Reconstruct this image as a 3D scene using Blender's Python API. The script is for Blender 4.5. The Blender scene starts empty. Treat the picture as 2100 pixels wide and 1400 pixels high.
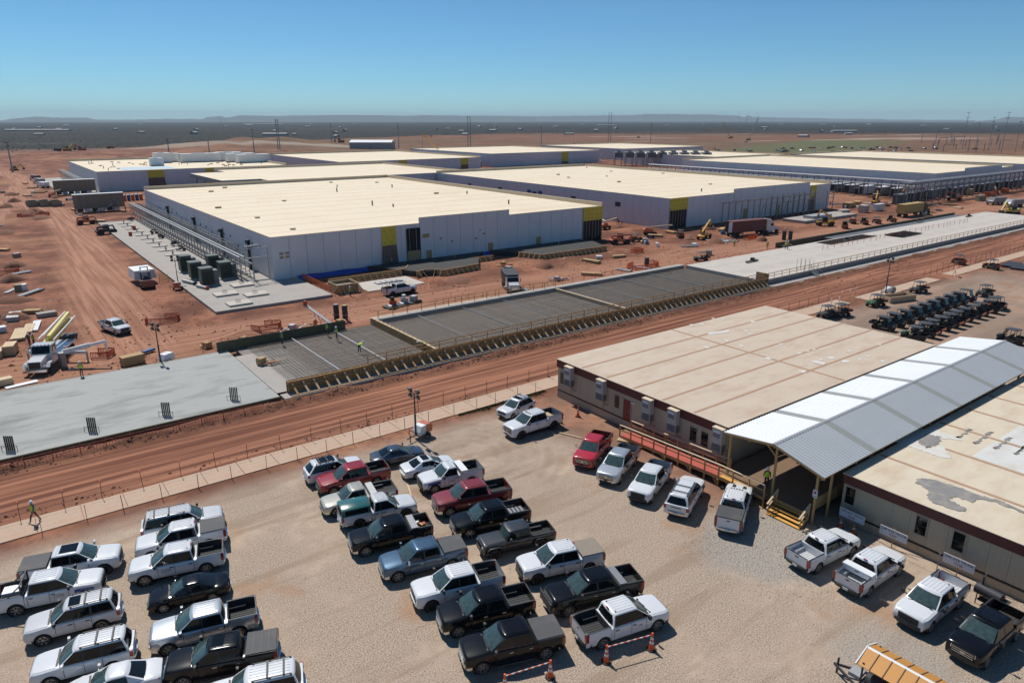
import bpy, bmesh, math, random
from mathutils import Vector, Matrix
import numpy as np
R = math.radians
random.seed(7)
scene = bpy.context.scene
COL = scene.collection

# ---------------------------------------------------------------- camera, sky, sun, exposure
# world axes: x runs along the site road, y runs away across the halls, metres
cam_d = bpy.data.cameras.new('camera')
cam_d.sensor_fit = 'HORIZONTAL'; cam_d.sensor_width = 36.0; cam_d.lens = 24.686
cam_d.clip_start = 0.5; cam_d.clip_end = 120000
cam = bpy.data.objects.new('camera', cam_d); COL.objects.link(cam)
cam.location = (0, 0, 29.0)
cam.rotation_euler = (R(90 - 17.4627), 0, R(53.25 - 90))
scene.camera = cam

SUN_EL, SUN_AZ = 55.0, 88.5          # azimuth counted from +x towards +y
world = bpy.data.worlds.new('World'); scene.world = world; world.use_nodes = True
wn = world.node_tree.nodes; wl = world.node_tree.links
sky = wn.new('ShaderNodeTexSky'); sky.sky_type = 'NISHITA'; sky.sun_disc = False
sky.sun_elevation = R(SUN_EL); sky.sun_rotation = R(90 - SUN_AZ)
sky.air_density = 0.8; sky.dust_density = 0.0; sky.ozone_density = 10.0; sky.altitude = 500
tint = wn.new('ShaderNodeMix'); tint.data_type = 'RGBA'; tint.blend_type = 'MULTIPLY'; tint.inputs['Factor'].default_value = 1.0; tint.inputs['B'].default_value = (0.77, 1.0, 0.93, 1)
wl.new(sky.outputs[0], tint.inputs['A']); wl.new(tint.outputs['Result'], wn['Background'].inputs[0]); wn['Background'].inputs[1].default_value = 0.086

sun_d = bpy.data.lights.new('sun', 'SUN'); sun_d.energy = 4.0; sun_d.angle = R(0.53); sun_d.color = (1.0, 0.955, 0.89)
sun = bpy.data.objects.new('sun', sun_d); COL.objects.link(sun)
sd = Vector((math.cos(R(SUN_EL)) * math.cos(R(SUN_AZ)), math.cos(R(SUN_EL)) * math.sin(R(SUN_AZ)), math.sin(R(SUN_EL))))
sun.rotation_euler = sd.to_track_quat('Z', 'Y').to_euler(); sun.location = (0, 0, 60)

vs = scene.view_settings
scene.display_settings.display_device = 'sRGB'
vs.view_transform = 'Standard'; vs.look = 'None'; vs.exposure = 0.2; vs.gamma = 1.0; vs.use_curve_mapping = False
scene.render.engine = 'CYCLES'
scene.cycles.use_denoising = True; scene.cycles.use_adaptive_sampling = True; scene.cycles.adaptive_threshold = 0.02
scene.cycles.max_bounces = 5; scene.cycles.diffuse_bounces = 2; scene.cycles.glossy_bounces = 2
scene.cycles.transmission_bounces = 2; scene.cycles.volume_bounces = 0; scene.cycles.transparent_max_bounces = 6
scene.cycles.caustics_reflective = False; scene.cycles.caustics_refractive = False

# ---------------------------------------------------------------- materials
MATS = {}
def nodes_of(name):
    m = bpy.data.materials.new(name); m.use_nodes = True; MATS[name] = m
    return m, m.node_tree.nodes, m.node_tree.links, m.node_tree.nodes['Principled BSDF']

def M(name, col, rough=0.6, metal=0.0, var=0.12, scale=2.0, bump=0.0, bscale=30.0, coat=0.0, spec=0.5, stain=None, stain_amt=0.0, stain_scale=0.6, aniso=(1, 1, 1)):
    """plain surface with noise in its colour, optional stain colour patches and fine relief"""
    m, nd, lk, p = nodes_of(name)
    tc = nd.new('ShaderNodeTexCoord'); mp = nd.new('ShaderNodeMapping'); mp.inputs['Scale'].default_value = aniso
    lk.new(tc.outputs['Object'], mp.inputs[0])
    nz = nd.new('ShaderNodeTexNoise'); nz.inputs['Scale'].default_value = scale; nz.inputs['Detail'].default_value = 6
    lk.new(mp.outputs[0], nz.inputs['Vector'])
    mx = nd.new('ShaderNodeMix'); mx.data_type = 'RGBA'
    lo = [c * (1 - var) for c in col]; hi = [min(1, c * (1 + var)) for c in col]
    mx.inputs['A'].default_value = (*lo, 1); mx.inputs['B'].default_value = (*hi, 1)
    lk.new(nz.outputs['Fac'], mx.inputs['Factor'])
    out = mx.outputs['Result']
    if stain:
        n2 = nd.new('ShaderNodeTexNoise'); n2.inputs['Scale'].default_value = stain_scale; n2.inputs['Detail'].default_value = 8; n2.inputs['Roughness'].default_value = 0.65
        lk.new(mp.outputs[0], n2.inputs['Vector'])
        mr = nd.new('ShaderNodeMapRange'); mr.inputs[1].default_value = 0.48; mr.inputs[2].default_value = 0.72; mr.inputs[4].default_value = stain_amt
        lk.new(n2.outputs['Fac'], mr.inputs[0])
        m2 = nd.new('ShaderNodeMix'); m2.data_type = 'RGBA'; m2.inputs['B'].default_value = (*stain, 1)
        lk.new(mr.outputs[0], m2.inputs['Factor']); lk.new(out, m2.inputs['A']); out = m2.outputs['Result']
    lk.new(out, p.inputs['Base Color'])
    p.inputs['Roughness'].default_value = rough; p.inputs['Metallic'].default_value = metal
    p.inputs['Coat Weight'].default_value = coat; p.inputs['Specular IOR Level'].default_value = spec
    if bump:
        n3 = nd.new('ShaderNodeTexNoise'); n3.inputs['Scale'].default_value = bscale; n3.inputs['Detail'].default_value = 4
        lk.new(mp.outputs[0], n3.inputs['Vector'])
        b = nd.new('ShaderNodeBump'); b.inputs['Strength'].default_value = bump; b.inputs['Distance'].default_value = 0.02
        lk.new(n3.outputs['Fac'], b.inputs['Height']); lk.new(b.outputs[0], p.inputs['Normal'])
    return m

DUST = (0.34, 0.24, 0.17)
def car_paint(name, col, metal=0.0, rough=0.28, dust=0.12, coat=0.85):
    M(name, col, rough=rough, metal=metal, var=0.04, scale=1.2, coat=coat, spec=0.5 if coat > 0.5 else 0.3, stain=DUST, stain_amt=dust, stain_scale=1.6)
car_paint('paint_white', (0.58, 0.59, 0.60), dust=0.16)
car_paint('paint_white_clean', (0.66, 0.675, 0.69), dust=0.08)
car_paint('paint_black', (0.004, 0.004, 0.005), dust=0.012, rough=0.2, coat=0.25)
car_paint('paint_black_matte', (0.010, 0.010, 0.011), rough=0.4, dust=0.03)
car_paint('paint_red', (0.30, 0.012, 0.016), dust=0.05)
car_paint('paint_dark_red', (0.22, 0.018, 0.02), dust=0.10)
car_paint('paint_bright_red', (0.42, 0.012, 0.02), dust=0.03)
car_paint('paint_silver', (0.55, 0.57, 0.59), metal=0.55, dust=0.10)
car_paint('paint_beige', (0.50, 0.48, 0.41), metal=0.35, dust=0.16)
car_paint('paint_blue', (0.065, 0.125, 0.20), metal=0.45, dust=0.06)
car_paint('paint_navy', (0.035, 0.05, 0.075), metal=0.3, dust=0.06)
car_paint('paint_wrap_blue', (0.012, 0.06, 0.28), dust=0.05)
car_paint('paint_teal', (0.015, 0.105, 0.10), dust=0.14)
car_paint('paint_yellow', (0.62, 0.33, 0.015), rough=0.45, dust=0.2)
car_paint('paint_lemon', (0.66, 0.55, 0.06), rough=0.45, dust=0.15)
car_paint('paint_orange', (0.50, 0.10, 0.02), rough=0.5, dust=0.2)
car_paint('paint_green', (0.03, 0.12, 0.03), rough=0.45, dust=0.2)
car_paint('paint_maroon', (0.16, 0.035, 0.03), rough=0.5, dust=0.2)
M('glass', (0.008, 0.011, 0.012), rough=0.05, var=0.3, scale=2.5, spec=0.4)
M('glass_tint', (0.006, 0.007, 0.008), rough=0.05, var=0.2, scale=2, spec=0.35)
M('glass_front', (0.042, 0.070, 0.070), rough=0.06, var=0.7, scale=4.5, spec=0.6)
M('chrome', (0.6, 0.6, 0.6), rough=0.22, metal=1.0, var=0.08)
M('rim_metal', (0.42, 0.42, 0.43), rough=0.35, metal=0.9, var=0.1)
M('rim_dark', (0.03, 0.03, 0.032), rough=0.4, metal=0.5, var=0.1)
M('tyre', (0.022, 0.021, 0.02), rough=0.85, var=0.25, stain=DUST, stain_amt=0.35, stain_scale=3)
M('trim', (0.02, 0.02, 0.021), rough=0.55, var=0.2)
M('seam', (0.01, 0.01, 0.011), rough=0.8)
M('tonneau', (0.055, 0.057, 0.06), rough=0.7, var=0.15, scale=4, stain=DUST, stain_amt=0.18)
M('tonneau_tan', (0.24, 0.20, 0.16), rough=0.8, var=0.12, scale=3)
M('liner', (0.035, 0.035, 0.036), rough=0.75, var=0.25, stain=DUST, stain_amt=0.3)
M('head_lamp', (0.55, 0.56, 0.55), rough=0.12, metal=0.3, var=0.2, scale=12, coat=0.8)
M('tail_lamp', (0.26, 0.012, 0.014), rough=0.2, coat=0.8, var=0.2, scale=8)
M('plate', (0.6, 0.6, 0.58), rough=0.5)
M('grille_dark', (0.018, 0.018, 0.019), rough=0.5, var=0.3, scale=20)
M('concrete', (0.36, 0.33, 0.295), rough=0.9, var=0.10, scale=0.35, bump=0.15, bscale=8, stain=(0.26, 0.22, 0.19), stain_amt=0.45, stain_scale=0.25)
M('concrete_fresh', (0.30, 0.305, 0.285), rough=0.7, var=0.10, scale=0.3, bump=0.1, bscale=6, stain=(0.12, 0.125, 0.115), stain_amt=1.0, stain_scale=0.3, aniso=(0.45, 1.2, 1))
M('concrete_pale', (0.50, 0.455, 0.40), rough=0.9, var=0.12, scale=0.3, bump=0.1, bscale=6, stain=(0.34, 0.30, 0.26), stain_amt=0.6, stain_scale=0.22, aniso=(0.35, 1.5, 1))
M('concrete_path', (0.47, 0.335, 0.24), rough=0.9, var=0.08, scale=0.6, bump=0.1, bscale=10, stain=(0.42, 0.23, 0.14), stain_amt=0.45, stain_scale=0.5)
M('concrete_wall', (0.27, 0.245, 0.225), rough=0.9, var=0.14, scale=0.8, bump=0.15, bscale=8, stain=(0.26, 0.14, 0.09), stain_amt=0.5, stain_scale=0.5)
M('sub_base', (0.22, 0.20, 0.175), rough=0.95, var=0.35, scale=1.2, bump=0.3, bscale=5, stain=(0.25, 0.16, 0.11), stain_amt=0.5, stain_scale=0.4)
M('rebar', (0.08, 0.07, 0.062), rough=0.7, metal=0.3, var=0.3, scale=0.8, stain=(0.16, 0.07, 0.035), stain_amt=0.6)
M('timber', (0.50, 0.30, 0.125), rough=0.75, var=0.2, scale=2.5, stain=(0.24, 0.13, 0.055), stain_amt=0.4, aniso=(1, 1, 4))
M('timber_pale', (0.58, 0.43, 0.27), rough=0.8, var=0.15, scale=2, aniso=(1, 1, 3))
M('timber_yellow', (0.62, 0.33, 0.07), rough=0.7, var=0.12, scale=2)
M('plywood', (0.42, 0.25, 0.10), rough=0.75, var=0.22, scale=1.5, stain=(0.19, 0.11, 0.055), stain_amt=0.5)
M('plywood_dark', (0.12, 0.10, 0.055), rough=0.8, var=0.25, scale=1.5, stain=(0.07, 0.055, 0.03), stain_amt=0.5)
M('osb', (0.40, 0.27, 0.13), rough=0.85, var=0.25, scale=6)
M('wall_panel', (0.66, 0.655, 0.67), rough=0.55, var=0.04, scale=0.5, stain=(0.46, 0.42, 0.39), stain_amt=0.3, stain_scale=0.25)
M('sheathing_yellow', (0.66, 0.50, 0.05), rough=0.7, var=0.08, scale=0.8)
M('wrap_brown', (0.16, 0.10, 0.075), rough=0.6, var=0.4, scale=0.9, aniso=(2.5, 2.5, 0.3))
M('tarp_blue', (0.01, 0.06, 0.34), rough=0.5, var=0.25, scale=1.0, bump=0.5, bscale=3)
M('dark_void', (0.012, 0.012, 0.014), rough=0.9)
M('roof_membrane', (0.72, 0.615, 0.45), rough=0.85, var=0.06, scale=0.06, stain=(0.64, 0.50, 0.345), stain_amt=0.6, stain_scale=0.05)
M('membrane_seam', (0.69, 0.585, 0.425), rough=0.85, var=0.1)
M('roof_edge', (0.62, 0.51, 0.36), rough=0.8, var=0.05)
M('roof_equipment', (0.70, 0.71, 0.70), rough=0.5, var=0.12, scale=0.6)
M('steel_grey', (0.26, 0.265, 0.275), rough=0.45, metal=0.6, var=0.12)
M('steel_galv', (0.38, 0.385, 0.39), rough=0.55, metal=0.3, var=0.15)
M('steel_dark', (0.045, 0.045, 0.05), rough=0.6, metal=0.3, var=0.2)
M('transformer_green', (0.055, 0.082, 0.066), rough=0.5, var=0.1)
M('container_tan', (0.25, 0.215, 0.155), rough=0.75, var=0.08, scale=0.5, stain=(0.2, 0.14, 0.09), stain_amt=0.3)
M('container_brown', (0.15, 0.055, 0.045), rough=0.65, var=0.12, scale=0.5)
M('container_gold', (0.42, 0.29, 0.10), rough=0.6, var=0.1, scale=0.5)
M('barrier_orange', (0.66, 0.12, 0.02), rough=0.6, var=0.15)
M('barrier_red', (0.42, 0.06, 0.025), rough=0.6, var=0.2)
M('cone_orange', (0.72, 0.10, 0.015), rough=0.55, var=0.1)
M('white_plain', (0.70, 0.71, 0.71), rough=0.5, var=0.05)
M('white_sign', (0.66, 0.68, 0.72), rough=0.45, var=0.05)
M('ink_dark', (0.03, 0.03, 0.05), rough=0.6)
M('ink_red', (0.35, 0.02, 0.04), rough=0.6)
M('ink_grey', (0.24, 0.25, 0.29), rough=0.6)
M('siding', (0.45, 0.375, 0.275), rough=0.8, var=0.06, scale=1.5, stain=(0.40, 0.31, 0.21), stain_amt=0.4, stain_scale=0.8)
M('siding_skirt', (0.42, 0.34, 0.245), rough=0.85, var=0.08, scale=1.2)
M('trim_maroon', (0.105, 0.022, 0.022), rough=0.55, var=0.08)
M('trim_dark', (0.03, 0.022, 0.02), rough=0.7)
M('door_red', (0.20, 0.025, 0.02), rough=0.5)
M('ramp_red', (0.40, 0.085, 0.06), rough=0.85, var=0.12)
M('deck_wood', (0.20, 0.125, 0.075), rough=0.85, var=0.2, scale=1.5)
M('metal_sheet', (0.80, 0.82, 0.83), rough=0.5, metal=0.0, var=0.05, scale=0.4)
M('metal_sheet_grey', (0.43, 0.455, 0.47), rough=0.5, metal=0.1, var=0.06, scale=0.4)  # darker sheet copy: the porch slopes' sunlit contrast is put into the colour
M('skylight', (0.30, 0.31, 0.29), rough=0.5, var=0.08)
M('ac_unit', (0.44, 0.42, 0.38), rough=0.6, var=0.06)
M('ac_grille', (0.14, 0.135, 0.13), rough=0.6, var=0.3, scale=20)
M('skin', (0.42, 0.24, 0.16), rough=0.6)
M('hi_vis', (0.50, 0.72, 0.03), rough=0.7, var=0.1, scale=8)
M('hi_vis_orange', (0.72, 0.15, 0.02), rough=0.7, var=0.1, scale=8)
M('trousers', (0.035, 0.04, 0.055), rough=0.9, var=0.2, scale=8)
M('trousers_tan', (0.11, 0.075, 0.05), rough=0.9, var=0.2, scale=8)
M('shirt', (0.10, 0.13, 0.16), rough=0.9, var=0.2, scale=8)
M('helmet', (0.72, 0.73, 0.73), rough=0.35)
M('boots', (0.03, 0.022, 0.016), rough=0.8)
M('roof_orange', (0.52, 0.235, 0.045), rough=0.5, var=0.08, scale=0.8)
M('utv_seat', (0.10, 0.085, 0.06), rough=0.8, var=0.2)
M('utv_black', (0.03, 0.03, 0.032), rough=0.55, var=0.15, stain=DUST, stain_amt=0.3)
M('utv_roof', (0.055, 0.058, 0.064), rough=0.6, var=0.12, stain=DUST, stain_amt=0.25)
M('porta_blue', (0.02, 0.10, 0.26), rough=0.5)
M('porta_green', (0.10, 0.13, 0.08), rough=0.5)
M('rock', (0.28, 0.15, 0.10), rough=0.95, var=0.3, scale=1.5, bump=0.5, bscale=3)
M('grass', (0.07, 0.095, 0.025), rough=0.9, var=0.4, scale=2)
M('scrub', (0.026, 0.024, 0.018), rough=0.95, var=0.4, scale=0.05)
M('footing_fill', (0.045, 0.043, 0.04), rough=0.9, var=0.25, scale=0.6)
M('mesa', (0.09, 0.10, 0.09), rough=0.95, var=0.35, scale=0.004)
M('far_building', (0.36, 0.345, 0.32), rough=0.7, var=0.1)
M('cladding_dark', (0.12, 0.125, 0.135), rough=0.6, var=0.2, scale=0.4)

# ---------------------------------------------------------------- mesh helpers
class MB:
    def __init__(s): s.v = []; s.f = []; s.m = []
    def add(s, verts, faces, m=0):
        n = len(s.v); s.v.extend([tuple(p) for p in verts])
        for f in faces: s.f.append([i + n for i in f]); s.m.append(m)
        return s
    def box(s, x0, x1, y0, y1, z0, z1, m=0):
        v = [(x0, y0, z0), (x1, y0, z0), (x1, y1, z0), (x0, y1, z0), (x0, y0, z1), (x1, y0, z1), (x1, y1, z1), (x0, y1, z1)]
        return s.add(v, [(0, 3, 2, 1), (4, 5, 6, 7), (0, 1, 5, 4), (1, 2, 6, 5), (2, 3, 7, 6), (3, 0, 4, 7)], m)
    def hexa(s, v8, m=0):
        return s.add(v8, [(0, 3, 2, 1), (4, 5, 6, 7), (0, 1, 5, 4), (1, 2, 6, 5), (2, 3, 7, 6), (3, 0, 4, 7)], m)
    def obox(s, c, size, rz=0.0, rx=0.0, ry=0.0, m=0):
        mt = Matrix.Translation(c) @ Matrix.Rotation(rz, 4, 'Z') @ Matrix.Rotation(ry, 4, 'Y') @ Matrix.Rotation(rx, 4, 'X')
        a, b, d = size[0] / 2, size[1] / 2, size[2] / 2
        v = [mt @ Vector(p) for p in [(-a, -b, -d), (a, -b, -d), (a, b, -d), (-a, b, -d), (-a, -b, d), (a, -b, d), (a, b, d), (-a, b, d)]]
        return s.hexa(v, m)
    def bar(s, p0, p1, w, h=None, m=0):
        """square bar from p0 to p1"""
        p0 = Vector(p0); p1 = Vector(p1); d = p1 - p0; L = d.length
        if L < 1e-6: return s
        h = h or w
        q = d.to_track_quat('X', 'Z').to_matrix().to_4x4(); mt = Matrix.Translation((p0 + p1) / 2) @ q
        a, b, c = L / 2, w / 2, h / 2
        v = [mt @ Vector(p) for p in [(-a, -b, -c), (a, -b, -c), (a, b, -c), (-a, b, -c), (-a, -b, c), (a, -b, c), (a, b, c), (-a, b, c)]]
        return s.hexa(v, m)
    def cyl(s, p0, p1, r0, r1=None, n=10, m=0, cap=True):
        p0 = Vector(p0); p1 = Vector(p1); r1 = r0 if r1 is None else r1
        d = (p1 - p0); q = d.to_track_quat('Z', 'Y').to_matrix()
        v = []
        for p, r in ((p0, r0), (p1, r1)):
            for i in range(n):
                a = 2 * math.pi * i / n; v.append(p + q @ Vector((r * math.cos(a), r * math.sin(a), 0)))
        f = [(i, (i + 1) % n, n + (i + 1) % n, n + i) for i in range(n)]
        if cap: f += [tuple(range(n - 1, -1, -1)), tuple(range(n, 2 * n))]
        return s.add(v, f, m)
    def tube(s, pts, r, n=6, m=0):
        for a, b in zip(pts, pts[1:]): s.cyl(a, b, r, n=n, m=m)
        return s
    def prism(s, poly, y0, y1, m=0, axis='y'):
        """polygon (u, z) extruded along y (u = x) or x (u = y) or z (polygon x, y)"""
        n = len(poly)
        if axis == 'y': v = [(a, y0, b) for a, b in poly] + [(a, y1, b) for a, b in poly]
        elif axis == 'x': v = [(y0, a, b) for a, b in poly] + [(y1, a, b) for a, b in poly]
        else: v = [(a, b, y0) for a, b in poly] + [(a, b, y1) for a, b in poly]
        f = [(i, (i + 1) % n, n + (i + 1) % n, n + i) for i in range(n)] + [tuple(range(n - 1, -1, -1)), tuple(range(n, 2 * n))]
        return s.add(v, f, m)
    def lathe(s, prof, n=20, m=0, axis='y', c=(0, 0, 0)):
        """profile (r, h) turned about an axis"""
        v = []
        for r, h in prof:
            for i in range(n):
                a = 2 * math.pi * i / n
                q = (r * math.cos(a), h, r * math.sin(a)) if axis == 'y' else (r * math.cos(a), r * math.sin(a), h)
                v.append((q[0] + c[0], q[1] + c[1], q[2] + c[2]))
        f = []
        for k in range(len(prof) - 1):
            for i in range(n): f.append((k * n + i, k * n + (i + 1) % n, (k + 1) * n + (i + 1) % n, (k + 1) * n + i))
        return s.add(v, f, m)
    def loft(s, rows, m=0, closed=False, cap0=False, cap1=False):
        n = len(rows[0]); v = [p for r in rows for p in r]; f = []
        for k in range(len(rows) - 1):
            for i in range(n if closed else n - 1):
                f.append((k * n + i, k * n + (i + 1) % n, (k + 1) * n + (i + 1) % n, (k + 1) * n + i))
        if cap0: f.append(tuple(range(n)))
        if cap1: f.append(tuple((len(rows) - 1) * n + i for i in range(n - 1, -1, -1)))
        return s.add(v, f, m)
    def mesh(s, name, mats, smooth=None, recalc=True):
        me = bpy.data.meshes.new(name)
        me.from_pydata(s.v, [], s.f)
        me.polygons.foreach_set('material_index', s.m)
        for k in mats: me.materials.append(MATS[k] if k else None)
        if recalc:
            bm = bmesh.new(); bm.from_mesh(me); bmesh.ops.recalc_face_normals(bm, faces=bm.faces); bm.to_mesh(me); bm.free()
        if smooth:
            me.polygons.foreach_set('use_smooth', [True] * len(me.polygons)); me.set_sharp_from_angle(angle=R(smooth))
        me.update()
        return me
    def build(s, name, mats, parent=None, loc=(0, 0, 0), rz=0.0, smooth=None, recalc=True):
        if isinstance(mats, str): mats = [mats]
        return link(name, s.mesh(name, mats, smooth, recalc), parent, loc, rz)

def link(name, data, parent=None, loc=(0, 0, 0), rz=0.0):
    o = bpy.data.objects.new(name, data); COL.objects.link(o)
    o.location = loc; o.rotation_euler = (0, 0, rz); o.parent = parent
    return o
def tag(o, label=None, cat=None, group=None, kind=None):
    if label: o['label'] = label
    if cat: o['category'] = cat
    if group: o['group'] = group
    if kind: o['kind'] = kind
    return o
def thing(name, label, cat, loc=(0, 0, 0), rz=0.0, group=None):
    o = link(name, None, None, loc, rz); o.empty_display_size = 0.3
    return tag(o, label, cat, group)
BOXES = {}
def piece(name, x0, x1, y0, y1, z0, z1, mat, parent=None):
    """one box-shaped piece; alike pieces share a mesh"""
    k = (round(x1 - x0, 3), round(y1 - y0, 3), round(z1 - z0, 3), mat)
    if k not in BOXES:
        a, b, c = k[0] / 2, k[1] / 2, k[2] / 2
        BOXES[k] = MB().box(-a, a, -b, b, -c, c).mesh(name, [mat], recalc=False)
    return link(name, BOXES[k], parent, ((x0 + x1) / 2, (y0 + y1) / 2, (z0 + z1) / 2))
BARS = {}
def stick(name, p0, p1, w, h, mat, parent=None):
    """one straight timber, rail or post; equal lengths share a mesh"""
    p0 = Vector(p0); p1 = Vector(p1); d = p1 - p0; k = (round(d.length, 2), w, h, mat)
    if k not in BARS:
        a = k[0] / 2; BARS[k] = MB().box(-a, a, -w / 2, w / 2, -h / 2, h / 2).mesh(name, [mat], recalc=False)
    o = link(name, BARS[k], parent, (p0 + p1) / 2)
    o.rotation_euler = d.to_track_quat('X', 'Z').to_euler()
    return o
TEXTS = {}
def text_mesh(s, size, mat, extrude=0.004):
    k = (s, size, mat)
    if k not in TEXTS:
        cu = bpy.data.curves.new('lettering', 'FONT'); cu.body = s; cu.size = size; cu.extrude = extrude; cu.align_x = 'CENTER'; cu.align_y = 'CENTER'; cu.resolution_u = 3
        o = bpy.data.objects.new('lettering_tmp', cu); COL.objects.link(o)
        dg = bpy.context.evaluated_depsgraph_get(); me = bpy.data.meshes.new_from_object(o.evaluated_get(dg))
        bpy.data.objects.remove(o); bpy.data.curves.remove(cu)
        me.materials.clear(); me.materials.append(MATS[mat]); TEXTS[k] = me
    return TEXTS[k]
def noise2(x, y):
    """cheap smooth value noise, array friendly"""
    xi = np.floor(x); yi = np.floor(y); xf = x - xi; yf = y - yi
    def h(a, b):
        t = np.sin(a * 127.1 + b * 311.7) * 43758.5453
        return t - np.floor(t)
    u = xf * xf * (3 - 2 * xf); v = yf * yf * (3 - 2 * yf)
    return (h(xi, yi) * (1 - u) + h(xi + 1, yi) * u) * (1 - v) + (h(xi, yi + 1) * (1 - u) + h(xi + 1, yi + 1) * u) * v

# ---------------------------------------------------------------- ground
def ground_material():
    m, nd, lk, p = nodes_of('ground')
    geo = nd.new('ShaderNodeNewGeometry'); sep = nd.new('ShaderNodeSeparateXYZ'); lk.new(geo.outputs['Position'], sep.inputs[0])
    X, Y = sep.outputs[0], sep.outputs[1]
    def mth(op, a, b=None, c=None, clamp=False):
        n = nd.new('ShaderNodeMath'); n.operation = op; n.use_clamp = clamp
        for i, v in enumerate((a, b, c)):
            if v is None: continue
            if isinstance(v, (int, float)): n.inputs[i].default_value = v
            else: lk.new(v, n.inputs[i])
        return n.outputs[0]
    def noise(scale, detail=5, rough=0.55, st=(1, 1, 1), off=0.0, rot=0.0):
        mp = nd.new('ShaderNodeMapping'); mp.inputs['Scale'].default_value = st; mp.inputs['Location'].default_value = (off, off * 0.7, 0); mp.inputs['Rotation'].default_value = (0, 0, rot)
        lk.new(geo.outputs['Position'], mp.inputs[0])
        n = nd.new('ShaderNodeTexNoise'); n.inputs['Scale'].default_value = scale; n.inputs['Detail'].default_value = detail; n.inputs['Roughness'].default_value = rough
        lk.new(mp.outputs[0], n.inputs['Vector']); return n.outputs['Fac']
    def rng(v, a, b, c=0.0, d=1.0):
        n = nd.new('ShaderNodeMapRange'); n.interpolation_type = 'SMOOTHSTEP'
        lk.new(v, n.inputs[0])
        for i, q in zip((1, 2, 3, 4), (a, b, c, d)): n.inputs[i].default_value = q
        return n.outputs[0]
    def mix(f, a, b):
        n = nd.new('ShaderNodeMix'); n.data_type = 'RGBA'
        if isinstance(f, (int, float)): n.inputs['Factor'].default_value = f
        else: lk.new(f, n.inputs['Factor'])
        for k, v in (('A', a), ('B', b)):
            if isinstance(v, tuple): n.inputs[k].default_value = (*v, 1)
            else: lk.new(v, n.inputs[k])
        return n.outputs['Result']
    def band(v, a, b, soft):   # 1 inside a..b
        return mth('MULTIPLY', rng(v, a - soft, a + soft), rng(v, b - soft, b + soft, 1, 0))
    big = noise(0.018, 3); med = noise(0.11, 4, 0.6); fine = noise(1.1, 5, 0.65); grit = noise(11.0, 3, 0.85)
    wob = mth('MULTIPLY', mth('SUBTRACT', noise(0.25, 3, 0.65, off=31), 0.5), 3.0)
    # red earth
    earth = mix(rng(med, 0.40, 0.68), (0.135, 0.053, 0.032), (0.335, 0.143, 0.082))
    earth = mix(mth('MULTIPLY', rng(big, 0.48, 0.66), 0.7), earth, (0.40, 0.205, 0.115))
    earth = mix(mth('MULTIPLY', rng(fine, 0.46, 0.66), 0.65), earth, (0.125, 0.054, 0.032))
    # packed dust where vehicles drive: haul road on the left, lane before the halls, road beside the path
    yw = mth('ADD', Y, wob); xw = mth('ADD', X, wob)
    along_x = noise(1.0, 5, 0.6, st=(0.035, 1.5, 1), off=7); along_y = noise(1.0, 5, 0.6, st=(1.3, 0.03, 1), off=13, rot=0.05)
    lane1 = band(yw, 93.5, 107, 3.0)
    lane2 = band(yw, 59.5, 69.2, 0.8)
    cr = nd.new('ShaderNodeValToRGB'); cr.color_ramp.elements.remove(cr.color_ramp.elements[1])
    for k, (yy, xx) in enumerate(((90, 13), (107, 13), (130, 14), (159, 15.5), (191, 18), (240, 20), (286, 18), (319, 13), (344, 9), (365, 15), (418, 21), (482, 17), (560, 10))):
        e = cr.color_ramp.elements[0] if k == 0 else cr.color_ramp.elements.new((yy - 90) / 470); e.position = (yy - 90) / 470; e.color = ((xx / 40,) * 3 + (1,))
    lk.new(mth('DIVIDE', mth('SUBTRACT', Y, 90), 470), cr.inputs[0])
    off_c = mth('ABSOLUTE', mth('ADD', mth('SUBTRACT', X, mth('MULTIPLY', cr.outputs[0], 40)), mth('MULTIPLY', wob, 0.6)))
    haul = mth('MULTIPLY', rng(off_c, 3.0, 7.5, 1, 0), mth('MULTIPLY', rng(Y, 92, 104), rng(Y, 500, 560, 1, 0)))
    br = mth('ABSOLUTE', mth('SUBTRACT', mth('ADD', X, wob), mth('ADD', 2.0, mth('MULTIPLY', mth('SUBTRACT', Y, 282), 0.12))))
    haul = mth('MAXIMUM', haul, mth('MULTIPLY', rng(br, 3.0, 6.0, 1, 0), band(Y, 225, 480, 15)))
    dustx = mix(rng(along_x, 0.36, 0.66), (0.135, 0.05, 0.03), (0.37, 0.165, 0.095))
    dusty = mix(rng(along_y, 0.36, 0.64), (0.26, 0.118, 0.072), (0.43, 0.225, 0.142))
    col = mix(mth('MULTIPLY', lane1, 0.85), earth, mix(rng(along_x, 0.35, 0.65), (0.25, 0.112, 0.068), (0.42, 0.215, 0.135)))
    col = mix(mth('MULTIPLY', haul, 0.85), col, dusty)
    col = mix(mth('MULTIPLY', lane2, 0.95), col, dustx)
    # dark damp wheel ruts in the road
    rut = mth('MULTIPLY', lane2, mth('MULTIPLY', rng(noise(1.0, 4, 0.5, st=(0.018, 0.9, 1), off=19), 0.55, 0.68), 0.55))
    col = mix(rut, col, (0.15, 0.065, 0.042))
    # churned dark bank between road and slab
    bank = band(yw, 68.8, 72.2, 1.1)
    col = mix(mth('MULTIPLY', bank, 0.75), col, mix(rng(fine, 0.4, 0.65), (0.10, 0.043, 0.026), (0.235, 0.102, 0.057)))
    # gravelled parking lot
    lot_e = mth('MULTIPLY', rng(mth('ADD', Y, mth('MULTIPLY', wob, 0.5)), 53.0, 57.0, 1, 0), rng(X, 150, 175, 1, 0))
    near_off = mth('MULTIPLY', rng(mth('ADD', X, mth('MULTIPLY', wob, 0.7)), 38.5, 44.0), rng(yw, 27.5, 31))
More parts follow.
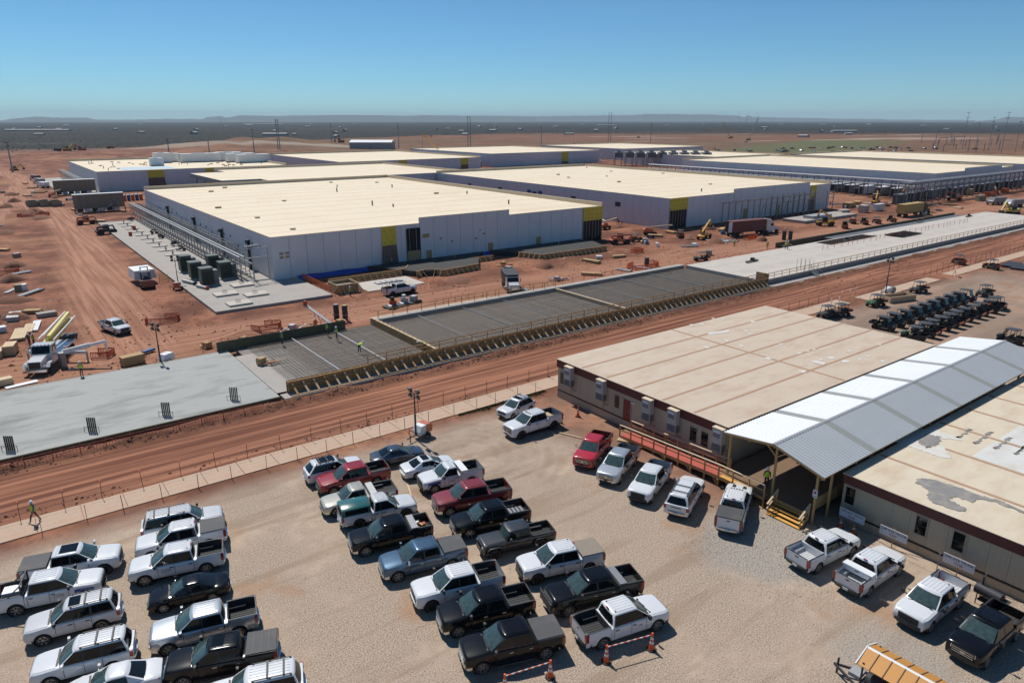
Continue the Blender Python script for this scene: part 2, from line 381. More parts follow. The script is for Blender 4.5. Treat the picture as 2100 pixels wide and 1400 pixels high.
    lot = mth('MULTIPLY', lot_e, mth('SUBTRACT', 1.0, mth('MULTIPLY', near_off, mth('ADD', 0.35, mth('MULTIPLY', rng(X, 80, 90, 0.45, 0.0), 1.0)))))
    gravel = mix(rng(grit, 0.36, 0.62), (0.18, 0.14, 0.105), (0.54, 0.435, 0.34))
    gravel = mix(mth('MULTIPLY', rng(noise(4.2, 3, 0.8, off=3), 0.42, 0.66), 0.35), gravel, (0.31, 0.235, 0.17))
    hard = rng(noise(0.10, 4, 0.6, off=50), 0.46, 0.62)
    gravel = mix(mth('MULTIPLY', hard, 0.8), gravel, mix(rng(fine, 0.35, 0.7), (0.41, 0.31, 0.23), (0.52, 0.405, 0.305)))
    gravel = mix(mth('MULTIPLY', rng(noise(0.16, 3, 0.6, off=90), 0.56, 0.72), 0.65), gravel, (0.36, 0.205, 0.115))
    lot_tr = mth('MULTIPLY', rng(noise(1.0, 4, 0.6, st=(0.06, 0.55, 1), off=71, rot=-0.5), 0.50, 0.64), 0.45)
    gravel = mix(lot_tr, gravel, (0.24, 0.17, 0.11))
    def blob(cx, cy, r):
        d = mth('SQRT', mth('ADD', mth('POWER', mth('SUBTRACT', X, cx), 2), mth('POWER', mth('SUBTRACT', Y, cy), 2)))
        return rng(mth('ADD', d, mth('MULTIPLY', wob, 1.2)), r * 0.65, r * 1.15, 1, 0)
    stone = mix(rng(noise(9, 3, 0.8, off=5), 0.36, 0.62), (0.16, 0.145, 0.125), (0.44, 0.41, 0.365))
    st = mth('MAXIMUM', blob(40.5, 24.5, 5.0), mth('MULTIPLY', blob(36.5, 13.0, 3.5), 0.6))
    st = mth('MULTIPLY', st, rng(X, 45.3, 46.0, 1, 0))
    gravel = mix(mth('MULTIPLY', st, 0.85), gravel, stone)
    lane = mth('MULTIPLY', band(mth('ADD', yw, mth('MULTIPLY', mth('SUBTRACT', X, 93), -0.06)), 47.6, 50.4, 0.7), band(X, 88, 150, 3))
    lane = mth('MAXIMUM', lane, mth('MULTIPLY', band(yw, 31, 37, 1.2), band(X, 92, 170, 3)))
    gravel = mix(mth('MULTIPLY', lane, 0.75), gravel, (0.27, 0.215, 0.17))
    curve_d = mth('SQRT', mth('ADD', mth('POWER', mth('SUBTRACT', X, 31), 2), mth('POWER', mth('SUBTRACT', Y, 49), 2)))
    sweep = mth('MULTIPLY', rng(noise(0.9, 3, 0.6, off=61, st=(0.5, 0.5, 1)), 0.4, 0.6), mth('ABSOLUTE', mth('SINE', mth('MULTIPLY', curve_d, 2.6))))
    gravel = mix(mth('MULTIPLY', mth('MULTIPLY', sweep, rng(curve_d, 8, 12, 1, 0)), 0.35), gravel, (0.22, 0.15, 0.105))
    col = mix(mth('MULTIPLY', lot, 0.95), col, gravel)
    # pale working pads far off, green field, dark scrub plain beyond the site
    wob2 = mth('MULTIPLY', mth('SUBTRACT', noise(0.006, 3, 0.6, off=9), 0.5), 420.0)
    depth = mth('ADD', mth('ADD', mth('MULTIPLY', X, -0.50), mth('MULTIPLY', Y, 1.0)), wob2)
    plain = mth('MULTIPLY', rng(depth, 820, 900), 1.0)
    far_r = rng(mth('ADD', mth('ADD', mth('MULTIPLY', X, 0.62), mth('MULTIPLY', Y, 0.78)), wob2), 1450, 1900)
    plain = mth('MAXIMUM', plain, far_r)
    dist = noise(0.0013, 3, 0.65, st=(1, 1, 1), off=23)
    farsoil = mix(rng(dist, 0.40, 0.62), (0.16, 0.08, 0.046), (0.115, 0.082, 0.045))
    beyond = rng(mth('ADD', mth('MULTIPLY', X, 0.62), mth('MULTIPLY', Y, 0.78)), 520, 760)
    col = mix(mth('MULTIPLY', beyond, 0.7), col, farsoil)
    field = mth('MULTIPLY', band(mth('ADD', mth('MULTIPLY', X, -0.35), mth('ADD', Y, mth('MULTIPLY', wob2, 0.12))), 120, 260, 25), band(X, 600, 1100, 40))
    col = mix(mth('MULTIPLY', field, 0.8), col, (0.105, 0.12, 0.05))
    pad = mth('MULTIPLY', rng(noise(0.004, 3, 0.5, st=(0.6, 1.8, 1), off=77), 0.58, 0.66), beyond)
    col = mix(mth('MULTIPLY', pad, 0.6), col, (0.40, 0.34, 0.27))
    veg = mix(rng(noise(0.0035, 4, 0.7, off=41), 0.42, 0.64), (0.015, 0.014, 0.011), (0.030, 0.025, 0.018))
    veg = mix(mth('MULTIPLY', rng(noise(0.0012, 4, 0.6, st=(1, 1, 1), off=63), 0.56, 0.66), 0.6), veg, (0.085, 0.062, 0.044))
    veg = mix(mth('MULTIPLY', rng(noise(0.03, 4, 0.7, off=17), 0.5, 0.7), 0.5), veg, (0.022, 0.028, 0.018))
    col = mix(plain, col, veg)
    lk.new(col, p.inputs['Base Color']); p.inputs['Roughness'].default_value = 0.95; p.inputs['Specular IOR Level'].default_value = 0.2
    hgt = noise(1.4, 4, 0.75, off=2)
    b = nd.new('ShaderNodeBump'); b.inputs['Strength'].default_value = 0.5; b.inputs['Distance'].default_value = 0.08
    lk.new(hgt, b.inputs['Height']); lk.new(b.outputs[0], p.inputs['Normal'])
    return m
ground_material()

def ss(x, a, b):
    t = np.clip((x - a) / (b - a), 0, 1); return t * t * (3 - 2 * t)
def ground_h(x, y):
    x = np.asarray(x, float); y = np.asarray(y, float); h = np.zeros(np.broadcast(x, y).shape)
    road = ss(y, 60.3, 61.5) * (1 - ss(y, 68, 69.5)) * (x > -60) * (x < 330)
    h = h + road * ((noise2(x * 0.05, y * 1.7) - 0.5) * 0.16 + (noise2(x * 0.5, y * 0.9 + 5) - 0.5) * 0.05)
    bank = np.exp(-((y - 70.4 - (noise2(x * 0.12, y * 0 + 3) - 0.5) * 1.2) / 0.85) ** 2) * (x > -80) * (x < 250)
    h = h + bank * (0.18 + 0.45 * noise2(x * 0.35, y * 0.6))
    yard = ss(y, 93, 97) * (1 - ss(y, 112, 114)) * (1 - ss(x, 300, 330)) + ss(y, 114, 118) * (1 - ss(x, 22, 25))
    h = h + yard * (noise2(x * 0.3, y * 0.3) - 0.4) * 0.12
    mound = lambda cx, cy, r, a: a * np.exp(-(((x - cx) ** 2 + (y - cy) ** 2) / r ** 2))
    for cx, cy, r, a in ((-4, 222, 9, 0.7), (-8, 190, 10, 0.9), (27, 100, 3, 0.5), (92, 117, 4, 0.5), (100, 113, 3.5, 0.45), (127, 104, 5, 0.6), (73, 95, 3, 0.4), (270, 170, 14, 1.8), (262, 150, 8, 1.2),
                         (118, 66.5, 3, 0.3), (140, 64, 4, 0.25)):
        h = h + mound(cx, cy, r, a) * (0.6 + 0.8 * noise2(x * 0.6, y * 0.6))
    # spoil heaps and cut terraces far behind the halls
    for cx, cy, r, a in ((270, 820, 75, 9), (190, 760, 80, 6), (420, 900, 90, 5), (620, 1000, 110, 6), (60, 700, 70, 4), (560, 800, 80, 3.5)):
        h = h + mound(cx, cy, r, a) * (0.8 + 0.4 * noise2(x * 0.05, y * 0.05))
    return h
def axis(lo, hi, stops):
    """lines spaced finely inside, growing outwards"""
    out = [stops[0][0]]
    for (a, b, st) in stops:
        out += list(np.arange(a, b, st))[1:] + [b]
    v = stops[-1][1]; st = stops[-1][2]
    while v < hi: st *= 1.35; v += st; out.append(min(v, hi))
    v = stops[0][0]; st = stops[0][2]; pre = []
    while v > lo: st *= 1.35; v -= st; pre.append(max(v, lo))
    return np.array(sorted(set(np.round(pre + out, 3))))
gx = axis(-45000, 45000, [(-40, 130, 0.5), (130, 330, 1.6), (330, 900, 14)])
gy = axis(-45000, 45000, [(-10, 58, 1.5), (58, 74, 0.3), (74, 135, 0.7), (135, 300, 2.5), (300, 1100, 14)])
GX, GY = np.meshgrid(gx, gy); GH = ground_h(GX, GY)
nx, ny = len(gx), len(gy)
gv = np.stack([GX.ravel(), GY.ravel(), GH.ravel()], 1)
ii = (np.arange(ny - 1)[:, None] * nx + np.arange(nx - 1)[None, :]).ravel()
gf = np.stack([ii, ii + 1, ii + nx + 1, ii + nx], 1)
gm = bpy.data.meshes.new('ground')
gm.vertices.add(len(gv)); gm.vertices.foreach_set('co', gv.ravel())
gm.loops.add(gf.size); gm.loops.foreach_set('vertex_index', gf.ravel())
gm.polygons.add(len(gf)); gm.polygons.foreach_set('loop_start', np.arange(0, gf.size, 4)); gm.polygons.foreach_set('loop_total', np.full(len(gf), 4))
gm.update(); gm.validate(); gm.materials.append(MATS['ground'])
gm.polygons.foreach_set('use_smooth', np.ones(len(gf), bool))
tag(link('ground', gm), kind='structure')
def gz(x, y): return float(ground_h(x, y))

# ---------------------------------------------------------------- concrete path of cast panels beside the road
path = tag(link('path', None), kind='structure')
xs = np.arange(-22.0, 112.0, 3.0)
rp = random.Random(3)
for x in xs:
    piece('path_panel', x + 0.02, x + 2.98, 57.05, 59.75, -0.1, 0.06 + rp.choice((0, 0.012, 0.006)), 'concrete_path', path)
for i in range(30):
    x = 117.0 + i * 3.0
    piece('path_panel', x + 0.02, x + 2.98, 56.2, 58.8, -0.1, 0.06 + rp.choice((0, 0.012, 0.006)), 'concrete_path', path) if x < 142 or x > 148 else None

# ---------------------------------------------------------------- slabs
# fresh grey slab on the left
s = thing('fresh_slab', 'smooth grey freshly poured concrete slab beside the dirt road', 'slab')
piece('slab_top', -48, 22.1, 71.5, 91.2, -0.2, 0.62, 'concrete_fresh', s)
for k in range(28):
    x = -45 + 2.4 * k; piece('form_board', x, x + 2.38, 71.40, 71.496, 0.02, 0.60, 'plywood_dark', s)
for k in range(28):
    x = -45 + 2.4 * k; piece('edge_board', x, x + 2.38, 91.23, 91.29, 0.05, 0.66, 'timber_pale', s)
# dowel bundles standing out of the fresh slab
def dowel_bundle(loc, label):
    t = thing('rebar_bundle', label, 'rebar', (*loc, 0.62), 0.93 + math.pi, 'rebar bundles standing in the fresh slab')
    for i in range(5):
        MB().cyl((0, -0.36 + 0.18 * i, -0.1), (0.05, -0.36 + 0.18 * i + 0.05, 1.45), 0.065, n=6).build('bar', 'steel_dark', t)
    m = MB()
    for yy in (-0.7, 0.7):
        m.bar((0.1, yy, -0.1), (0.1, yy, 0.5), 0.035)
    m.bar((0.1, -0.7, 0.45), (0.1, 0.7, 0.45), 0.035)
    m.build('stirrup', 'rebar', t)
for pt, lab in (((-1.84, 73.12), 'dark bundle of upright rebar at the left end of the fresh slab'),
                ((4.66, 73.38), 'dark bundle of upright rebar, second from the left on the fresh slab'),
                ((11.17, 73.19), 'dark bundle of upright rebar, third from the left on the fresh slab'),
                ((17.87, 73.40), 'dark bundle of upright rebar nearest the timber forms on the fresh slab')):
    dowel_bundle(pt, lab)

# rebar field between timber forms
FX0, FX1, FY0, FY1, FZ = 23.2, 111.6, 72.6, 91.2, 0.62
s = thing('rebar_slab_bed', 'long bed of tied rebar grid awaiting concrete between timber forms', 'slab')
piece('bed_base', FX0, FX1, FY0, FY1, -0.3, FZ - 0.08, 'sub_base', s)
piece('base_strip', FX0 - 1.0, FX0 + 5.2, FY0 + 0.1, FY1 - 3, FZ - 0.078, FZ - 0.05, 'concrete', s)
m = MB(); rr = random.Random(5)
for i in range(int((FX1 - FX0 - 2.5) / 0.42)):
    x = FX0 + 2.5 + 0.42 * i + rr.uniform(-.06, .06); m.box(x - 0.025, x + 0.025, FY0 + 0.1, FY1 - 0.1, FZ + 0.1, FZ + 0.13)
for i in range(int((FY1 - FY0) / 0.42)):
    y = FY0 + 0.1 + 0.42 * i + rr.uniform(-.06, .06); m.box(FX0 + 1.2, FX1 - 0.1, y - 0.025, y + 0.025, FZ + 0.132, FZ + 0.16)
tag(m.build('rebar_grid', 'rebar', s), kind='stuff')
for k, x in enumerate((30.5, 36.5, 50, 58, 66, 85, 93, 101)):
    piece('white_pipe', x - 0.04, x + 0.04, FY0 + 0.4, FY1 - 0.4, FZ + 0.17, FZ + 0.26, 'white_plain' if k < 2 else 'steel_galv', s)
# bulkheads across the bed
for nm, x, lab in (('bulkhead_form', 42.5, 'plywood bulkhead form crossing the rebar bed on the left'), ('bulkhead_form', 77.5, 'thin pale bulkhead form crossing the middle of the rebar bed')):
    t = thing(nm, lab, 'formwork')
    piece('sheet', x - 0.06, x + 0.06, FY0 + 0.1, FY1 - 0.1, FZ - 0.05, FZ + (1.0 if x < 50 else 0.5), 'plywood' if x < 50 else 'timber_pale', t)
    piece('cap_rail', x + 0.062, x + 0.30, FY0 + 0.1, FY1 - 0.1, FZ + (0.90 if x < 50 else 0.40), FZ + (1.0 if x < 50 else 0.5), 'timber_pale', t)
    if x < 50:
        for k in range(15): piece('cross_cleat', x + 0.065, x + 0.6, FY0 + 0.5 + 1.2 * k, FY0 + 0.6 + 1.2 * k, FZ + 1.0, FZ + 1.05, 'timber_pale', t)
# concrete foundation wall under the near forms, cast in panels
s = thing('foundation_wall', 'low concrete footing wall under the timber forms along the road', 'wall')
x = 22.4; k = 0
while x < 250:
    piece('wall_panel', x + 0.015, x + 2.985, 70.75, 72.35, -0.3, 0.47, 'concrete', s); x += 3.0
# timber form wall with plywood sheets, studs and raking braces
s = thing('near_form_wall', 'timber form wall with raking braces and handrail along the road side of the rebar bed', 'formwork')
x = FX0
while x < FX1 - 0.1:
    x1 = min(x + 2.44, FX1); piece('plywood_sheet', x + 0.008, x1 - 0.008, 72.40, 72.43, 0.48, 1.85, 'plywood', s); x = x1
nst = int((FX1 - FX0) / 1.22)
for i in range(nst):
    x = FX0 + 0.15 + i * 1.22
    piece('stud', x, x + 0.13, 72.27, 72.397, 0.48, 1.80, 'timber', s)
    stick('brace', (x + 0.45, 72.28, 1.52), (x + 0.62, 71.02, 0.55), 0.22, 0.09, 'timber_pale' if i % 3 else 'timber', s)
for z, yy in ((1.66, 72.19), (1.05, 72.19)):
    piece('waler', FX0, FX1, yy - 0.05, yy + 0.055, z, z + 0.1, 'timber', s)
piece('sole_plate', FX0, FX1, 70.92, 71.08, 0.472, 0.56, 'timber', s)
nps = int((FX1 - 33) / 2.44)
for i in range(nps + 1):
    x = 33 + i * 2.44
    piece('rail_post', x, x + 0.08, 72.45, 72.53, 1.2, 2.75, 'timber', s)
for z in (2.70, 2.25):
    piece('hand_rail', 33, 33 + nps * 2.44 + 0.08, 72.455 if z > 2.5 else 72.532, 72.51 if z > 2.5 else 72.572, z, z + 0.09, 'timber', s)
piece('end_panel', FX1 - 0.02, FX1 + 0.10, 72.0, 74.6, 0.46, 2.6, 'plywood', s)
# form wall on the far side
s = thing('far_form_wall', 'dark plywood form wall at the left far edge of the rebar bed', 'formwork')
for i in range(8):
    x = (21.23, 90.50)[0] - 0.3 + i * 2.2
    piece('plywood_sheet', x, x + 2.18, 91.3, 91.36, 0.2, 1.9, 'plywood_dark', s)
    piece('stud', x + 0.1, x + 0.2, 91.37, 91.5, 0.2, 1.9, 'timber', s)
s = thing('far_side_ledge', 'long concrete ledge with timber handrail on the far side of the rebar bed', 'ledge')
x = 43.0
while x < 111:
    piece('ledge_panel', x + 0.01, min(x + 3.0, 111.6) - 0.01, 91.25, 92.6, -0.2, 1.15, 'concrete', s); x += 3.0
for i in range(15):
    x = 44 + i * 2.44; piece('rail_post', x, x + 0.08, 92.0, 92.08, 1.15, 2.3, 'timber', s)
for z in (2.25, 1.75): piece('hand_rail', 44, 44 + 14 * 2.44 + 0.08, 91.95, 91.998, z, z + 0.08, 'timber', s)
for i in range(13):
    x = 44 + i * 2.8; piece('walk_board', x, x + 2.75, 92.65, 95.2, 0.35, 0.45, 'timber_pale', s) if i < 8 else None

# pale finished slab to the right
s = thing('finished_slab', 'long pale finished concrete slab with dark retaining wall beside the dirt road', 'slab')
x = 111.8
while x < 250:
    x1 = x + 6.9; piece('slab_panel', x + 0.012, x1 - 0.012, 72.9, 91.0, 0.2, 1.15, 'concrete_pale', s); x = x1
x = 111.75
while x < 250:
    piece('retaining_panel', x + 0.012, x + 2.99, 72.45, 72.88, -0.2, 1.35, 'concrete_wall', s); x += 3.0
x = 118
while x < 215:
    piece('footing_cap', x, x + 4.97, 70.4, 71.1, -0.1, 0.36, 'concrete_pale', s); x += 5.0
s = thing('slab_guard_rail', 'long brown timber guard rail along the road edge of the pale slab', 'railing')
for i in range(57):
    x = 112.5 + i * 2.44; piece('rail_post', x, x + 0.08, 73.0, 73.08, 1.15, 2.35, 'timber', s)
for z in (2.28, 1.75): piece('hand_rail', 112.5, 112.5 + 56 * 2.44 + .08, 72.94, 72.998, z, z + 0.09, 'timber', s)
s = thing('slab_trench', 'dark trench of fresh dark concrete along the far edge of the pale slab', 'trench')
x = 150
while x < 246:
    piece('kerb_form', x, x + 5.95, 95.6, 95.9, -0.2, 1.25, 'plywood_dark', s); x += 6
piece('fill', 170, 246, 91.15, 95.58, -0.1, 0.65, 'cladding_dark', s)
m = MB()
for i in range(70): m.box(158 + i * 0.3, 158.05 + i * 0.3, 86.5, 90.2, 1.17, 1.25)
for i in range(12): m.box(158, 179, 86.5 + i * 0.32, 86.55 + i * 0.32, 1.252, 1.30)
for i in range(70): m.box(158 + i * 0.3, 158.04 + i * 0.3, 86.5, 86.54, 1.26, 1.75)
tag(m.build('rebar_mat', 'rebar'), 'rebar mat lying on the far side of the pale slab', 'rebar')
m = MB()
for i in range(26): m.box(182 + i * 0.4, 182.05 + i * 0.4, 81.5, 86, 1.17, 1.3)
for i in range(12): m.box(182, 192.4, 81.5 + i * 0.4, 81.55 + i * 0.4, 1.302, 1.5)
tag(m.build('rebar_mat', 'rebar'), 'dark square rebar mat in the middle of the pale slab', 'rebar')
# site stair against the retaining wall
def scaffold_stair(x, y):
    t = thing('scaffold_stair', 'galvanised scaffold stair against the dark retaining wall', 'stairs', (x, y, 0))
    for k in range(7): piece('tread', -0.6, 0.6, -0.25 - 0.28 * k, -0.02 - 0.28 * k, 1.15 - 0.17 * k, 1.2 - 0.17 * k, 'steel_galv', t)
    for sx in (-0.65, 0.65):
        stick('stringer', (sx, 0, 1.2), (sx, -2.0, 0.05), 0.05, 0.12, 'steel_galv', t)
        stick('hand_rail', (sx, 0.1, 2.2), (sx, -2.0, 1.05), 0.05, 0.05, 'steel_galv', t)
        for k in range(3): stick('rail_post', (sx, -0.9 * k, 1.15 - 0.55 * k), (sx, -0.9 * k, 2.2 - 0.5 * k), 0.05, 0.05, 'steel_galv', t)
        for k in range(4): stick('standard', (sx, 0.3 + 0.9 * k, 1.15), (sx, 0.3 + 0.9 * k, 3.2), 0.05, 0.05, 'steel_galv', t)
scaffold_stair(126.5, 72.3)

# ---------------------------------------------------------------- modular offices
def office_roof_material(name, base, streak, seam=None):
    M(name, base, rough=0.8, var=0.07, scale=0.5, stain=streak, stain_amt=0.85, stain_scale=0.45, aniso=(0.5, 1.2, 1))
office_roof_material('office_roof', (0.53, 0.435, 0.335), (0.43, 0.31, 0.22))
office_roof_material('office_roof_pale', (0.60, 0.52, 0.39), (0.50, 0.38, 0.26))
office_roof_material('office_roof_white', (0.60, 0.60, 0.57), (0.52, 0.47, 0.40))
M('roof_seam', (0.40, 0.24, 0.155), rough=0.85, var=0.12, scale=0.7)
M('roof_patch_grey', (0.22, 0.21, 0.20), rough=0.8, var=0.25, scale=1.2, stain=(0.40, 0.35, 0.28), stain_amt=0.7, stain_scale=1.1)
M('roof_patch_white', (0.62, 0.60, 0.55), rough=0.7, var=0.08, stain=(0.5, 0.43, 0.33), stain_amt=0.6, stain_scale=1.0)

def window(parent, x, y, z0, z1, w):
    """sash window on a wall that faces -x, its frame, two panes and a transom"""
    f = MB()
    f.box(x - 0.05, x - 0.002, y - w / 2 - 0.06, y - w / 2, z0 - 0.06, z1 + 0.06); f.box(x - 0.05, x - 0.002, y + w / 2, y + w / 2 + 0.06, z0 - 0.06, z1 + 0.06)
    f.box(x - 0.05, x - 0.002, y - w / 2, y + w / 2, z1, z1 + 0.06); f.box(x - 0.06, x - 0.002, y - w / 2, y + w / 2, z0 - 0.06, z0)
    zm = (z0 + z1) / 2
    o = f.build('window', 'siding_skirt', parent)
    piece('pane', x - 0.02, x - 0.004, y - w / 2 + 0.01, y + w / 2 - 0.01, z0 + 0.01, zm - 0.03, 'glass', o)
    piece('pane', x - 0.03, x - 0.004, y - w / 2 + 0.01, y + w / 2 - 0.01, zm + 0.03, z1 - 0.01, 'glass', o)
    piece('transom', x - 0.045, x - 0.003, y - w / 2 + 0.002, y + w / 2 - 0.002, zm - 0.03, zm + 0.03, 'trim_dark', o)
    return o
def siding_panels(parent, x, y0, y1, z0, z1, pw=1.22):
    n = int(round((y1 - y0) / pw)); pw = (y1 - y0) / n; key = (round(pw, 3), round(z1 - z0, 3))
    if key not in BOXES:
        m = MB(); m.box(-0.02, 0.0, -pw / 2 + 0.012, pw / 2 - 0.012, 0, z1 - z0)
        for k in range(3):
            yy = -pw / 2 + pw * (k + 1) / 4; m.box(-0.032, -0.0205, yy - 0.09, yy + 0.09, 0.0, z1 - z0)
        BOXES[key] = m.mesh('siding_panel', ['siding'], recalc=False)
    for i in range(n): link('siding_panel', BOXES[key], parent, (x, y0 + pw * (i + 0.5), z0))

OX, OY0, OY1, OX1, OH = 47.1, 32.6, 54.7, 85.0, 4.38
off1 = thing('modular_office', 'large beige modular office with maroon fascia and flat tan roof', 'building')
piece('core', OX + 0.04, OX1, OY0, OY1, 0.02, OH - 0.08, 'siding_skirt', off1)
siding_panels(off1, OX + 0.02, OY0 + 0.02, OY1 - 0.02, 0.95, 3.48)
n = 18
for i in range(n):
    y0 = OY0 + (OY1 - OY0) * i / n; y1 = OY0 + (OY1 - OY0) * (i + 1) / n; piece('skirt_panel', OX - 0.03, OX + 0.035, y0 + 0.008, y1 - 0.008, -0.05, 0.80, 'siding_skirt', off1)
piece('base_band', OX - 0.05, OX + 0.038, OY0, OY1, 0.82, 0.93, 'trim_dark', off1)
piece('fascia', OX - 0.10, OX + 0.036, OY0 - 0.05, OY1 + 0.05, 3.50, OH - 0.05, 'trim_maroon', off1)
piece('fascia_side', OX - 0.098, OX1 + 0.1, OY1 + 0.002, OY1 + 0.10, 3.50, OH - 0.05, 'trim_maroon', off1)
roof = piece('roof', OX - 0.14, OX1 + 0.14, OY0 - 0.12, OY1 + 0.14, OH - 0.045, OH, 'office_roof', off1)
roof_c = roof.location.copy()
def on_roof(name, x0, x1, y0, y1, dz, mat, par, c, z):
    o = piece(name, x0, x1, y0, y1, z + 0.001, z + dz, mat); o.parent = par; o.location = Vector(o.location) - c; return o
for y in np.linspace(OY0, OY1, 7)[1:-1]: on_roof('roof_seam', OX + 0.1, OX1, y - 0.14, y + 0.14, 0.018, 'roof_seam', roof, roof_c, OH)
on_roof('roof_seam', 65.4, 65.7, OY0 + 0.05, OY1, 0.024, 'roof_seam', roof, roof_c, OH)
# repair patches brushed onto the roof, seen as pale blots
rr = random.Random(11)
def blot(cx, cy, rx, ry, mat, z, par, c, dz=0.012, n=22, jag=0.18):
    ph = [rr.uniform(0, 6.28) for _ in range(4)]
    pts = []
    for i in range(n):
        a = 2 * math.pi * i / n; k = 1 + jag * (math.sin(3 * a + ph[0]) + 0.7 * math.sin(5 * a + ph[1]) + 0.5 * math.sin(9 * a + ph[2]))
        pts.append((cx - c[0] + rx * k * math.cos(a), cy - c[1] + ry * k * math.sin(a)))
    return MB().prism(pts, z - c[2] + 0.001, z - c[2] + dz, axis='z').build('roof_patch', mat, par)
q6 = [(885,130,.5,.35),(855,170,.4,.3),(870,185,.35,.25),(905,170,.25,.2),(675,245,.4,.3),(765,215,.45,.3),(830,238,.4,.3),(1010,230,.35,.22),(1045,232,.3,.2),(950,295,.5,.35),(1105,353,.5,.35),
      (1092,272,.45,.2),(1130,262,.3,.2),(1160,255,.3,.2),(1190,252,.3,.2),(1235,292,.6,.35),(1185,300,.4,.3),(1300,308,.7,.4),(1362,298,.35,.25),(1400,285,.3,.25),(1315,262,.4,.2),(1465,307,.4,.3),(1450,232,.35,.25),(610,145,.5,.3),(655,142,.4,.25),(705,115,.3,.2),(750,118,.3,.2)]
PATCH_PTS = [(76.62, 50.93), (72.52, 48.99), (71.63, 47.89), (73.61, 48.17), (63.17, 47.65), (67.12, 47.88), (66.81, 45.66), (71.09, 43.30), (71.66, 42.67), (65.32, 41.16), (64.56, 36.59),
             (69.67, 40.10), (71.15, 39.98), (72.27, 39.84), (73.10, 39.53), (71.05, 37.16), (69.52, 37.55), (71.17, 35.59), (73.08, 35.08), (74.78, 35.04), (74.85, 37.22), (74.40, 33.27), (80.00, 36.44), (69.10, 54.62), (70.36, 54.06), (73.81, 55.02), (74.59, 54.04)]
for (cx, cy), q in zip(PATCH_PTS, q6): blot(cx, cy, q[2] * 0.75, q[3] * 1.0, 'roof_patch_white', OH, roof, roof_c, dz=0.03)
def quad_patch(pts, mat, z, par, c, dz=0.02):
    return MB().prism([(a - c[0], b - c[1]) for a, b in pts], z - c[2] + 0.001, z - c[2] + dz, axis='z').build('roof_patch', mat, par)
quad_patch([(67.91, 51.25), (71.00, 50.48), (70.35, 49.90), (67.52, 50.61)], 'roof_patch_white', OH, roof, roof_c, 0.03)
quad_patch([(68.02, 37.94), (69.03, 37.65), (69.07, 36.52), (68.25, 36.42)], 'roof_patch_white', OH, roof, roof_c, 0.03)
# openings on the facade
for y, z0, z1, w in ((53.95, 1.75, 3.0, 0.55), (45.6, 1.75, 3.05, 0.6), (36.1, 1.7, 3.05, 0.75), (34.85, 1.7, 3.05, 0.75)): window(off1, OX - 0.012, y, z0, z1, w)
d = piece('door', OX - 0.06, OX + 0.0, 43.75, 44.7, 0.95, 3.0, 'door_red', off1)
def sub(o, par, c): o.parent = par; o.location = Vector(o.location) - Vector(c); return o
sub(piece('door_handle', OX - 0.13, OX - 0.062, 43.82, 43.92, 1.9, 2.0, 'chrome'), d, d.location)
sub(piece('door_frame', OX - 0.05, OX - 0.015, 44.702, 44.80, 0.95, 3.08, 'siding_skirt'), d, d.location)
sub(piece('door_frame', OX - 0.05, OX - 0.015, 43.65, 43.748, 0.95, 3.08, 'siding_skirt'), d, d.location)
fl = MB(); fl.obox((OX - 0.12, 43.3, 2.95), (0.14, 0.12, 0.12)); fl.obox((OX - 0.12, 43.55, 2.95), (0.14, 0.12, 0.12)); fl.build('flood_lamp', 'white_plain', off1)
for y in (52.5, 47.6, 41.3, 38.2, 33.2):
    a = piece('air_conditioner', OX - 0.62, OX - 0.06, y - 0.52, y + 0.52, 2.0, 4.15, 'ac_unit', off1); ac = a.location.copy()
    for z in np.arange(2.08, 2.72, 0.08): sub(piece('louvre', OX - 0.655, OX - 0.622, y - 0.47, y + 0.47, z, z + 0.045, 'ac_grille'), a, ac)
    sub(piece('side_louvre', OX - 0.55, OX - 0.13, y - 0.555, y - 0.522, 2.06, 2.72, 'ac_grille'), a, ac)
    for z in (3.35, 3.45, 3.55, 3.65): sub(piece('vent_slot', OX - 0.645, OX - 0.622, y - 0.3, y + 0.42, z, z + 0.05, 'ac_grille'), a, ac)
    sub(piece('maker_plate', OX - 0.645, OX - 0.622, y - 0.25, y + 0.40, 3.75, 3.98, 'white_sign'), a, ac)
    sub(piece('cap', OX - 0.66, OX - 0.05, y - 0.55, y + 0.55, 4.152, 4.19, 'roof_edge'), a, ac)
    sub(MB().tube([(OX - 0.1, y - 0.1, 2.0), (OX - 0.1, y - 0.1, 0.9)], 0.03).build('drain_pipe', 'siding_skirt'), a, ac)
    sub(MB().tube([(OX - 0.2, y - 0.4, 2.0), (OX - 0.2, y - 0.5, 1.7), (OX - 0.12, y - 0.75, 1.6), (OX - 0.08, y - 0.85, 1.7)], 0.025).build('cable', 'trim_dark'), a, ac)

def jag(pts, n=6, a=0.12, seed=1):
    r = random.Random(seed); out = []
    for (x0, y0), (x1, y1) in zip(pts, pts[1:] + pts[:1]):
        for k in range(n):
            t = k / n; out.append((x0 + (x1 - x0) * t + r.uniform(-a, a) * (k > 0), y0 + (y1 - y0) * t + r.uniform(-a, a) * (k > 0)))
    return out
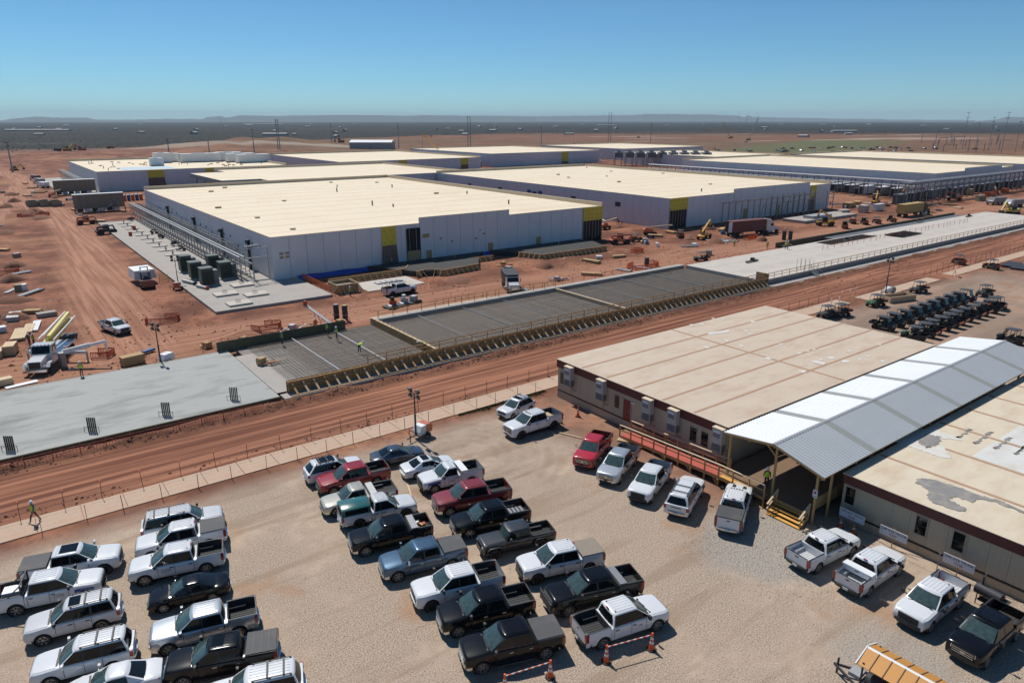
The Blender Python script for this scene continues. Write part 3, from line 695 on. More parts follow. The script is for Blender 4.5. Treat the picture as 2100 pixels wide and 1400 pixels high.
# second office, right, lower roof
PX0, PY1, PH = 48.3, 22.9, 3.82
off2 = thing('modular_office', 'beige modular office on the right with patched pale roof and maroon fascia', 'building')
piece('core', PX0 + 0.04, 92, -12, PY1, 0.02, PH - 0.08, 'siding_skirt', off2)
siding_panels(off2, PX0 + 0.02, -11.6, PY1 - 0.02, 0.78, 3.02)
for i in range(24):
    y0 = -11.6 + 1.436 * i; piece('skirt_panel', PX0 - 0.03, PX0 + 0.035, y0 + 0.008, y0 + 1.428, -0.05, 0.62, 'siding_skirt', off2)
piece('base_band', PX0 - 0.05, PX0 + 0.038, -12, PY1, 0.64, 0.76, 'trim_dark', off2)
piece('fascia', PX0 - 0.10, PX0 + 0.036, -12.05, PY1 + 0.05, 3.04, PH - 0.05, 'trim_maroon', off2)
roof2 = piece('roof', PX0 - 0.14, 92, -12.1, PY1 + 0.14, PH - 0.045, PH, 'office_roof_pale', off2); rc2 = roof2.location.copy()
# roofs of the next units are whiter; seams run along x ... y bays of about 3.6 m
for x in (53.4, 58.6, 63.8, 69.0, 74.2, 79.4): on_roof('roof_seam', x - 0.15, x + 0.15, -12, PY1 - 0.05, 0.02, 'roof_seam', roof2, rc2, PH)
for x0, x1 in ((58.9, 63.5), (64.1, 68.7)): on_roof('roof_sheet', x0, x1, -11.9, PY1 - 4.5, 0.012, 'office_roof_white', roof2, rc2, PH)
quad_patch(jag([(56.59, 23.65), (59.69, 23.79), (62.11, 22.62), (61.40, 20.06), (60.46, 21.21), (58.01, 22.00), (57.69, 21.08), (59.07, 20.63), (57.95, 19.78), (57.11, 19.11), (56.69, 19.90), (56.72, 21.81)], 7, 0.14, 3), 'roof_patch_white', PH, roof2, rc2, 0.028)
quad_patch(jag([(50.84, 19.03), (51.71, 19.20), (52.34, 18.73), (52.67, 17.32), (52.69, 15.53), (53.00, 14.23), (52.72, 12.80), (52.43, 12.76), (52.51, 14.59), (51.95, 15.32), (51.12, 15.32), (51.15, 16.45), (50.34, 16.53), (49.98, 15.34), (49.48, 15.22), (49.16, 15.56), (48.97, 16.92), (49.30, 17.52), (50.47, 17.95), (50.94, 18.72)], 8, 0.10, 4), 'roof_patch_grey', PH, roof2, rc2, 0.034)
quad_patch(jag([(58.05, 22.12), (60.19, 22.48), (60.76, 21.44), (59.32, 21.02), (57.41, 21.15)], 9, 0.16, 6), 'roof_patch_grey', PH, roof2, rc2, 0.036)
for pts in ([(61.54, 19.36), (65.14, 19.40), (65.04, 19.23), (61.63, 19.12)], [(61.86, 17.97), (65.15, 18.01), (65.05, 17.81), (61.85, 17.76)], [(62.05, 16.58), (64.23, 16.63), (63.83, 16.50), (62.01, 16.39)], [(61.64, 20.63), (64.25, 20.70), (64.24, 20.55), (61.67, 20.45)]):
    quad_patch(jag(pts, 12, 0.14, 9), 'roof_patch_grey', PH, roof2, rc2, 0.04)
WIN2 = [(22.28, 1.85), (17.19, 1.93), (14.80, 1.91)]
for y, z in WIN2: window(off2, PX0 - 0.012, y, 1.5, 2.85, 0.72)

# ---------------------------------------------------------------- porch roof between the offices
CXF, CXB = 45.0, 89.0
EL, RD, ER = (31.5, 4.9), (27.0, 5.55), (22.75, 4.5)
can = thing('porch_canopy', 'gabled corrugated metal porch roof on timber posts between the offices', 'canopy')
def corrugated(y0, z0, y1, z1, xa, xb, mat, name):
    m = MB(); k = 0.36; n = int((xb - xa) / k); rows = []
    d = Vector((0, y1 - y0, z1 - z0)).normalized(); nr = Vector((0, -d.z, d.y)); nr = nr if nr.z > 0 else -nr
    for i in range(n):
        xx = xa + (xb - xa) * i / n; w = (xb - xa) / n
        for fx, h in ((0.0, 0.0), (0.10, 0.055), (0.30, 0.055), (0.40, 0.0)):
            rows.append([(xx + fx * w, y0 + nr.y * h, z0 + nr.z * h), (xx + fx * w, y1 + nr.y * h, z1 + nr.z * h)])
    rows.append([(xb, y0, z0), (xb, y1, z1)])
    m.loft(rows); low = [[(p[0], p[1] - nr.y * 0.012, p[2] - nr.z * 0.012 - 0.0) for p in r] for r in rows]
    m.loft([low[0], low[-1]])
    return m.build(name, mat, can, recalc=False)
bays = [45.0, 52.6, 60.2, 67.8, 75.4, 83.0, 89.0]
for a, b in zip(bays, bays[1:]):
    b2 = b - 0.85 if b < 89 else b
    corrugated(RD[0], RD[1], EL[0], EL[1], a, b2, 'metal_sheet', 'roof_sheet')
    corrugated(RD[0], RD[1], ER[0], ER[1], a, b2, 'metal_sheet_grey', 'roof_sheet')  # slope facing away from the sun, its duller tone painted in
    if b < 89:
        corrugated(RD[0], RD[1], EL[0], EL[1], b2, b, 'skylight', 'skylight_sheet'); corrugated(RD[0], RD[1], ER[0], ER[1], b2, b, 'skylight', 'skylight_sheet')
m = MB(); m.prism([(RD[0] - 0.16, RD[1] + 0.0), (RD[0], RD[1] + 0.06), (RD[0] + 0.16, RD[1] + 0.02), (RD[0], RD[1] + 0.03)], CXF - 0.03, CXB, axis='x').build('ridge_cap', 'steel_galv', can)
def pt_z(y): return RD[1] + (EL[1] - RD[1]) * (y - RD[0]) / (EL[0] - RD[0]) if y > RD[0] else RD[1] + (ER[1] - RD[1]) * (y - RD[0]) / (ER[0] - RD[0])
for (y0, z0), (y1, z1) in ((EL, RD), (RD, ER)):
    for x in (CXF + 0.12,) + tuple(np.arange(49.5, 89, 4.0)): stick('rafter', (x, y0, z0 - 0.14), (x, y1, z1 - 0.14), 0.06, 0.2, 'timber', can)
for y in (31.2, 29.2, 27.0, 25.0, 23.0): stick('purlin', (CXF + 0.05, y, pt_z(y) - 0.30), (CXB, y, pt_z(y) - 0.30), 0.1, 0.12, 'timber', can)
for k, x in enumerate((45.75, 53.0, 60.5, 68.0, 75.5, 83.0)):
    for y in ((31.3, 27.1, 23.6) if k == 0 else (31.3, 27.1, 23.35)):
        stick('post', (x, y, -0.1), (x, y, pt_z(y) - 0.36), 0.15, 0.15, 'timber', can)
    for dy in (-1, 1): stick('knee_brace', (x, 27.1, 4.2), (x, 27.1 + dy * 1.0, pt_z(27.1 + dy) - 0.36), 0.09, 0.09, 'timber', can)
stick('post', (47.6, 23.5, -0.1), (47.6, 23.5, 4.3), 0.15, 0.15, 'timber', can)
# deck
deck = thing('porch_deck', 'shaded timber deck under the metal porch roof', 'deck')
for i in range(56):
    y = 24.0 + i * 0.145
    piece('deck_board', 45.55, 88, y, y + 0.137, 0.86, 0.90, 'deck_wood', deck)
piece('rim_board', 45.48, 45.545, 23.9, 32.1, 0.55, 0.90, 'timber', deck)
for x in np.arange(46, 88, 3.5): piece('joist', x, x + 0.08, 24.0, 32.1, 0.6, 0.855, 'timber', deck)
for i in range(9): piece('side_rail_board', 46.3 + i * 3, 49.2 + i * 3, 23.86, 23.90, 0.9, 1.9, 'timber', deck)
# front steps
stp = thing('front_steps', 'yellowish timber steps with sloping handrails up to the porch deck', 'stairs')
for k in range(4):
    x1 = 45.46 - 0.29 * k; z = 0.70 - 0.20 * k
    piece('tread', x1 - 0.31, x1 - 0.02, 23.75, 26.55, z - 0.04, z, 'timber_yellow', stp)
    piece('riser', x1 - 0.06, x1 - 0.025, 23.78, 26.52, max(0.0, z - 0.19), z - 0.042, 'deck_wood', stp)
for y in (23.8, 26.5):
    stick('stringer', (45.5, y, 0.62), (44.3, y, -0.12), 0.05, 0.24, 'timber', stp)
    stick('hand_rail', (45.6, y, 1.75), (44.25, y, 0.92), 0.14, 0.05, 'timber_pale', stp)
    stick('mid_rail', (45.6, y, 1.35), (44.25, y, 0.52), 0.09, 0.05, 'timber_pale', stp)
    stick('newel', (45.5, y, 0.6), (45.5, y, 1.8), 0.09, 0.09, 'timber', stp); stick('newel', (44.45, y, 0), (44.45, y, 1.0), 0.09, 0.09, 'timber', stp)
# ramp along the facade
rmp = thing('access_ramp', 'red floored timber access ramp with railings along the office wall', 'ramp')
RXA, RXB = 45.0, 46.45
def rz_(y): return 0.30 + (0.86 - 0.30) * min(1, max(0, (43.0 - y) / 11.5))
ys = np.linspace(43.0, 31.6, 9)
for a, b in zip(ys, ys[1:]):
    m = MB(); m.hexa([(RXA, b, rz_(b) - 0.06), (RXB, b, rz_(b) - 0.06), (RXB, a, rz_(a) - 0.06), (RXA, a, rz_(a) - 0.06), (RXA, b, rz_(b)), (RXB, b, rz_(b)), (RXB, a, rz_(a)), (RXA, a, rz_(a))]).build('ramp_board', 'ramp_red', rmp)
m = MB(); m.box(RXA, RXB, 30.15, 31.58, 0.80, 0.862).build('landing_board', 'timber_yellow', rmp)
m = MB(); m.box(RXA + 0.02, RXB - 0.2, 28.6, 30.13, 0.80, 0.875).build('landing_board', 'timber_pale', rmp)
m = MB(); m.box(RXA + 0.02, RXB - 0.2, 26.7, 28.58, 0.80, 0.858).build('landing_board', 'deck_wood', rmp)
yall = list(ys[::1]) + [30.2, 28.7, 27.3]
for sx in (RXA - 0.04, RXB + 0.06):
    yy = yall if sx < 45.5 else yall[:9]
    for y in yy: stick('rail_post', (sx, y, -0.1), (sx, y, rz_(y) + 1.05), 0.1, 0.1, 'timber', rmp)
    for y0, y1 in zip(yy, yy[1:]):
        stick('hand_rail', (sx, y0, rz_(y0) + 1.08), (sx, y1, rz_(y1) + 1.08), 0.15, 0.05, 'timber_pale', rmp)
        stick('mid_rail', (sx + 0.07, y0, rz_(y0) + 0.55), (sx + 0.07, y1, rz_(y1) + 0.55), 0.04, 0.10, 'timber', rmp)
        stick('side_beam', (sx, y0, rz_(y0) - 0.12), (sx, y1, rz_(y1) - 0.12), 0.06, 0.22, 'timber', rmp)
for y in ys[2::2]:
    stick('knee_brace', (RXA - 0.05, y, 0.0), (RXA - 0.05, y + 0.6, rz_(y) - 0.15), 0.08, 0.08, 'timber', rmp)
    piece('bearer', RXA - 0.2, RXB, y - 0.06, y + 0.06, rz_(y) - 0.36, rz_(y) - 0.22, 'timber', rmp)
# notice on the porch post
t = thing('porch_notice', 'small white notice fixed to the right porch post above the steps', 'sign')
piece('board', 45.62, 45.66, 23.42, 23.78, 2.35, 2.95, 'white_sign', t); piece('red_mark', 45.615, 45.6195, 23.5, 23.7, 2.65, 2.85, 'ink_red', t); piece('text_line', 45.615, 45.6195, 23.47, 23.73, 2.45, 2.5, 'ink_dark', t)
# roofs of two more units behind the second office
t = thing('storage_container', 'blue grey ribbed container roof behind the second office', 'container')
piece('body', 74.5, 80.5, 21.0, 23.4, 0, 2.6, 'siding', t)
for i in range(20): piece('roof_rib', 74.5 + i * 0.3, 74.68 + i * 0.3, 21.0, 23.4, 2.602, 2.66, 'metal_sheet', t)

# ---------------------------------------------------------------- data halls
def hall(label, x0, x1, y0, y1, h, pw=3.33, front=True, left=True, para=0.9, right=False, dark=False):
    t = thing('data_hall', label, 'building')
    piece('core', x0 + 0.15, x1 - 0.15, y0 + 0.15, y1 - 0.15, -0.1, h - 0.5, 'cladding_dark', t)
    if front:
        n = int(round((x1 - x0) / pw)); w = (x1 - x0) / n
        for i in range(n): piece('wall_panel', x0 + w * i + 0.03, x0 + w * (i + 1) - 0.03, y0, y0 + 0.148, 0, h, 'wall_panel', t)
    if left:
        n = int(round((y1 - y0 - 0.3) / pw)); w = (y1 - y0 - 0.3) / n
        for i in range(n): piece('wall_panel', x0, x0 + 0.148, y0 + 0.152 + w * i + 0.03, y0 + 0.152 + w * (i + 1) - 0.03, 0, h, 'wall_panel', t)
    if right: piece('wall', x1 - 0.148, x1, y0 + 0.15, y1, 0, h, 'wall_panel', t)
    r = piece('roof', x0 + 0.15, x1 - 0.15, y0 + 0.15, y1 - 0.15, h - 0.49, h - 0.12, 'roof_membrane', t)
    if pw < 4:
        for yy in np.arange(y0 + 6, y1 - 3, 9.2): piece('membrane_seam', x0 + 0.4, x1 - 0.4, yy - 0.05, yy + 0.05, h - 0.119, h - 0.10, 'membrane_seam', t)
    piece('roof_edge', x0 - 0.03, x0 + 0.18, y0 + 0.19, y1, h + 0.002, h + 0.08, 'roof_edge', t)
    piece('roof_edge', x0 - 0.03, x1, y0 - 0.03, y0 + 0.18, h + 0.002, h + 0.08, 'roof_edge', t)
    piece('parapet', x0 + 0.16, x1, y1 - 0.14, y1 + 0.3, h - 0.5, h + para, 'roof_edge', t)
    piece('parapet', x1 - 0.14, x1 + 0.3, y0 + 0.2, y1 - 0.16, h - 0.5, h + para * 0.9, 'roof_edge', t)
    return t
h1 = hall('nearest white panelled data hall with broad cream roof behind the transformer pad', 41.5, 125.7, 130.0, 248.0, 8.4)
hc = hall('white data hall with cream roof behind the brown container truck', 152.3, 234.0, 131.2, 256.0, 8.4)
# raised parapet part of the front walls
def raised(t, x0, x1, y, h0, h1_, pw=3.33):
    n = int(round((x1 - x0) / pw)); w = (x1 - x0) / n
    for i in range(n): piece('parapet_panel', x0 + w * i + 0.03, x0 + w * (i + 1) - 0.03, y - 0.13, y - 0.005, 0.0, h1_, 'wall_panel', t)
    piece('roof_edge', x0, x1, y - 0.16, y + 0.14, h1_ + 0.002, h1_ + 0.07, 'roof_edge', t)
    piece('parapet_back', x0, x1, y + 0.185, y + 0.4, h0 - 0.1, h1_ - 0.02, 'roof_edge', t)
raised(h1, 72.9, 96.2, 130.0, 8.4, 9.6)
raised(hc, 181.0, 221.0, 131.2, 8.4, 9.5)
def sheathing(t, x0, x1, y, h, zb, frac=0.52, dark=False):
    """unfinished bay: yellow wrapped board above, hanging brown plastic or dark opening below"""
    zm = h * (1 - frac * 0.9) + 0.1
    o = piece('sheathing_board', x0, x1, y - 0.19, y - 0.135, zm, h - 0.05, 'sheathing_yellow', t); c = o.location.copy()
    n = max(2, int((x1 - x0) / 1.3))
    for r in range(3):
        for i in range(n):
            cx = x0 + (i + 0.5) * (x1 - x0) / n + (0.25 if r % 2 else -0.2); cz = zm + (h - zm) * (r + 0.5) / 3.2
            sub(piece('print_mark', cx - 0.14, cx + 0.14, y - 0.194, y - 0.1905, cz - 0.07, cz + 0.07, 'ink_dark'), o, c)
    if dark:
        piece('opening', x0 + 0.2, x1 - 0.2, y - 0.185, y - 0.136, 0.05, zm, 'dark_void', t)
        for i in range(7): 
            xx = x0 + (x1 - x0) * i / 6.5; piece('plastic_strip', xx, xx + 0.35, y - 0.20, y - 0.187, 0.4 + (i % 3) * 0.3, zm, 'wrap_brown', t)
    else:
        m = MB(); rows = []; n = 14
        for i in range(n + 1):
            u = i / n; xt = x0 + (x1 - x0) * u; xb = x0 - 0.35 + (x1 - x0 + 0.7) * u; d = 0.10 * math.sin(u * 26)
            rows.append([(xt, y - 0.2 + d * 0.3, zm), (xt * 0.5 + xb * 0.5, y - 0.3 + d, zm * 0.5), (xb, y - 0.36 + d, zb)])
        m.loft(rows); m.build('plastic_curtain', 'wrap_brown', t, recalc=False, smooth=60)
sheathing(h1, 64.0, 67.2, 130.0, 8.42, 0.3)
sheathing(h1, 119.0, 125.6, 130.0, 8.42, 0.3, 0.45, True)
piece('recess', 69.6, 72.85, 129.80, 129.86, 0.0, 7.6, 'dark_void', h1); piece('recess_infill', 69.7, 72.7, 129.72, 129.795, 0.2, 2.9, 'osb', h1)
for i, x in enumerate((70.2, 71.0, 71.8)): piece('recess_stud', x, x + 0.12, 129.74, 129.79, 2.9, 7.4, 'trim_maroon' if i == 1 else 'steel_grey', h1)
sheathing(hc, 152.4, 159.8, 131.2, 8.42, 0.3, 0.45, True)
sheathing(hc, 222.0, 225.4, 131.2, 8.42, 0.3)
# small openings covered with boards
for x, z, w, hh in ((42.9, 5.0, 0.75, 0.45), (44.0, 5.05, 0.75, 0.45), (42.9, 4.3, 0.75, 0.45), (44.0, 4.35, 0.75, 0.45)): piece('board_cover', x, x + w, 129.96, 129.995, z, z + hh, 'osb', h1)
BC = [((74.24, 5.75), 1.6, .8), ((77.92, 4.82), .55, .35), ((80.70, 3.98), .55, .35), ((87.04, 3.96), .55, .35), ((89.05, 4.83), .55, .35), ((88.08, 5.69), .35, .3)]
for (x, z), w, hh in BC: piece('board_cover', x - w / 2, x + w / 2, 129.80, 129.862, z - hh / 2, z + hh / 2, 'osb', h1)
for px_, w in (((74.85, 1.85)[0], 1.3), ((90.89, 1.78)[0], 1.3), ((104.91, 1.74)[0], 1.3)):
    d = piece('board_door', px_ - w / 2, px_ + w / 2, 129.78, 129.86, 0.35, 2.6, 'osb', h1)
rr = random.Random(2)
for i, y in enumerate(np.linspace(136, 240, 22)):
    z = rr.uniform(3.6, 5.6); piece('sleeve_hole', 41.455, 41.495, y, y + 0.5, z, z + 0.55, 'dark_void', h1)
    if i % 2: piece('sleeve_hole', 41.455, 41.495, y + 1.0, y + 1.4, z - 1.0, z - 0.5, 'dark_void', h1)
for i, y in enumerate((143.0, 162.0, 186.0, 215.0)):
    m = MB(); m.cyl((41.2, y, 0.2), (41.2, y, 5.6), 0.28, n=8); m.box(40.75, 41.4, y - 0.5, y + 0.5, 5.61, 6.4); m.build('down_pipe', 'steel_dark', h1)
piece('plinth_sheet', 48, 100, 129.2, 129.7, -0.1, 0.55, 'tarp_blue', h1)
m = MB(); rows = []
for i in range(27):
    x = 46 + i * 2.0; rows.append([(x, 129.72, 0.8 + 0.08 * math.sin(i * 1.7)), (x, 129.1, 0.5), (x, 128.3 + 0.2 * math.sin(i * 2.3), 0.12)])
m.loft(rows).build('ground_sheet', 'tarp_blue', h1, recalc=False)
# boarded doors on the second hall and its steel frame
for x in (186.0, 203.0): piece('board_door', x, x + 2.0, 131.0, 131.06, 0.3, 3.3, 'osb', hc)
for y in np.arange(150, 250, 20): piece('wall_louvre', 152.2, 152.29, y, y + 2.2, 4.5, 5.8, 'steel_dark', hc)
piece('wall_louvre', 152.2, 152.29, 187, 189, 5, 6.2, 'porta_blue', hc); piece('wall_louvre', 152.2, 152.29, 193, 195, 5, 6.2, 'porta_blue', hc)
# roof fittings
def roof_bits(t, seed, x0, x1, y0, y1, z, n):
    r = random.Random(seed)
    for i in range(n):
        x = r.uniform(x0, x1); y = r.uniform(y0, y1); k = r.random()
        if k < 0.4: piece('vent_pipe', x, x + 0.25, y, y + 0.25, z, z + r.uniform(0.6, 1.3), 'steel_dark', t)
        elif k < 0.7: piece('roof_hatch', x, x + 1.0, y, y + 0.7, z, z + 0.35, 'roof_edge', t)
        else: piece('material_bundle', x, x + 1.4, y, y + 0.5, z, z + 0.4, 'timber', t)
roof_bits(h1, 1, 46, 120, 135, 245, 8.28, 16); roof_bits(hc, 2, 158, 228, 136, 250, 8.28, 9)
# rooms linking the halls at the back
lk1 = hall('low link building with cream roof joining the halls behind the nearest roof', 84.0, 165.0, 256.5, 330.0, 8.4, 4.5, front=True, left=True, para=0.8)
lk2 = thing('roofed_walkway', 'open sided roofed walkway with cream roof left of the link building', 'canopy')
piece('roof', 70.0, 83.9, 266.0, 312.0, 7.4, 8.5, 'roof_membrane', lk2); piece('fascia', 69.8, 69.98, 266, 312, 7.0, 8.6, 'steel_grey', lk2); piece('fascia', 70, 83.9, 265.8, 265.98, 7.0, 8.6, 'steel_galv', lk2)
for y in (268, 280, 292, 304): piece('post', 70.4, 70.8, y, y + 0.4, 0, 7.4, 'steel_grey', lk2)
hb = hall('white data hall with crowded roof equipment and yellow wrapped bays far left', 41.0, 122.0, 346.0, 448.0, 8.4, 4.5)
for x0, x1 in ((60.5, 67.0), (84.5, 90.5), (108, 113)): sheathing(hb, x0, x1, 346.0, 8.42, 0.3, 0.45 if x0 < 70 else 0.98)
hd = hall('white data hall with cream roof behind the link building', 152.0, 240.0, 352.0, 460.0, 8.4, 4.5)
for x0, x1 in ((186, 191), (226, 231)): sheathing(hd, x0, x1, 352.0, 8.42, 0.3)
# roof equipment on the far left hall: chillers, ducts, unpacked crates
rr = random.Random(21)
def chiller(x, y, lx, ly, h, label):
    t = thing('rooftop_unit', label, 'roof unit', (x, y, 8.28), 0, 'plant on the far left hall roof')
    piece('casing', 0, lx, 0, ly, 0.35, h, 'roof_equipment', t)
    n = max(2, int(lx / 2.2))
    for i in range(n): piece('casing_door', i * lx / n + 0.1, (i + 1) * lx / n - 0.1, -0.05, -0.004, 0.5, h - 0.25, 'white_plain', t)
    piece('skid', -0.1, lx + 0.1, 0.1, ly - 0.1, 0, 0.345, 'steel_dark', t); piece('top_fan', lx * 0.3, lx * 0.6, ly * 0.3, ly * 0.7, h + 0.002, h + 0.25, 'steel_galv', t)
UNITS = [((74.20, 401.05), 7, 3.5, 3.4, 'small white plant unit left of the white rooftop row'), ((80.46, 407.18), 6, 3.5, 3.0, 'white plant unit second in the rooftop row'),
         ((85.89, 397.66), 17, 4, 3.0, 'long white plant unit above the yellow wrapped bay'), ((104.62, 400.46), 11, 4, 3.2, 'white plant unit right of the long one on the far roof'),
         ((106.34, 387.85), 12, 4, 3.0, 'white plant unit third from the roof end'), ((108.18, 375.67), 14, 4, 2.9, 'white plant unit nearest the right end of the far roof'), ((67.73, 376.22), 5, 3, 2.5, 'low white unit near the blue roof sheet')]
for (x, y), lx, ly, h, lab in UNITS: chiller(x, y, lx * 1.15, ly * 1.3, h * 1.45, lab)
t = thing('roof_sheet', 'pale blue sheet spread on the far left hall roof', 'sheet'); piece('sheet', 52, 74, 352, 374, 8.281, 8.31, 'steel_galv', t)
M('sheet_blue', (0.36, 0.47, 0.53), rough=0.6); t.children[0].data = t.children[0].data.copy(); t.children[0].data.materials[0] = MATS['sheet_blue']
roof_bits(hb, 5, 46, 116, 350, 440, 8.28, 60)
# hall group farther right
ha = hall('distant cream roofed data hall left of the cooling towers', 270.0, 366.0, 384.0, 492.0, 8.4, 8, para=0.6)
he = hall('distant cream roofed data hall behind the cooling towers', 398.0, 492.0, 392.0, 492.0, 8.4, 8, para=0.6)
hf = hall('long cream roofed data hall behind the steel frames on the right', 312.0, 392.0, 131.0, 262.0, 8.4, 5, para=0.8)
hg = hall('cream roofed data hall at the right edge of the picture', 416.0, 500.0, 131.0, 262.0, 8.4, 8, para=0.8)
hh = hall('low cream roofed link building between the right hand halls', 366.0, 430.0, 275.0, 360.0, 7.6, 8, para=0.6)
raised(hf, 340, 378, 131.0, 8.4, 9.6, 5)
sheathing(ha, 330, 336, 384, 8.42, 0.3, 0.9)

# ---------------------------------------------------------------- road vehicles
# local axes: x forward, y left, z up, origin on the ground midway between the axles
PICK = dict(wb=3.69, xf=2.76, xr=-2.98, w=1.01, hf=1.15, hc=1.27, belt=1.27, roof=1.96, rail=1.38, sill=0.46, xc=1.46, r0=0.58, r1=-1.08, xb=-1.24, bed0=-1.33, wr=0.42, R=0.485, floor=0.82, doors=((1.02, 0.0), (0.0, -1.16)))
SPECS = {}
def variant(base, **k): d = dict(base); d.update(k); return d
HD = variant(PICK, wb=3.95, xf=2.92, xr=-3.12, hf=1.24, hc=1.36, belt=1.37, roof=2.07, rail=1.48, sill=0.54, xc=1.55, r0=0.66, r1=-1.12, xb=-1.28, bed0=-1.38, wr=0.44, R=0.52, floor=0.92, doors=((1.1, 0.02), (0.02, -1.2)))
RAMV = variant(PICK, wb=3.57, xf=2.80, xr=-3.0, hf=1.08, hc=1.25, belt=1.26, roof=1.94, rail=1.36)
CHEVY = variant(PICK, wb=3.74, xf=2.78, xr=-2.97, hf=1.18, hc=1.28, w=1.02)
REG = variant(PICK, wb=3.2, xf=2.52, xr=-2.75, xc=1.16, r0=0.42, r1=-0.42, xb=-0.55, bed0=-0.66, doors=((0.74, -0.45),))
EXT = variant(PICK, wb=3.55, xf=2.7, xr=-3.05, xc=1.3, r0=0.58, r1=-0.55, xb=-0.7, bed0=-0.82, roof=1.84, hf=1.0, hc=1.12, belt=1.14, rail=1.22, doors=((0.88, -0.1), (-0.1, -0.62)))
JEEP = variant(PICK, floor=0.8, wb=3.49, xf=2.55, xr=-2.85, w=0.86, hf=1.18, hc=1.24, belt=1.24, roof=1.88, rail=1.22, xc=0.98, r0=0.74, r1=-0.98, xb=-1.02, bed0=-1.1, wr=0.42, R=0.50, sill=0.5, doors=((0.86, 0.0), (0.0, -0.92)), jeep=True)
SUV = variant(PICK, suv=True, wb=2.95, xf=2.38, xr=-2.52, w=0.99, hf=1.08, hc=1.19, belt=1.21, roof=1.90, xc=1.10, r0=0.30, r1=-2.16, xb=-2.44, doors=((0.78, -0.18), (-0.18, -1.06)), wr=0.39, R=0.46)
SUVL = variant(SUV, wb=3.3, xf=2.60, xr=-2.80, r1=-2.42, xb=-2.72, xc=1.28, r0=0.50, doors=((0.88, -0.12), (-0.12, -1.10)))
CUV = variant(SUV, wb=2.7, xf=2.1, xr=-2.08, w=0.92, hf=0.95, hc=1.07, belt=1.08, roof=1.68, xc=1.0, r0=0.2, r1=-1.55, xb=-2.0, wr=0.35, R=0.41, sill=0.36, doors=((0.72, -0.15), (-0.15, -0.92)))
XUV = variant(CUV, wb=3.0, xf=2.36, xr=-2.46, w=0.98, roof=1.74, r1=-1.85, xb=-2.36, belt=1.12, hc=1.1)
CAR = variant(SUV, sedan=True, wb=2.78, xf=2.22, xr=-2.40, w=0.92, hf=0.72, hc=0.94, belt=0.95, roof=1.45, xc=1.02, r0=0.16, r1=-0.88, xb=-1.72, trunk=1.0, wr=0.335, R=0.39, sill=0.30, doors=((0.74, -0.22), (-0.22, -0.98)))
KINDS_ = dict(pick=PICK, hd=HD, ram=RAMV, chevy=CHEVY, reg=REG, ext=EXT, jeep=JEEP, suv=SUV, suvl=SUVL, cuv=CUV, xuv=XUV, car=CAR)

def wheel_meshes(r):
    k = ('wheel', round(r, 3))
    if k not in SPECS:
        t = MB(); hw = 0.14
        t.lathe([(r * 0.66, -hw), (r * 0.93, -hw), (r * 0.985, -hw * 0.72), (r, -hw * 0.3), (r, hw * 0.3), (r * 0.985, hw * 0.72), (r * 0.93, hw), (r * 0.66, hw), (r * 0.64, 0), (r * 0.66, -hw)], n=22)
        d = MB(); rr_ = r * 0.67
        d.lathe([(rr_, hw * 0.98), (rr_ * 0.93, hw * 1.0), (rr_ * 0.9, hw * 0.55), (rr_ * 0.9, -hw * 0.9), (rr_, -hw * 0.98)], n=22)
        d.lathe([(rr_ * 0.9, hw * 0.25), (0.001, hw * 0.25)], n=12, m=1)
        d.lathe([(rr_ * 0.26, hw * 0.3), (rr_ * 0.24, hw * 0.85), (0.001, hw * 0.9)], n=10)
        for i in range(6):
            a = i * math.pi / 3
            ca, sa = math.cos(a), math.sin(a)
            def P(u, v, y): return (u * ca - v * sa, y, u * sa + v * ca)
            d.hexa([P(rr_ * .18, -.045, hw * .45), P(rr_ * .93, -.06, hw * .5), P(rr_ * .93, .06, hw * .5), P(rr_ * .18, .045, hw * .45), P(rr_ * .18, -.035, hw * .82), P(rr_ * .93, -.045, hw * .9), P(rr_ * .93, .045, hw * .9), P(rr_ * .18, .035, hw * .82)])
        SPECS[k] = (t.mesh('wheel', ['tyre'], smooth=40), d.mesh('rim', ['rim_metal', 'rim_dark'], smooth=35))
    return SPECS[k]

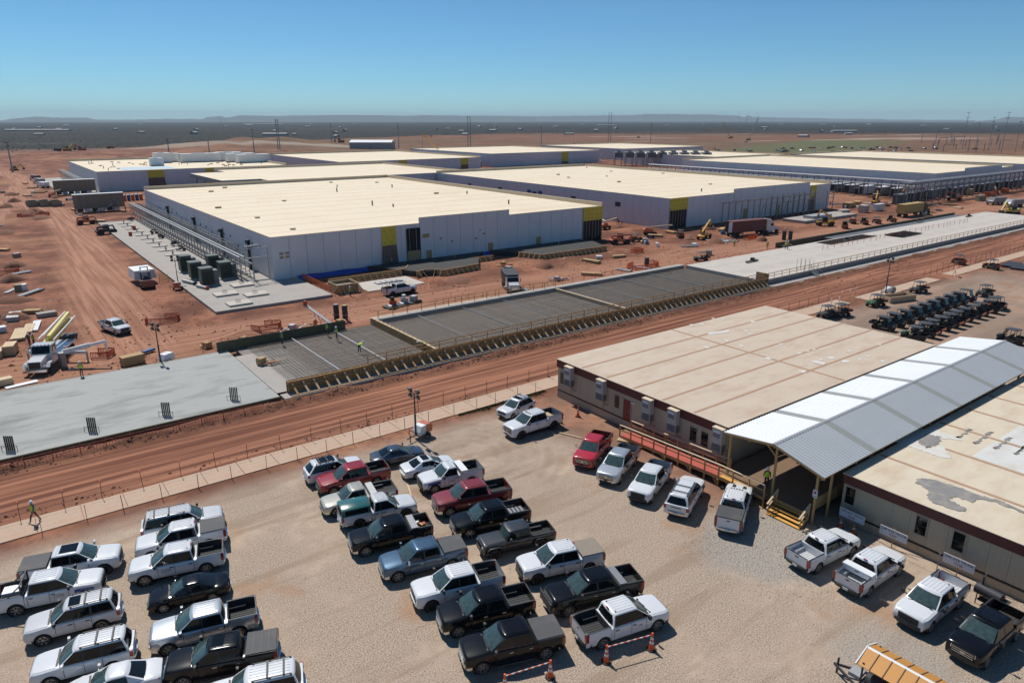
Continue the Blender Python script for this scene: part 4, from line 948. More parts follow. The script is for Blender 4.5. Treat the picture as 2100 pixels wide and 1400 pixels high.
def vehicle_specs(kind):
    """list of (name, mesh, slot keys, location, rotz, parent index)"""
    if kind in SPECS: return SPECS[kind]
    P = KINDS_[kind]; out = []
    w, xf, xr, belt, sill, RA, wr = P['w'], P['xf'], P['xr'], P['belt'], P['sill'], P['R'], P['wr']
    suv = P.get('suv'); sedan = P.get('sedan'); jeep = P.get('jeep')
    ax = P['wb'] / 2
    def put(name, mb, slots, smooth=35, parent=None, loc=(0, 0, 0), rz=0, recalc=True):
        me = mb.mesh(name, [None] * len(slots), smooth, recalc); out.append((name, me, slots, loc, rz, parent)); return len(out) - 1
    def zb(x):
        z = sill
        for c in (ax, -ax):
            d = abs(x - c)
            if d < RA: z = max(z, wr + 0.02 + math.sqrt(max(0, RA * RA - d * d)) * 0.98)
        if x > ax + RA: z = sill + 0.02
        return z
    def top(x):
        if x >= P['xc']:
            t = (x - P['xc']) / (xf - P['xc']); z = P['hc'] + (P['hf'] - P['hc']) * t ** 1.4
            if t > 0.9: z -= 0.10 * ((t - 0.9) / 0.1) ** 2
            return z
        if sedan and x < P['xb']: t = (P['xb'] - x) / (P['xb'] - xr); return P['trunk'] - 0.10 * t * t
        if sedan: return belt + (P['trunk'] - belt) * max(0, min(1, (P['xc'] - x) / (P['xc'] - P['xb'])))
        return belt
    def hw(x):
        k = 1.0
        if x > xf - 0.7: t = (x - xf + 0.7) / 0.7; k = 1 - (0.13 if not jeep else 0.03) * t ** 2.2
        if x < xr + 0.5: t = (xr + 0.5 - x) / 0.5; k = min(k, 1 - (0.05 if not sedan else 0.12) * t ** 2)
        return w * k
    def side(x, tz):
        b = zb(x); h = hw(x)
        m1 = max(b + 0.05, sill + 0.14); m2 = max(m1 + 0.03, 0.62 * tz + 0.08); m3 = max(m2 + 0.03, tz - 0.14); fl = 0.025 if b > sill + 0.1 else 0
        return [(h - 0.05 + fl, b), (h - 0.012 + fl, m1), (h, m2), (h - 0.012, m3), (h - 0.05, tz - 0.045), (h - 0.13, tz)]
    cab_end = xr if suv else P['bed0']
    xs = {xf, xf - 0.04, xf - 0.12, xf - 0.3, P['xc'], P['xc'] + 0.3, cab_end, P['xc'] - 0.3, 0.0}
    if sedan: xs |= {P['xb'], xr + 0.04, xr + 0.15, xr + 0.4}
    elif suv: xs |= {xr + 0.03, xr + 0.2}
    for c in (ax, -ax):
        for i in range(13): xs.add(c + RA * math.cos(math.pi * i / 12))
        xs.add(c + RA + 0.002); xs.add(c - RA - 0.002)
    xs = sorted([x for x in xs if cab_end - 1e-6 <= x <= xf + 1e-6], reverse=True)
    m = MB(); rows = []
    for x in xs:
        tz = top(x); s_ = side(x, tz); cr = 0.035 if x >= P['xc'] else 0.0
        prof = s_ + [(hw(x) * 0.5, tz + cr), (0, tz + cr * 1.2)]
        rows.append([(x, -y, z) for y, z in prof] + [(x, y, z) for y, z in reversed(prof[:-1])])
    m.loft(rows, cap0=True, cap1=True)
    body = put('body', m, ['paint'])
    # dark wheel wells and underbody
    u = MB(); u.box(xr + 0.25, xf - 0.25, -w + 0.16, w - 0.16, 0.30 if not sedan else 0.2, sill + 0.18)
    for c in (ax, -ax):
        u.lathe([(RA * 0.99, -w + 0.06), (RA * 0.99, -w + 0.42)], n=16, c=(c, 0, wr + 0.02)); u.lathe([(RA * 0.99, w - 0.42), (RA * 0.99, w - 0.06)], n=16, c=(c, 0, wr + 0.02))
    put('underbody', u, ['seam'])
    # hood panel
    m = MB(); rows = []
    for x in np.linspace(xf - 0.16, P['xc'] + 0.05, 6):
        tz = top(x); h = hw(x) - 0.17; rows.append([(x, y, tz + 0.012 + 0.042 * (1 - abs(y) / w) + (0.014 if 0.35 < abs(y / h) < 0.75 else 0)) for y in np.linspace(-h, h, 9)])
    base = [[(p[0], p[1], p[2] - 0.035) for p in r] for r in rows]
    m.loft(rows); m.loft([rows[0], base[0]]); m.loft([rows[-1], base[-1]]); m.loft([[r[0] for r in rows], [r[0] for r in base]]); m.loft([[r[-1] for r in rows], [r[-1] for r in base]])
    put('hood', m, ['paint'])
    # cab above the belt
    zr = P['roof']; wbt = w - 0.10; wrf = w - (0.27 if not jeep else 0.14); xc, r0, r1, xb = P['xc'], P['r0'], P['r1'], P['xb']
    zb_, zr_ = belt - 0.02, zr - 0.09
    zback = P.get('trunk', belt) - 0.02
    def ring(t, inset=0.0, z=None):
        xa = xc + (r0 - xc) * t; xz = xb + (r1 - xb) * t; hy = wbt + (wrf - wbt) * t - inset; xa -= inset * 0.9; xz += inset * 0.9
        f = [(xa - 0.11 * abs(u) ** 2.5 * (1 - inset), u * hy) for u in (1, 0.75, 0.4, 0, -0.4, -0.75, -1)]
        bk = [(xz + 0.06 * abs(u) ** 3, u * hy) for u in (-1, -0.6, 0, 0.6, 1)]
        pts = f + [(xa + (xz - xa) * 0.35, -hy), (xa + (xz - xa) * 0.7, -hy)] + bk + [(xa + (xz - xa) * 0.7, hy), (xa + (xz - xa) * 0.35, hy)]
        zf = zb_ + (zr_ - zb_) * t
        res = []
        for x, y in pts:
            zz = zf if z is None else z
            if z is None and sedan and t < 1: zz = zf + (zback - zb_) * (1 - t) * max(0, (xc - x) / (xc - xb))
            res.append((x, y, zz))
        return res
    m = MB(); rows = [ring(0), ring(0.5), ring(1), ring(1, 0.05, zr - 0.035), ring(1, 0.16, zr - 0.006), ring(1, 0.45, zr + 0.008)]
    m.loft(rows, closed=True, cap1=True)
    put('cab_roof', m, ['paint'], smooth=50)
    if not jeep and not sedan:
        m = MB()
        for y in np.linspace(-wrf * 0.72, wrf * 0.72, 6): m.box(r1 + 0.25, r0 - 0.22, y - 0.022, y + 0.022, zr - 0.012, zr + 0.020)
        put('roof_rib', m, ['paint'])
    # glass
    def yside(z): return wbt + (wrf - wbt) * (z - zb_) / (zr_ - zb_)
    m = MB(); rows = []
    for t in (0.07, 0.5, 0.93):
        xa = xc + (r0 - xc) * t; hy = (wbt + (wrf - wbt) * t) - 0.07; z = zb_ + (zr_ - zb_) * t
        rows.append([(xa - 0.11 * abs(u) ** 2.5 + 0.014, u * hy, z + 0.006) for u in (1, 0.75, 0.4, 0, -0.4, -0.75, -1)])
    m.loft(rows); put('windshield', m, ['glass_front'], recalc=False)
    m = MB(); m.bar((xc + 0.03, -wbt * 0.75, zb_ + 0.035), (xc - 0.0, wbt * 0.8, zb_ + 0.035), 0.10, 0.03)
    m.bar((xc + 0.0, -0.1, zb_ + 0.075), (xc - 0.10, wbt * 0.62, zb_ + 0.10), 0.03, 0.02); m.bar((xc + 0.0, -wbt * .62, zb_ + 0.075), (xc - 0.08, -0.05, zb_ + 0.09), 0.03, 0.02)
    put('wiper_cowl', m, ['trim'])
    m = MB()
    t0, t1 = (0.10, 0.92)
    rows = []
    for t in (t0, (t0 + t1) / 2, t1):
        xz = xb + (r1 - xb) * t; hy = (wbt + (wrf - wbt) * t) - (0.10 if not sedan else 0.12); z = (zback if sedan else zb_) + (zr_ - (zback if sedan else zb_)) * t
        rows.append([(xz + 0.06 * abs(u) ** 3 - 0.014, u * hy, z + (0.006 if sedan else 0)) for u in (-1, -0.6, 0, 0.6, 1)])
    m.loft(rows); put('rear_window', m, ['glass_tint' if not sedan else 'glass'], recalc=False)
    dz0, dz1 = zb_ + 0.05, zr_ - 0.04
    def sx(x0, z, front):  # lean of the pillars
        t = (z - zb_) / (zr_ - zb_); return x0
    doors = P['doors']
    wins = []
    fx_b = xc - 0.20; fx_t = xc + (r0 - xc) * 0.95 - 0.16
    wins.append((fx_b, fx_t, doors[0][1] + 0.05, doors[0][1] + 0.05))
    if len(doors) > 1:
        bx_t = max(doors[1][1] + 0.06, r1 + 0.12) if not suv or sedan else doors[1][1] + 0.06
        bx_b = max(doors[1][1] + 0.08, xb + 0.18)
        wins.append((doors[1][0] - 0.05, doors[1][0] - 0.05, bx_b, bx_t))
    if suv and not sedan: wins.append((doors[1][1] - 0.06, doors[1][1] - 0.06, xb + 0.22, r1 + 0.12))
    for s in (1, -1):
        if len(wins) > 1 and not jeep:
            zz = dz0 - 0.03; ze = dz1 + 0.03; f0, l1 = wins[0], wins[-1]; zk = (zback - zb_) * 0.5 if sedan else 0
            o4 = [(f0[0] + 0.05, s * (yside(zz) + 0.007), zz), (l1[2] - 0.04, s * (yside(zz + zk) + 0.007), zz + zk), (l1[3] - 0.03, s * (yside(ze) + 0.007), ze), (f0[1] + 0.03, s * (yside(ze) + 0.007), ze)]
            m = MB(); m.hexa([(x, y - s * 0.03, z) for x, y, z in o4] + o4); put('window_surround', m, ['trim'], smooth=None)
        for i, (b0, t0_, b1, t1_) in enumerate(wins):
            zz = dz0 + ((zback - zb_) * 0.6 if sedan and i else 0)
            def pt(x, z): return (x, s * (yside(z) + 0.012), z)
            outer = [pt(b0, zz), pt(b1, zz), pt(t1_, dz1), pt(t0_, dz1)]
            inner = [(x, y - s * 0.03, z) for x, y, z in outer]
            m = MB(); m.hexa(inner + outer)
            put('side_window', m, ['glass_tint' if (i and not sedan) else 'glass'], smooth=None)
    # doors proud of the body, seams between
    for s in (1, -1):
        for i, (a, b) in enumerate(doors):
            m = MB(); rows = []
            for x in np.linspace(a - 0.012, b + 0.012, 4):
                sd_ = side(x, top(x)); sd_ = sd_[1:5]
                if abs(x - (-ax)) < RA or abs(x - ax) < RA: pass
                rows.append([(x, s * (y + 0.010), z) for y, z in sd_])
            inn = [[(p[0], p[1] - s * 0.02, p[2]) for p in r] for r in rows]
            m.loft(rows); m.loft([[r[0] for r in rows], [r[0] for r in inn]]); m.loft([[r[-1] for r in rows], [r[-1] for r in inn]])
            for e, x in ((0, a), (-1, b)):
                rr_ = [[(x + d, p[1] + s * 0.004, p[2]) for p in rows[e]] for d in (-0.013, 0.013)]; m.loft(rr_, m=1)
            di = put('door', m, ['paint', 'seam'], recalc=False)
            hx = b + 0.20; hz = belt - 0.17
            m = MB(); m.box(hx - 0.11, hx + 0.11, s * (w + 0.0) - (0.035 if s < 0 else 0), s * (w + 0.0) + (0.035 if s > 0 else 0), hz - 0.022, hz + 0.022); put('handle', m, ['handle'], parent=di, smooth=None)
        # mirror
        m = MB(); mx_ = xc - 0.32; mz = belt + 0.10
        m.bar((mx_, s * (w - 0.08), mz - 0.05), (mx_ - 0.02, s * (w + 0.12), mz), 0.05); m.obox((mx_ - 0.02, s * (w + 0.17), mz + 0.05), (0.13, 0.21 if not sedan else 0.18, 0.24 if not sedan else 0.15), rz=s * -0.12)
        put('mirror', m, ['mirror'], smooth=None)
    # front end
    fw = hw(xf); hf = P['hf']
    zg0, zg1 = (0.68, hf - 0.07) if not sedan else (0.42, 0.66)
    gw = fw * 0.66 if not jeep else fw * 0.6
    m = MB(); m.box(xf - 0.02, xf + 0.035, -gw, gw, zg0, zg1)
    gi = put('grille', m, ['grille_dark'], smooth=None)
    m = MB()
    if jeep:
        for k in range(7): y = -gw * 0.86 + k * gw * 0.287; m.box(xf + 0.03, xf + 0.05, y - 0.035, y + 0.035, zg0 + 0.05, zg1 - 0.04)
    else:
        for k in range(3 if not sedan else 2): z = zg0 + (zg1 - zg0) * (k + 0.7) / 3.4; m.box(xf + 0.03, xf + 0.055, -gw * 0.95, gw * 0.95, z - 0.022, z + 0.022)
        m.box(xf + 0.03, xf + 0.062, -0.11, 0.11, (zg0 + zg1) / 2 - 0.055, (zg0 + zg1) / 2 + 0.055)
    put('grille_bar', m, ['grille_bar'], smooth=None, parent=gi)
    for s in (1, -1):
        m = MB()
        if jeep: m.cyl((xf, s * gw * 1.15, zg1 - 0.14), (xf + 0.06, s * gw * 1.15, zg1 - 0.14), 0.10, n=14)
        else:
            y0, y1 = gw * 1.03, fw * 1.0; m.hexa([(xf - 0.05, s * y0, zg1 - 0.24), (xf + 0.03, s * y0, zg1 - 0.24), (xf - 0.16, s * (y1 + 0.045), zg1 - 0.22), (xf - 0.30, s * (y1 + 0.03), zg1 - 0.22), (xf - 0.06, s * y0, zg1 - 0.02), (xf + 0.02, s * y0, zg1 - 0.02), (xf - 0.18, s * (y1 + 0.035), zg1 - 0.01), (xf - 0.32, s * (y1 + 0.02), zg1 - 0.01)])
        put('headlight', m, ['head_lamp'], smooth=None)
    bz0, bz1 = (0.40, 0.64) if not sedan else (0.24, 0.42)
    if jeep: bz0, bz1 = 0.52, 0.70
    m = MB(); prof = [(-1.0, -0.34), (-0.9, -0.05), (-0.6, 0.09), (0, 0.13), (0.6, 0.09), (0.9, -0.05), (1.0, -0.34)]
    f_ = [(xf + d, u * (fw + 0.10)) for u, d in prof]; i_ = [(xf - 0.30, u * (fw - 0.05)) for u, d in prof]
    rows = [[(x, y, bz0) for x, y in i_], [(x - 0.04, y, bz0) for x, y in f_], [(x, y, (bz0 + bz1) / 2) for x, y in f_], [(x - 0.015, y, bz1) for x, y in f_], [(x, y, bz1 + 0.01) for x, y in i_]]
    m.loft(rows); bi = put('front_bumper', m, ['bumper'], smooth=30)
    m = MB(); m.box(xf + 0.06, xf + 0.135, -0.5, 0.5, bz0 + 0.03, bz0 + 0.12); m.box(xf + 0.125, xf + 0.145, -0.16, 0.16, bz0 + 0.125, bz1 - 0.02); put('air_intake', m, ['grille_dark'], parent=bi, smooth=None)
    # rear end
    rw = hw(xr)
    rz0, rz1 = (0.48, 0.70) if not sedan else (0.28, 0.55)
    m = MB(); f_ = [(xr - d, u * (rw + 0.03)) for u, d in prof]; i_ = [(xr + 0.25, u * (rw - 0.05)) for u, d in prof]
    rows = [[(x, y, rz0) for x, y in i_], [(x + 0.03, y, rz0) for x, y in f_], [(x, y, rz1 - 0.03) for x, y in f_], [(x + 0.03, y, rz1) for x, y in f_], [(x, y, rz1) for x, y in i_]]
    m.loft(rows); put('rear_bumper', m, ['rear_bumper'], smooth=30)
    m = MB(); m.box(xr - 0.145, xr - 0.115, -0.17, 0.17, rz1 - 0.17 + (0.0), rz1 - 0.02); put('licence_plate', m, ['plate'], smooth=None)
    tz0, tz1 = (0.84, P['rail'] - 0.05) if not suv else ((0.86, belt - 0.05) if not sedan else (0.66, 0.88))
    for s in (1, -1):
        m = MB()
        if sedan: m.hexa([(xr - 0.02, s * 0.42, tz0), (xr + 0.06, s * 0.42, tz0), (xr + 0.38, s * (w - 0.03), tz0 + 0.06), (xr + 0.05, s * (rw + 0.015), tz0), (xr - 0.01, s * 0.42, tz1 - 0.02), (xr + 0.06, s * 0.42, tz1 - 0.02), (xr + 0.40, s * (w - 0.045), tz1), (xr + 0.06, s * (rw + 0.0), tz1)])
        else: m.box(xr - 0.025, xr + 0.16, min(s * (rw - 0.17), s * (rw + 0.03)), max(s * (rw - 0.17), s * (rw + 0.03)), tz0, tz1)
        put('tail_light', m, ['tail_lamp'], smooth=None)
    if not suv:
        # cargo bed: outer sides, rails, inner walls and floor
        b0 = P['bed0']; rail = P['rail']; fl = P['floor']
        xs2 = {b0 - 0.02, xr, xr + 0.1}
        for i in range(13): xs2.add(-ax + RA * math.cos(math.pi * i / 12))
        xs2 |= {-ax + RA + 0.002, -ax - RA - 0.002}
        xs2 = sorted([x for x in xs2 if xr <= x <= b0 - 0.02], reverse=True)
        for s in (1, -1):
            m = MB(); rows = []; rows2 = []
            for x in xs2:
                sd_ = side(x, rail)[:-1]; h = hw(x)
                rows.append([(x, s * y, z) for y, z in sd_] + [(x, s * (h - 0.07), rail), (x, s * (h - 0.15), rail)])
                rows2.append([(x, s * (h - 0.15), rail), (x, s * (h - 0.16), fl)])
            m.loft(rows); m.loft(rows2, m=1)
            y0, y1 = sorted((s * (w - 0.165), s * (w - 0.42))); m.box(-ax - 0.5, -ax + 0.5, y0, y1, fl, fl + 0.24, 1)
            m.box(xr + 0.02, b0 - 0.03, *sorted((s * (w - 0.15), s * (w - 0.05))), rail + 0.002, rail + 0.02, 2)
            put('bed_side', m, ['paint', 'bed', 'trim'], recalc=True)
        m = MB(); m.box(xr + 0.03, b0 - 0.03, -w + 0.16, w - 0.16, fl - 0.04, fl)
        for y in np.linspace(-w + 0.45, w - 0.45, 7): m.box(xr + 0.06, b0 - 0.06, y - 0.03, y + 0.03, fl, fl + 0.02)
        put('bed_floor', m, ['bed'], smooth=None)
        m = MB(); m.box(b0 - 0.075, b0 - 0.025, -w + 0.155, w - 0.155, 0.5, rail - 0.01); put('bed_front', m, ['bed'], smooth=None)
        m = MB(); m.box(xr - 0.012, xr + 0.055, -rw + 0.155, rw - 0.155, 0.70, rail); m.box(xr - 0.022, xr - 0.0125, -0.12, 0.12, rail - 0.22, rail - 0.14, 1); m.box(xr - 0.015, xr + 0.055, -rw + 0.16, rw - 0.16, rail + 0.001, rail + 0.02, 1)
        put('tailgate', m, ['paint', 'trim'], smooth=None)
    else:
        if not sedan:
            m = MB(); m.box(xr - 0.012, xr + 0.03, -rw + 0.2, rw - 0.2, 0.72, belt - 0.06); m.box(xr - 0.02, xr - 0.0125, -0.4, 0.4, belt - 0.2, belt - 0.13, 1); put('liftgate', m, ['paint', 'trim'], smooth=None)
            for s in (1, -1):
                m = MB(); y = s * (wrf - 0.10); m.bar((r0 - 0.35, y, zr + 0.045), (r1 + 0.15, y, zr + 0.045), 0.045, 0.035)
                for x in (r0 - 0.4, (r0 + r1) / 2, r1 + 0.2): m.box(x - 0.05, x + 0.05, y - 0.03, y + 0.03, zr - 0.03, zr + 0.05)
                put('roof_rail', m, ['trim'], smooth=None)
            m = MB()
            for x in ((r0 * 0.35 + r1 * 0.65) + 0.5, r1 + 0.55): m.box(x - 0.04, x + 0.04, -wrf + 0.1, wrf - 0.1, zr + 0.065, zr + 0.10)
            put('cross_bar', m, ['trim'], smooth=None)
    if jeep:
        for c in (ax, -ax):
            for s in (1, -1):
                m = MB(); pts = [(c - 0.72, 0.62), (c - 0.48, 0.96), (c - 0.3, 1.02), (c + 0.36, 1.02), (c + 0.56, 0.92), (c + 0.72, 0.70)]
                rows = [[(x, s * (w - 0.05), z) for x, z in pts], [(x, s * (w + 0.14), z) for x, z in pts], [(x, s * (w + 0.14), z - 0.06) for x, z in pts], [(x, s * (w - 0.05), z - 0.06) for x, z in pts]]
                m.loft(rows); put('fender_flare', m, ['trim'])
    tm, rm = wheel_meshes(wr)
    for c in (ax, -ax):
        for s in (1, -1):
            out.append(('wheel', tm, ['tyre'], (c, s * (w - 0.17 + (0.08 if jeep else 0)), wr), 0 if s > 0 else math.pi, None))
            out.append(('rim', rm, ['rim', 'rim_dark'], (0, 0, 0), 0, len(out) - 1))
    SPECS[kind] = out
    return out

def place_vehicle(name, kind, pos, heading, slots, label, cat, group=None, z=0.0):
    root = thing(name, label, cat, (pos[0], pos[1], z), heading, group)
    S = dict(paint='paint_white', glass_front='glass_front', glass='glass', glass_tint='glass_tint', bed='liner', trim='trim', seam='seam', handle='trim', mirror='trim', grille_dark='grille_dark', grille_bar='trim', head_lamp='head_lamp',
             tail_lamp='tail_lamp', bumper='paint', rear_bumper='chrome', plate='plate', tyre='tyre', rim='rim_metal', rim_dark='rim_dark')
    S.update(slots); objs = []
    for nm, me, sl, loc, rz, par in vehicle_specs(kind):
        o = link(nm, me, objs[par] if par is not None else root, loc, rz); objs.append(o)
        for i, k in enumerate(sl):
            v = S[k]; v = S.get(v, v) if v == 'paint' else v
            o.material_slots[i].link = 'OBJECT'; o.material_slots[i].material = MATS[v]
    return root
def extra(root, kind, what):
    P = KINDS_[kind]; b0, xr, w, rail, fl, zr = P.get('bed0', 0), P['xr'], P['w'], P['rail'], P['floor'], P['roof']
    if what in ('tonneau', 'tonneau_tan', 'tonneau_fold'):
        m = MB(); mat = 'tonneau_tan' if what == 'tonneau_tan' else 'tonneau'
        m.hexa([(b0 - 0.02, -w + 0.06, rail + 0.022), (b0 - 0.02, w - 0.06, rail + 0.022), (xr + 0.01, w - 0.10, rail + 0.022), (xr + 0.01, -w + 0.10, rail + 0.022), (b0 - 0.03, -w + 0.09, rail + 0.065), (b0 - 0.03, w - 0.09, rail + 0.065), (xr + 0.03, w - 0.13, rail + 0.065), (xr + 0.03, -w + 0.13, rail + 0.065)])
        o = m.build('bed_cover', mat, root)
        if what == 'tonneau_fold':
            for k in range(3): x = xr + (b0 - xr) * (k + 1) / 4; piece('fold_seam', x - 0.03, x + 0.03, -w + 0.12, w - 0.12, rail + 0.066, rail + 0.085, 'trim', o)
    elif what == 'toolbox':
        o = MB().box(b0 - 0.62, b0 - 0.10, -w + 0.05, w - 0.05, rail - 0.18, rail + 0.16).build('tool_box', 'white_plain', root); piece('latch', b0 - 0.64, b0 - 0.622, -0.15, 0.15, rail, rail + 0.05, 'trim', o)
        piece('lid', b0 - 0.65, b0 - 0.08, -w + 0.03, w - 0.03, rail + 0.162, rail + 0.21, 'white_plain', o)
    elif what == 'toolbox_dark':
        MB().box(b0 - 0.58, b0 - 0.10, -w + 0.1, w - 0.1, rail - 0.1, rail + 0.08).build('tool_box', 'steel_grey', root)
    elif what == 'toolbox_metal':
        MB().box(b0 - 0.6, b0 - 0.08, -w + 0.06, w - 0.06, rail - 0.1, rail + 0.14).build('tool_box', 'steel_galv', root)
    elif what == 'sunroof':
        piece('sun_roof', P['r1'] + 0.45, P['r0'] - 0.2, -0.52, 0.52, zr + 0.018, zr + 0.030, 'glass_tint', root)
    elif what == 'sunroof_small':
        piece('sun_roof', P['r0'] - 0.85, P['r0'] - 0.25, -0.45, 0.45, zr + 0.016, zr + 0.028, 'glass_tint', root)
    elif what == 'topper':
        m = MB(); rows = []
        for x in (b0 - 0.03, b0 - 0.12, xr + 0.15, xr + 0.02):
            e = 0.06 if x in (b0 - 0.03, xr + 0.02) else 0
            rows.append([(x, y, z) for y, z in ((-w + 0.06, rail + 0.02), (-w + 0.16, rail + 0.48 - e), (-w + 0.34, rail + 0.58 - e), (0, rail + 0.62 - e), (w - 0.34, rail + 0.58 - e), (w - 0.16, rail + 0.48 - e), (w - 0.06, rail + 0.02))])
        m.loft(rows, cap0=True, cap1=True); o = m.build('camper_shell', 'paint_teal', root, smooth=40)
        for s in (1, -1):
            MB().hexa([(xr + 0.3, s * (w - 0.065), rail + 0.09), (b0 - 0.25, s * (w - 0.065), rail + 0.09), (b0 - 0.25, s * (w - 0.085), rail + 0.09), (xr + 0.3, s * (w - 0.085), rail + 0.09), (xr + 0.3, s * (w - 0.135), rail + 0.42), (b0 - 0.25, s * (w - 0.135), rail + 0.42), (b0 - 0.25, s * (w - 0.155), rail + 0.42), (xr + 0.3, s * (w - 0.155), rail + 0.42)]).build('shell_window', 'glass_tint', o)
        piece('shell_rear_window', xr + 0.005, xr + 0.018, -w + 0.3, w - 0.3, rail + 0.1, rail + 0.45, 'glass_tint', o)
    elif what == 'headache_rack':
        m = MB(); m.bar((b0 - 0.1, -w + 0.1, rail), (b0 - 0.1, -w + 0.1, zr + 0.05), 0.07); m.bar((b0 - 0.1, w - 0.1, rail), (b0 - 0.1, w - 0.1, zr + 0.05), 0.07); m.bar((b0 - 0.1, -w + 0.1, zr + 0.05), (b0 - 0.1, w - 0.1, zr + 0.05), 0.07)
        for k in range(8): y = -w + 0.3 + k * (2 * w - 0.6) / 7; m.bar((b0 - 0.1, y, rail), (b0 - 0.1, y, zr), 0.025)
        m.build('headache_rack', 'steel_dark', root)
        m = MB(); m.bar((b0 - 0.1, w - 0.1, zr + 0.05), (b0 - 0.8, w - 0.1, rail + 0.03), 0.06); m.bar((b0 - 0.1, -w + 0.1, zr + 0.05), (b0 - 0.8, -w + 0.1, rail + 0.03), 0.06); m.build('rack_stay', 'steel_dark', root)
    elif what == 'ladder_rack':
        m = MB()
        for x in (b0 - 0.15, xr + 0.2):
            for s in (1, -1): m.bar((x, s * (w - 0.1), rail), (x, s * (w - 0.1), zr + 0.12), 0.05)
            m.bar((x, -w + 0.1, zr + 0.12), (x, w - 0.1, zr + 0.12), 0.05)
        for s in (1, -1): m.bar((xr + 0.1, s * (w - 0.1), zr + 0.17), (0.8, s * (w - 0.1), zr + 0.17), 0.05)
        m.bar((0.8, -w + 0.1, zr + 0.17), (0.8, w - 0.1, zr + 0.17), 0.05)
        m.build('ladder_rack', 'steel_grey', root)
    elif what == 'lamps':
        for y in (-0.4, -0.2, 0, 0.2, 0.4): piece('cab_lamp', P['r0'] - 0.20, P['r0'] - 0.08, y - 0.045, y + 0.045, zr - 0.02, zr + 0.035, 'trim', root)
    elif what == 'brake_lamp':
        piece('brake_lamp', P['r1'] - 0.02, P['r1'] + 0.06, -0.12, 0.12, zr - 0.03, zr + 0.018, 'tail_lamp', root)
        for y in (-0.5, 0.5): piece('roof_plug', P['r1'] + 0.2, P['r1'] + 0.28, y - 0.04, y + 0.04, zr + 0.0, zr + 0.035, 'trim', root)
    elif what == 'cargo':
        r = random.Random(len(root.name)); m = MB()
        for k in range(5): m.obox((xr + 0.4 + 0.2 * k, r.uniform(-.5, .5), fl + 0.12), (r.uniform(.15, .5), r.uniform(.1, .35), 0.2), rz=r.uniform(0, 3), m=k % 3)
        m.build('bed_cargo', ['barrier_red', 'timber', 'white_plain'], root)
    elif what == 'white_cargo':
        MB().box(xr + 0.3, b0 - 0.4, -0.1, w - 0.3, fl + 0.02, fl + 0.4).build('bed_cargo', 'white_plain', root)
    elif what == 'pallet':
        m = MB()
        for k in range(5): m.box(b0 - 0.95, b0 - 0.15, -0.5 + 0.22 * k, -0.34 + 0.22 * k, fl + 0.3, fl + 0.34)
        m.box(b0 - 0.95, b0 - 0.15, -0.5, -0.42, fl + 0.02, fl + 0.3); m.box(b0 - 0.95, b0 - 0.15, 0.46, 0.54, fl + 0.02, fl + 0.3); m.build('bed_cargo', 'timber_pale', root)
    elif what == 'pallet_dark':
        for k in range(4): piece('bed_cargo', xr + 0.3 + 0.3 * k, xr + 0.5 + 0.3 * k, -0.4, 0.5, fl + 0.02, fl + 0.2, 'steel_grey', root)
    elif what == 'bull_bar':
        m = MB(); xf = P['xf']
        for z in (0.62, 0.85, 1.08): m.bar((xf + 0.22, -0.85, z), (xf + 0.22, 0.85, z), 0.09)
        for y in (-0.85, -0.3, 0.3, 0.85): m.bar((xf + 0.2, y, 0.45), (xf + 0.2, y, 1.16), 0.09)
        m.build('bull_bar', 'trim', root)
    elif what == 'blue_wrap':
        xf = P['xf']; ax = P['wb'] / 2
        for s in (1, -1):
            m = MB(); z1 = P['hc'] - 0.22
            m.loft([[(ax - 0.50, s * (w + 0.012), 0.55), (ax - 0.50, s * (w + 0.012), z1)], [(ax - 0.44, s * (w + 0.032), 0.86), (ax - 0.44, s * (w + 0.012), z1 + 0.04)], [(ax, s * (w + 0.034), 0.95), (ax, s * (w + 0.012), z1 + 0.03)], [(ax + 0.44, s * (w + 0.02), 0.86), (ax + 0.44, s * (w - 0.005), z1)], [(xf - 0.34, s * (w - 0.01), 0.6), (xf - 0.34, s * (w - 0.02), z1 - 0.05)]])
            m.build('fender_wrap', 'paint_wrap_blue', root, recalc=False)
    elif what == 'lettering':
        me = text_mesh('DPR', 0.34, 'ink_grey')
        for s in (1, -1):
            o = link('lettering', me, root, ((P['doors'][0][0] + P['doors'][0][1]) / 2, s * (w + 0.016), 0.88)); o.rotation_euler = (math.pi / 2, 0, math.pi if s > 0 else 0)
    elif what == 'small_lettering':
        me = text_mesh('DPR', 0.16, 'ink_grey')
        for s in (1, -1):
            o = link('lettering', me, root, ((P['doors'][0][0] + P['doors'][0][1]) / 2 + 0.1, s * (w + 0.016), 0.95)); o.rotation_euler = (math.pi / 2, 0, math.pi if s > 0 else 0)
    elif what == 'hood_scoops':
        for y in (-0.4, 0.4): piece('hood_scoop', P['xf'] - 0.85, P['xf'] - 0.45, y - 0.12, y + 0.12, P['hc'] - 0.0, P['hc'] + 0.05, 'trim', root)
    elif what == 'steps':
        for s in (1, -1): stick('side_step', (P['doors'][0][0], s * (w - 0.0), 0.38), (P['doors'][-1][1], s * (w - 0.0), 0.38), 0.14, 0.06, 'chrome', root)

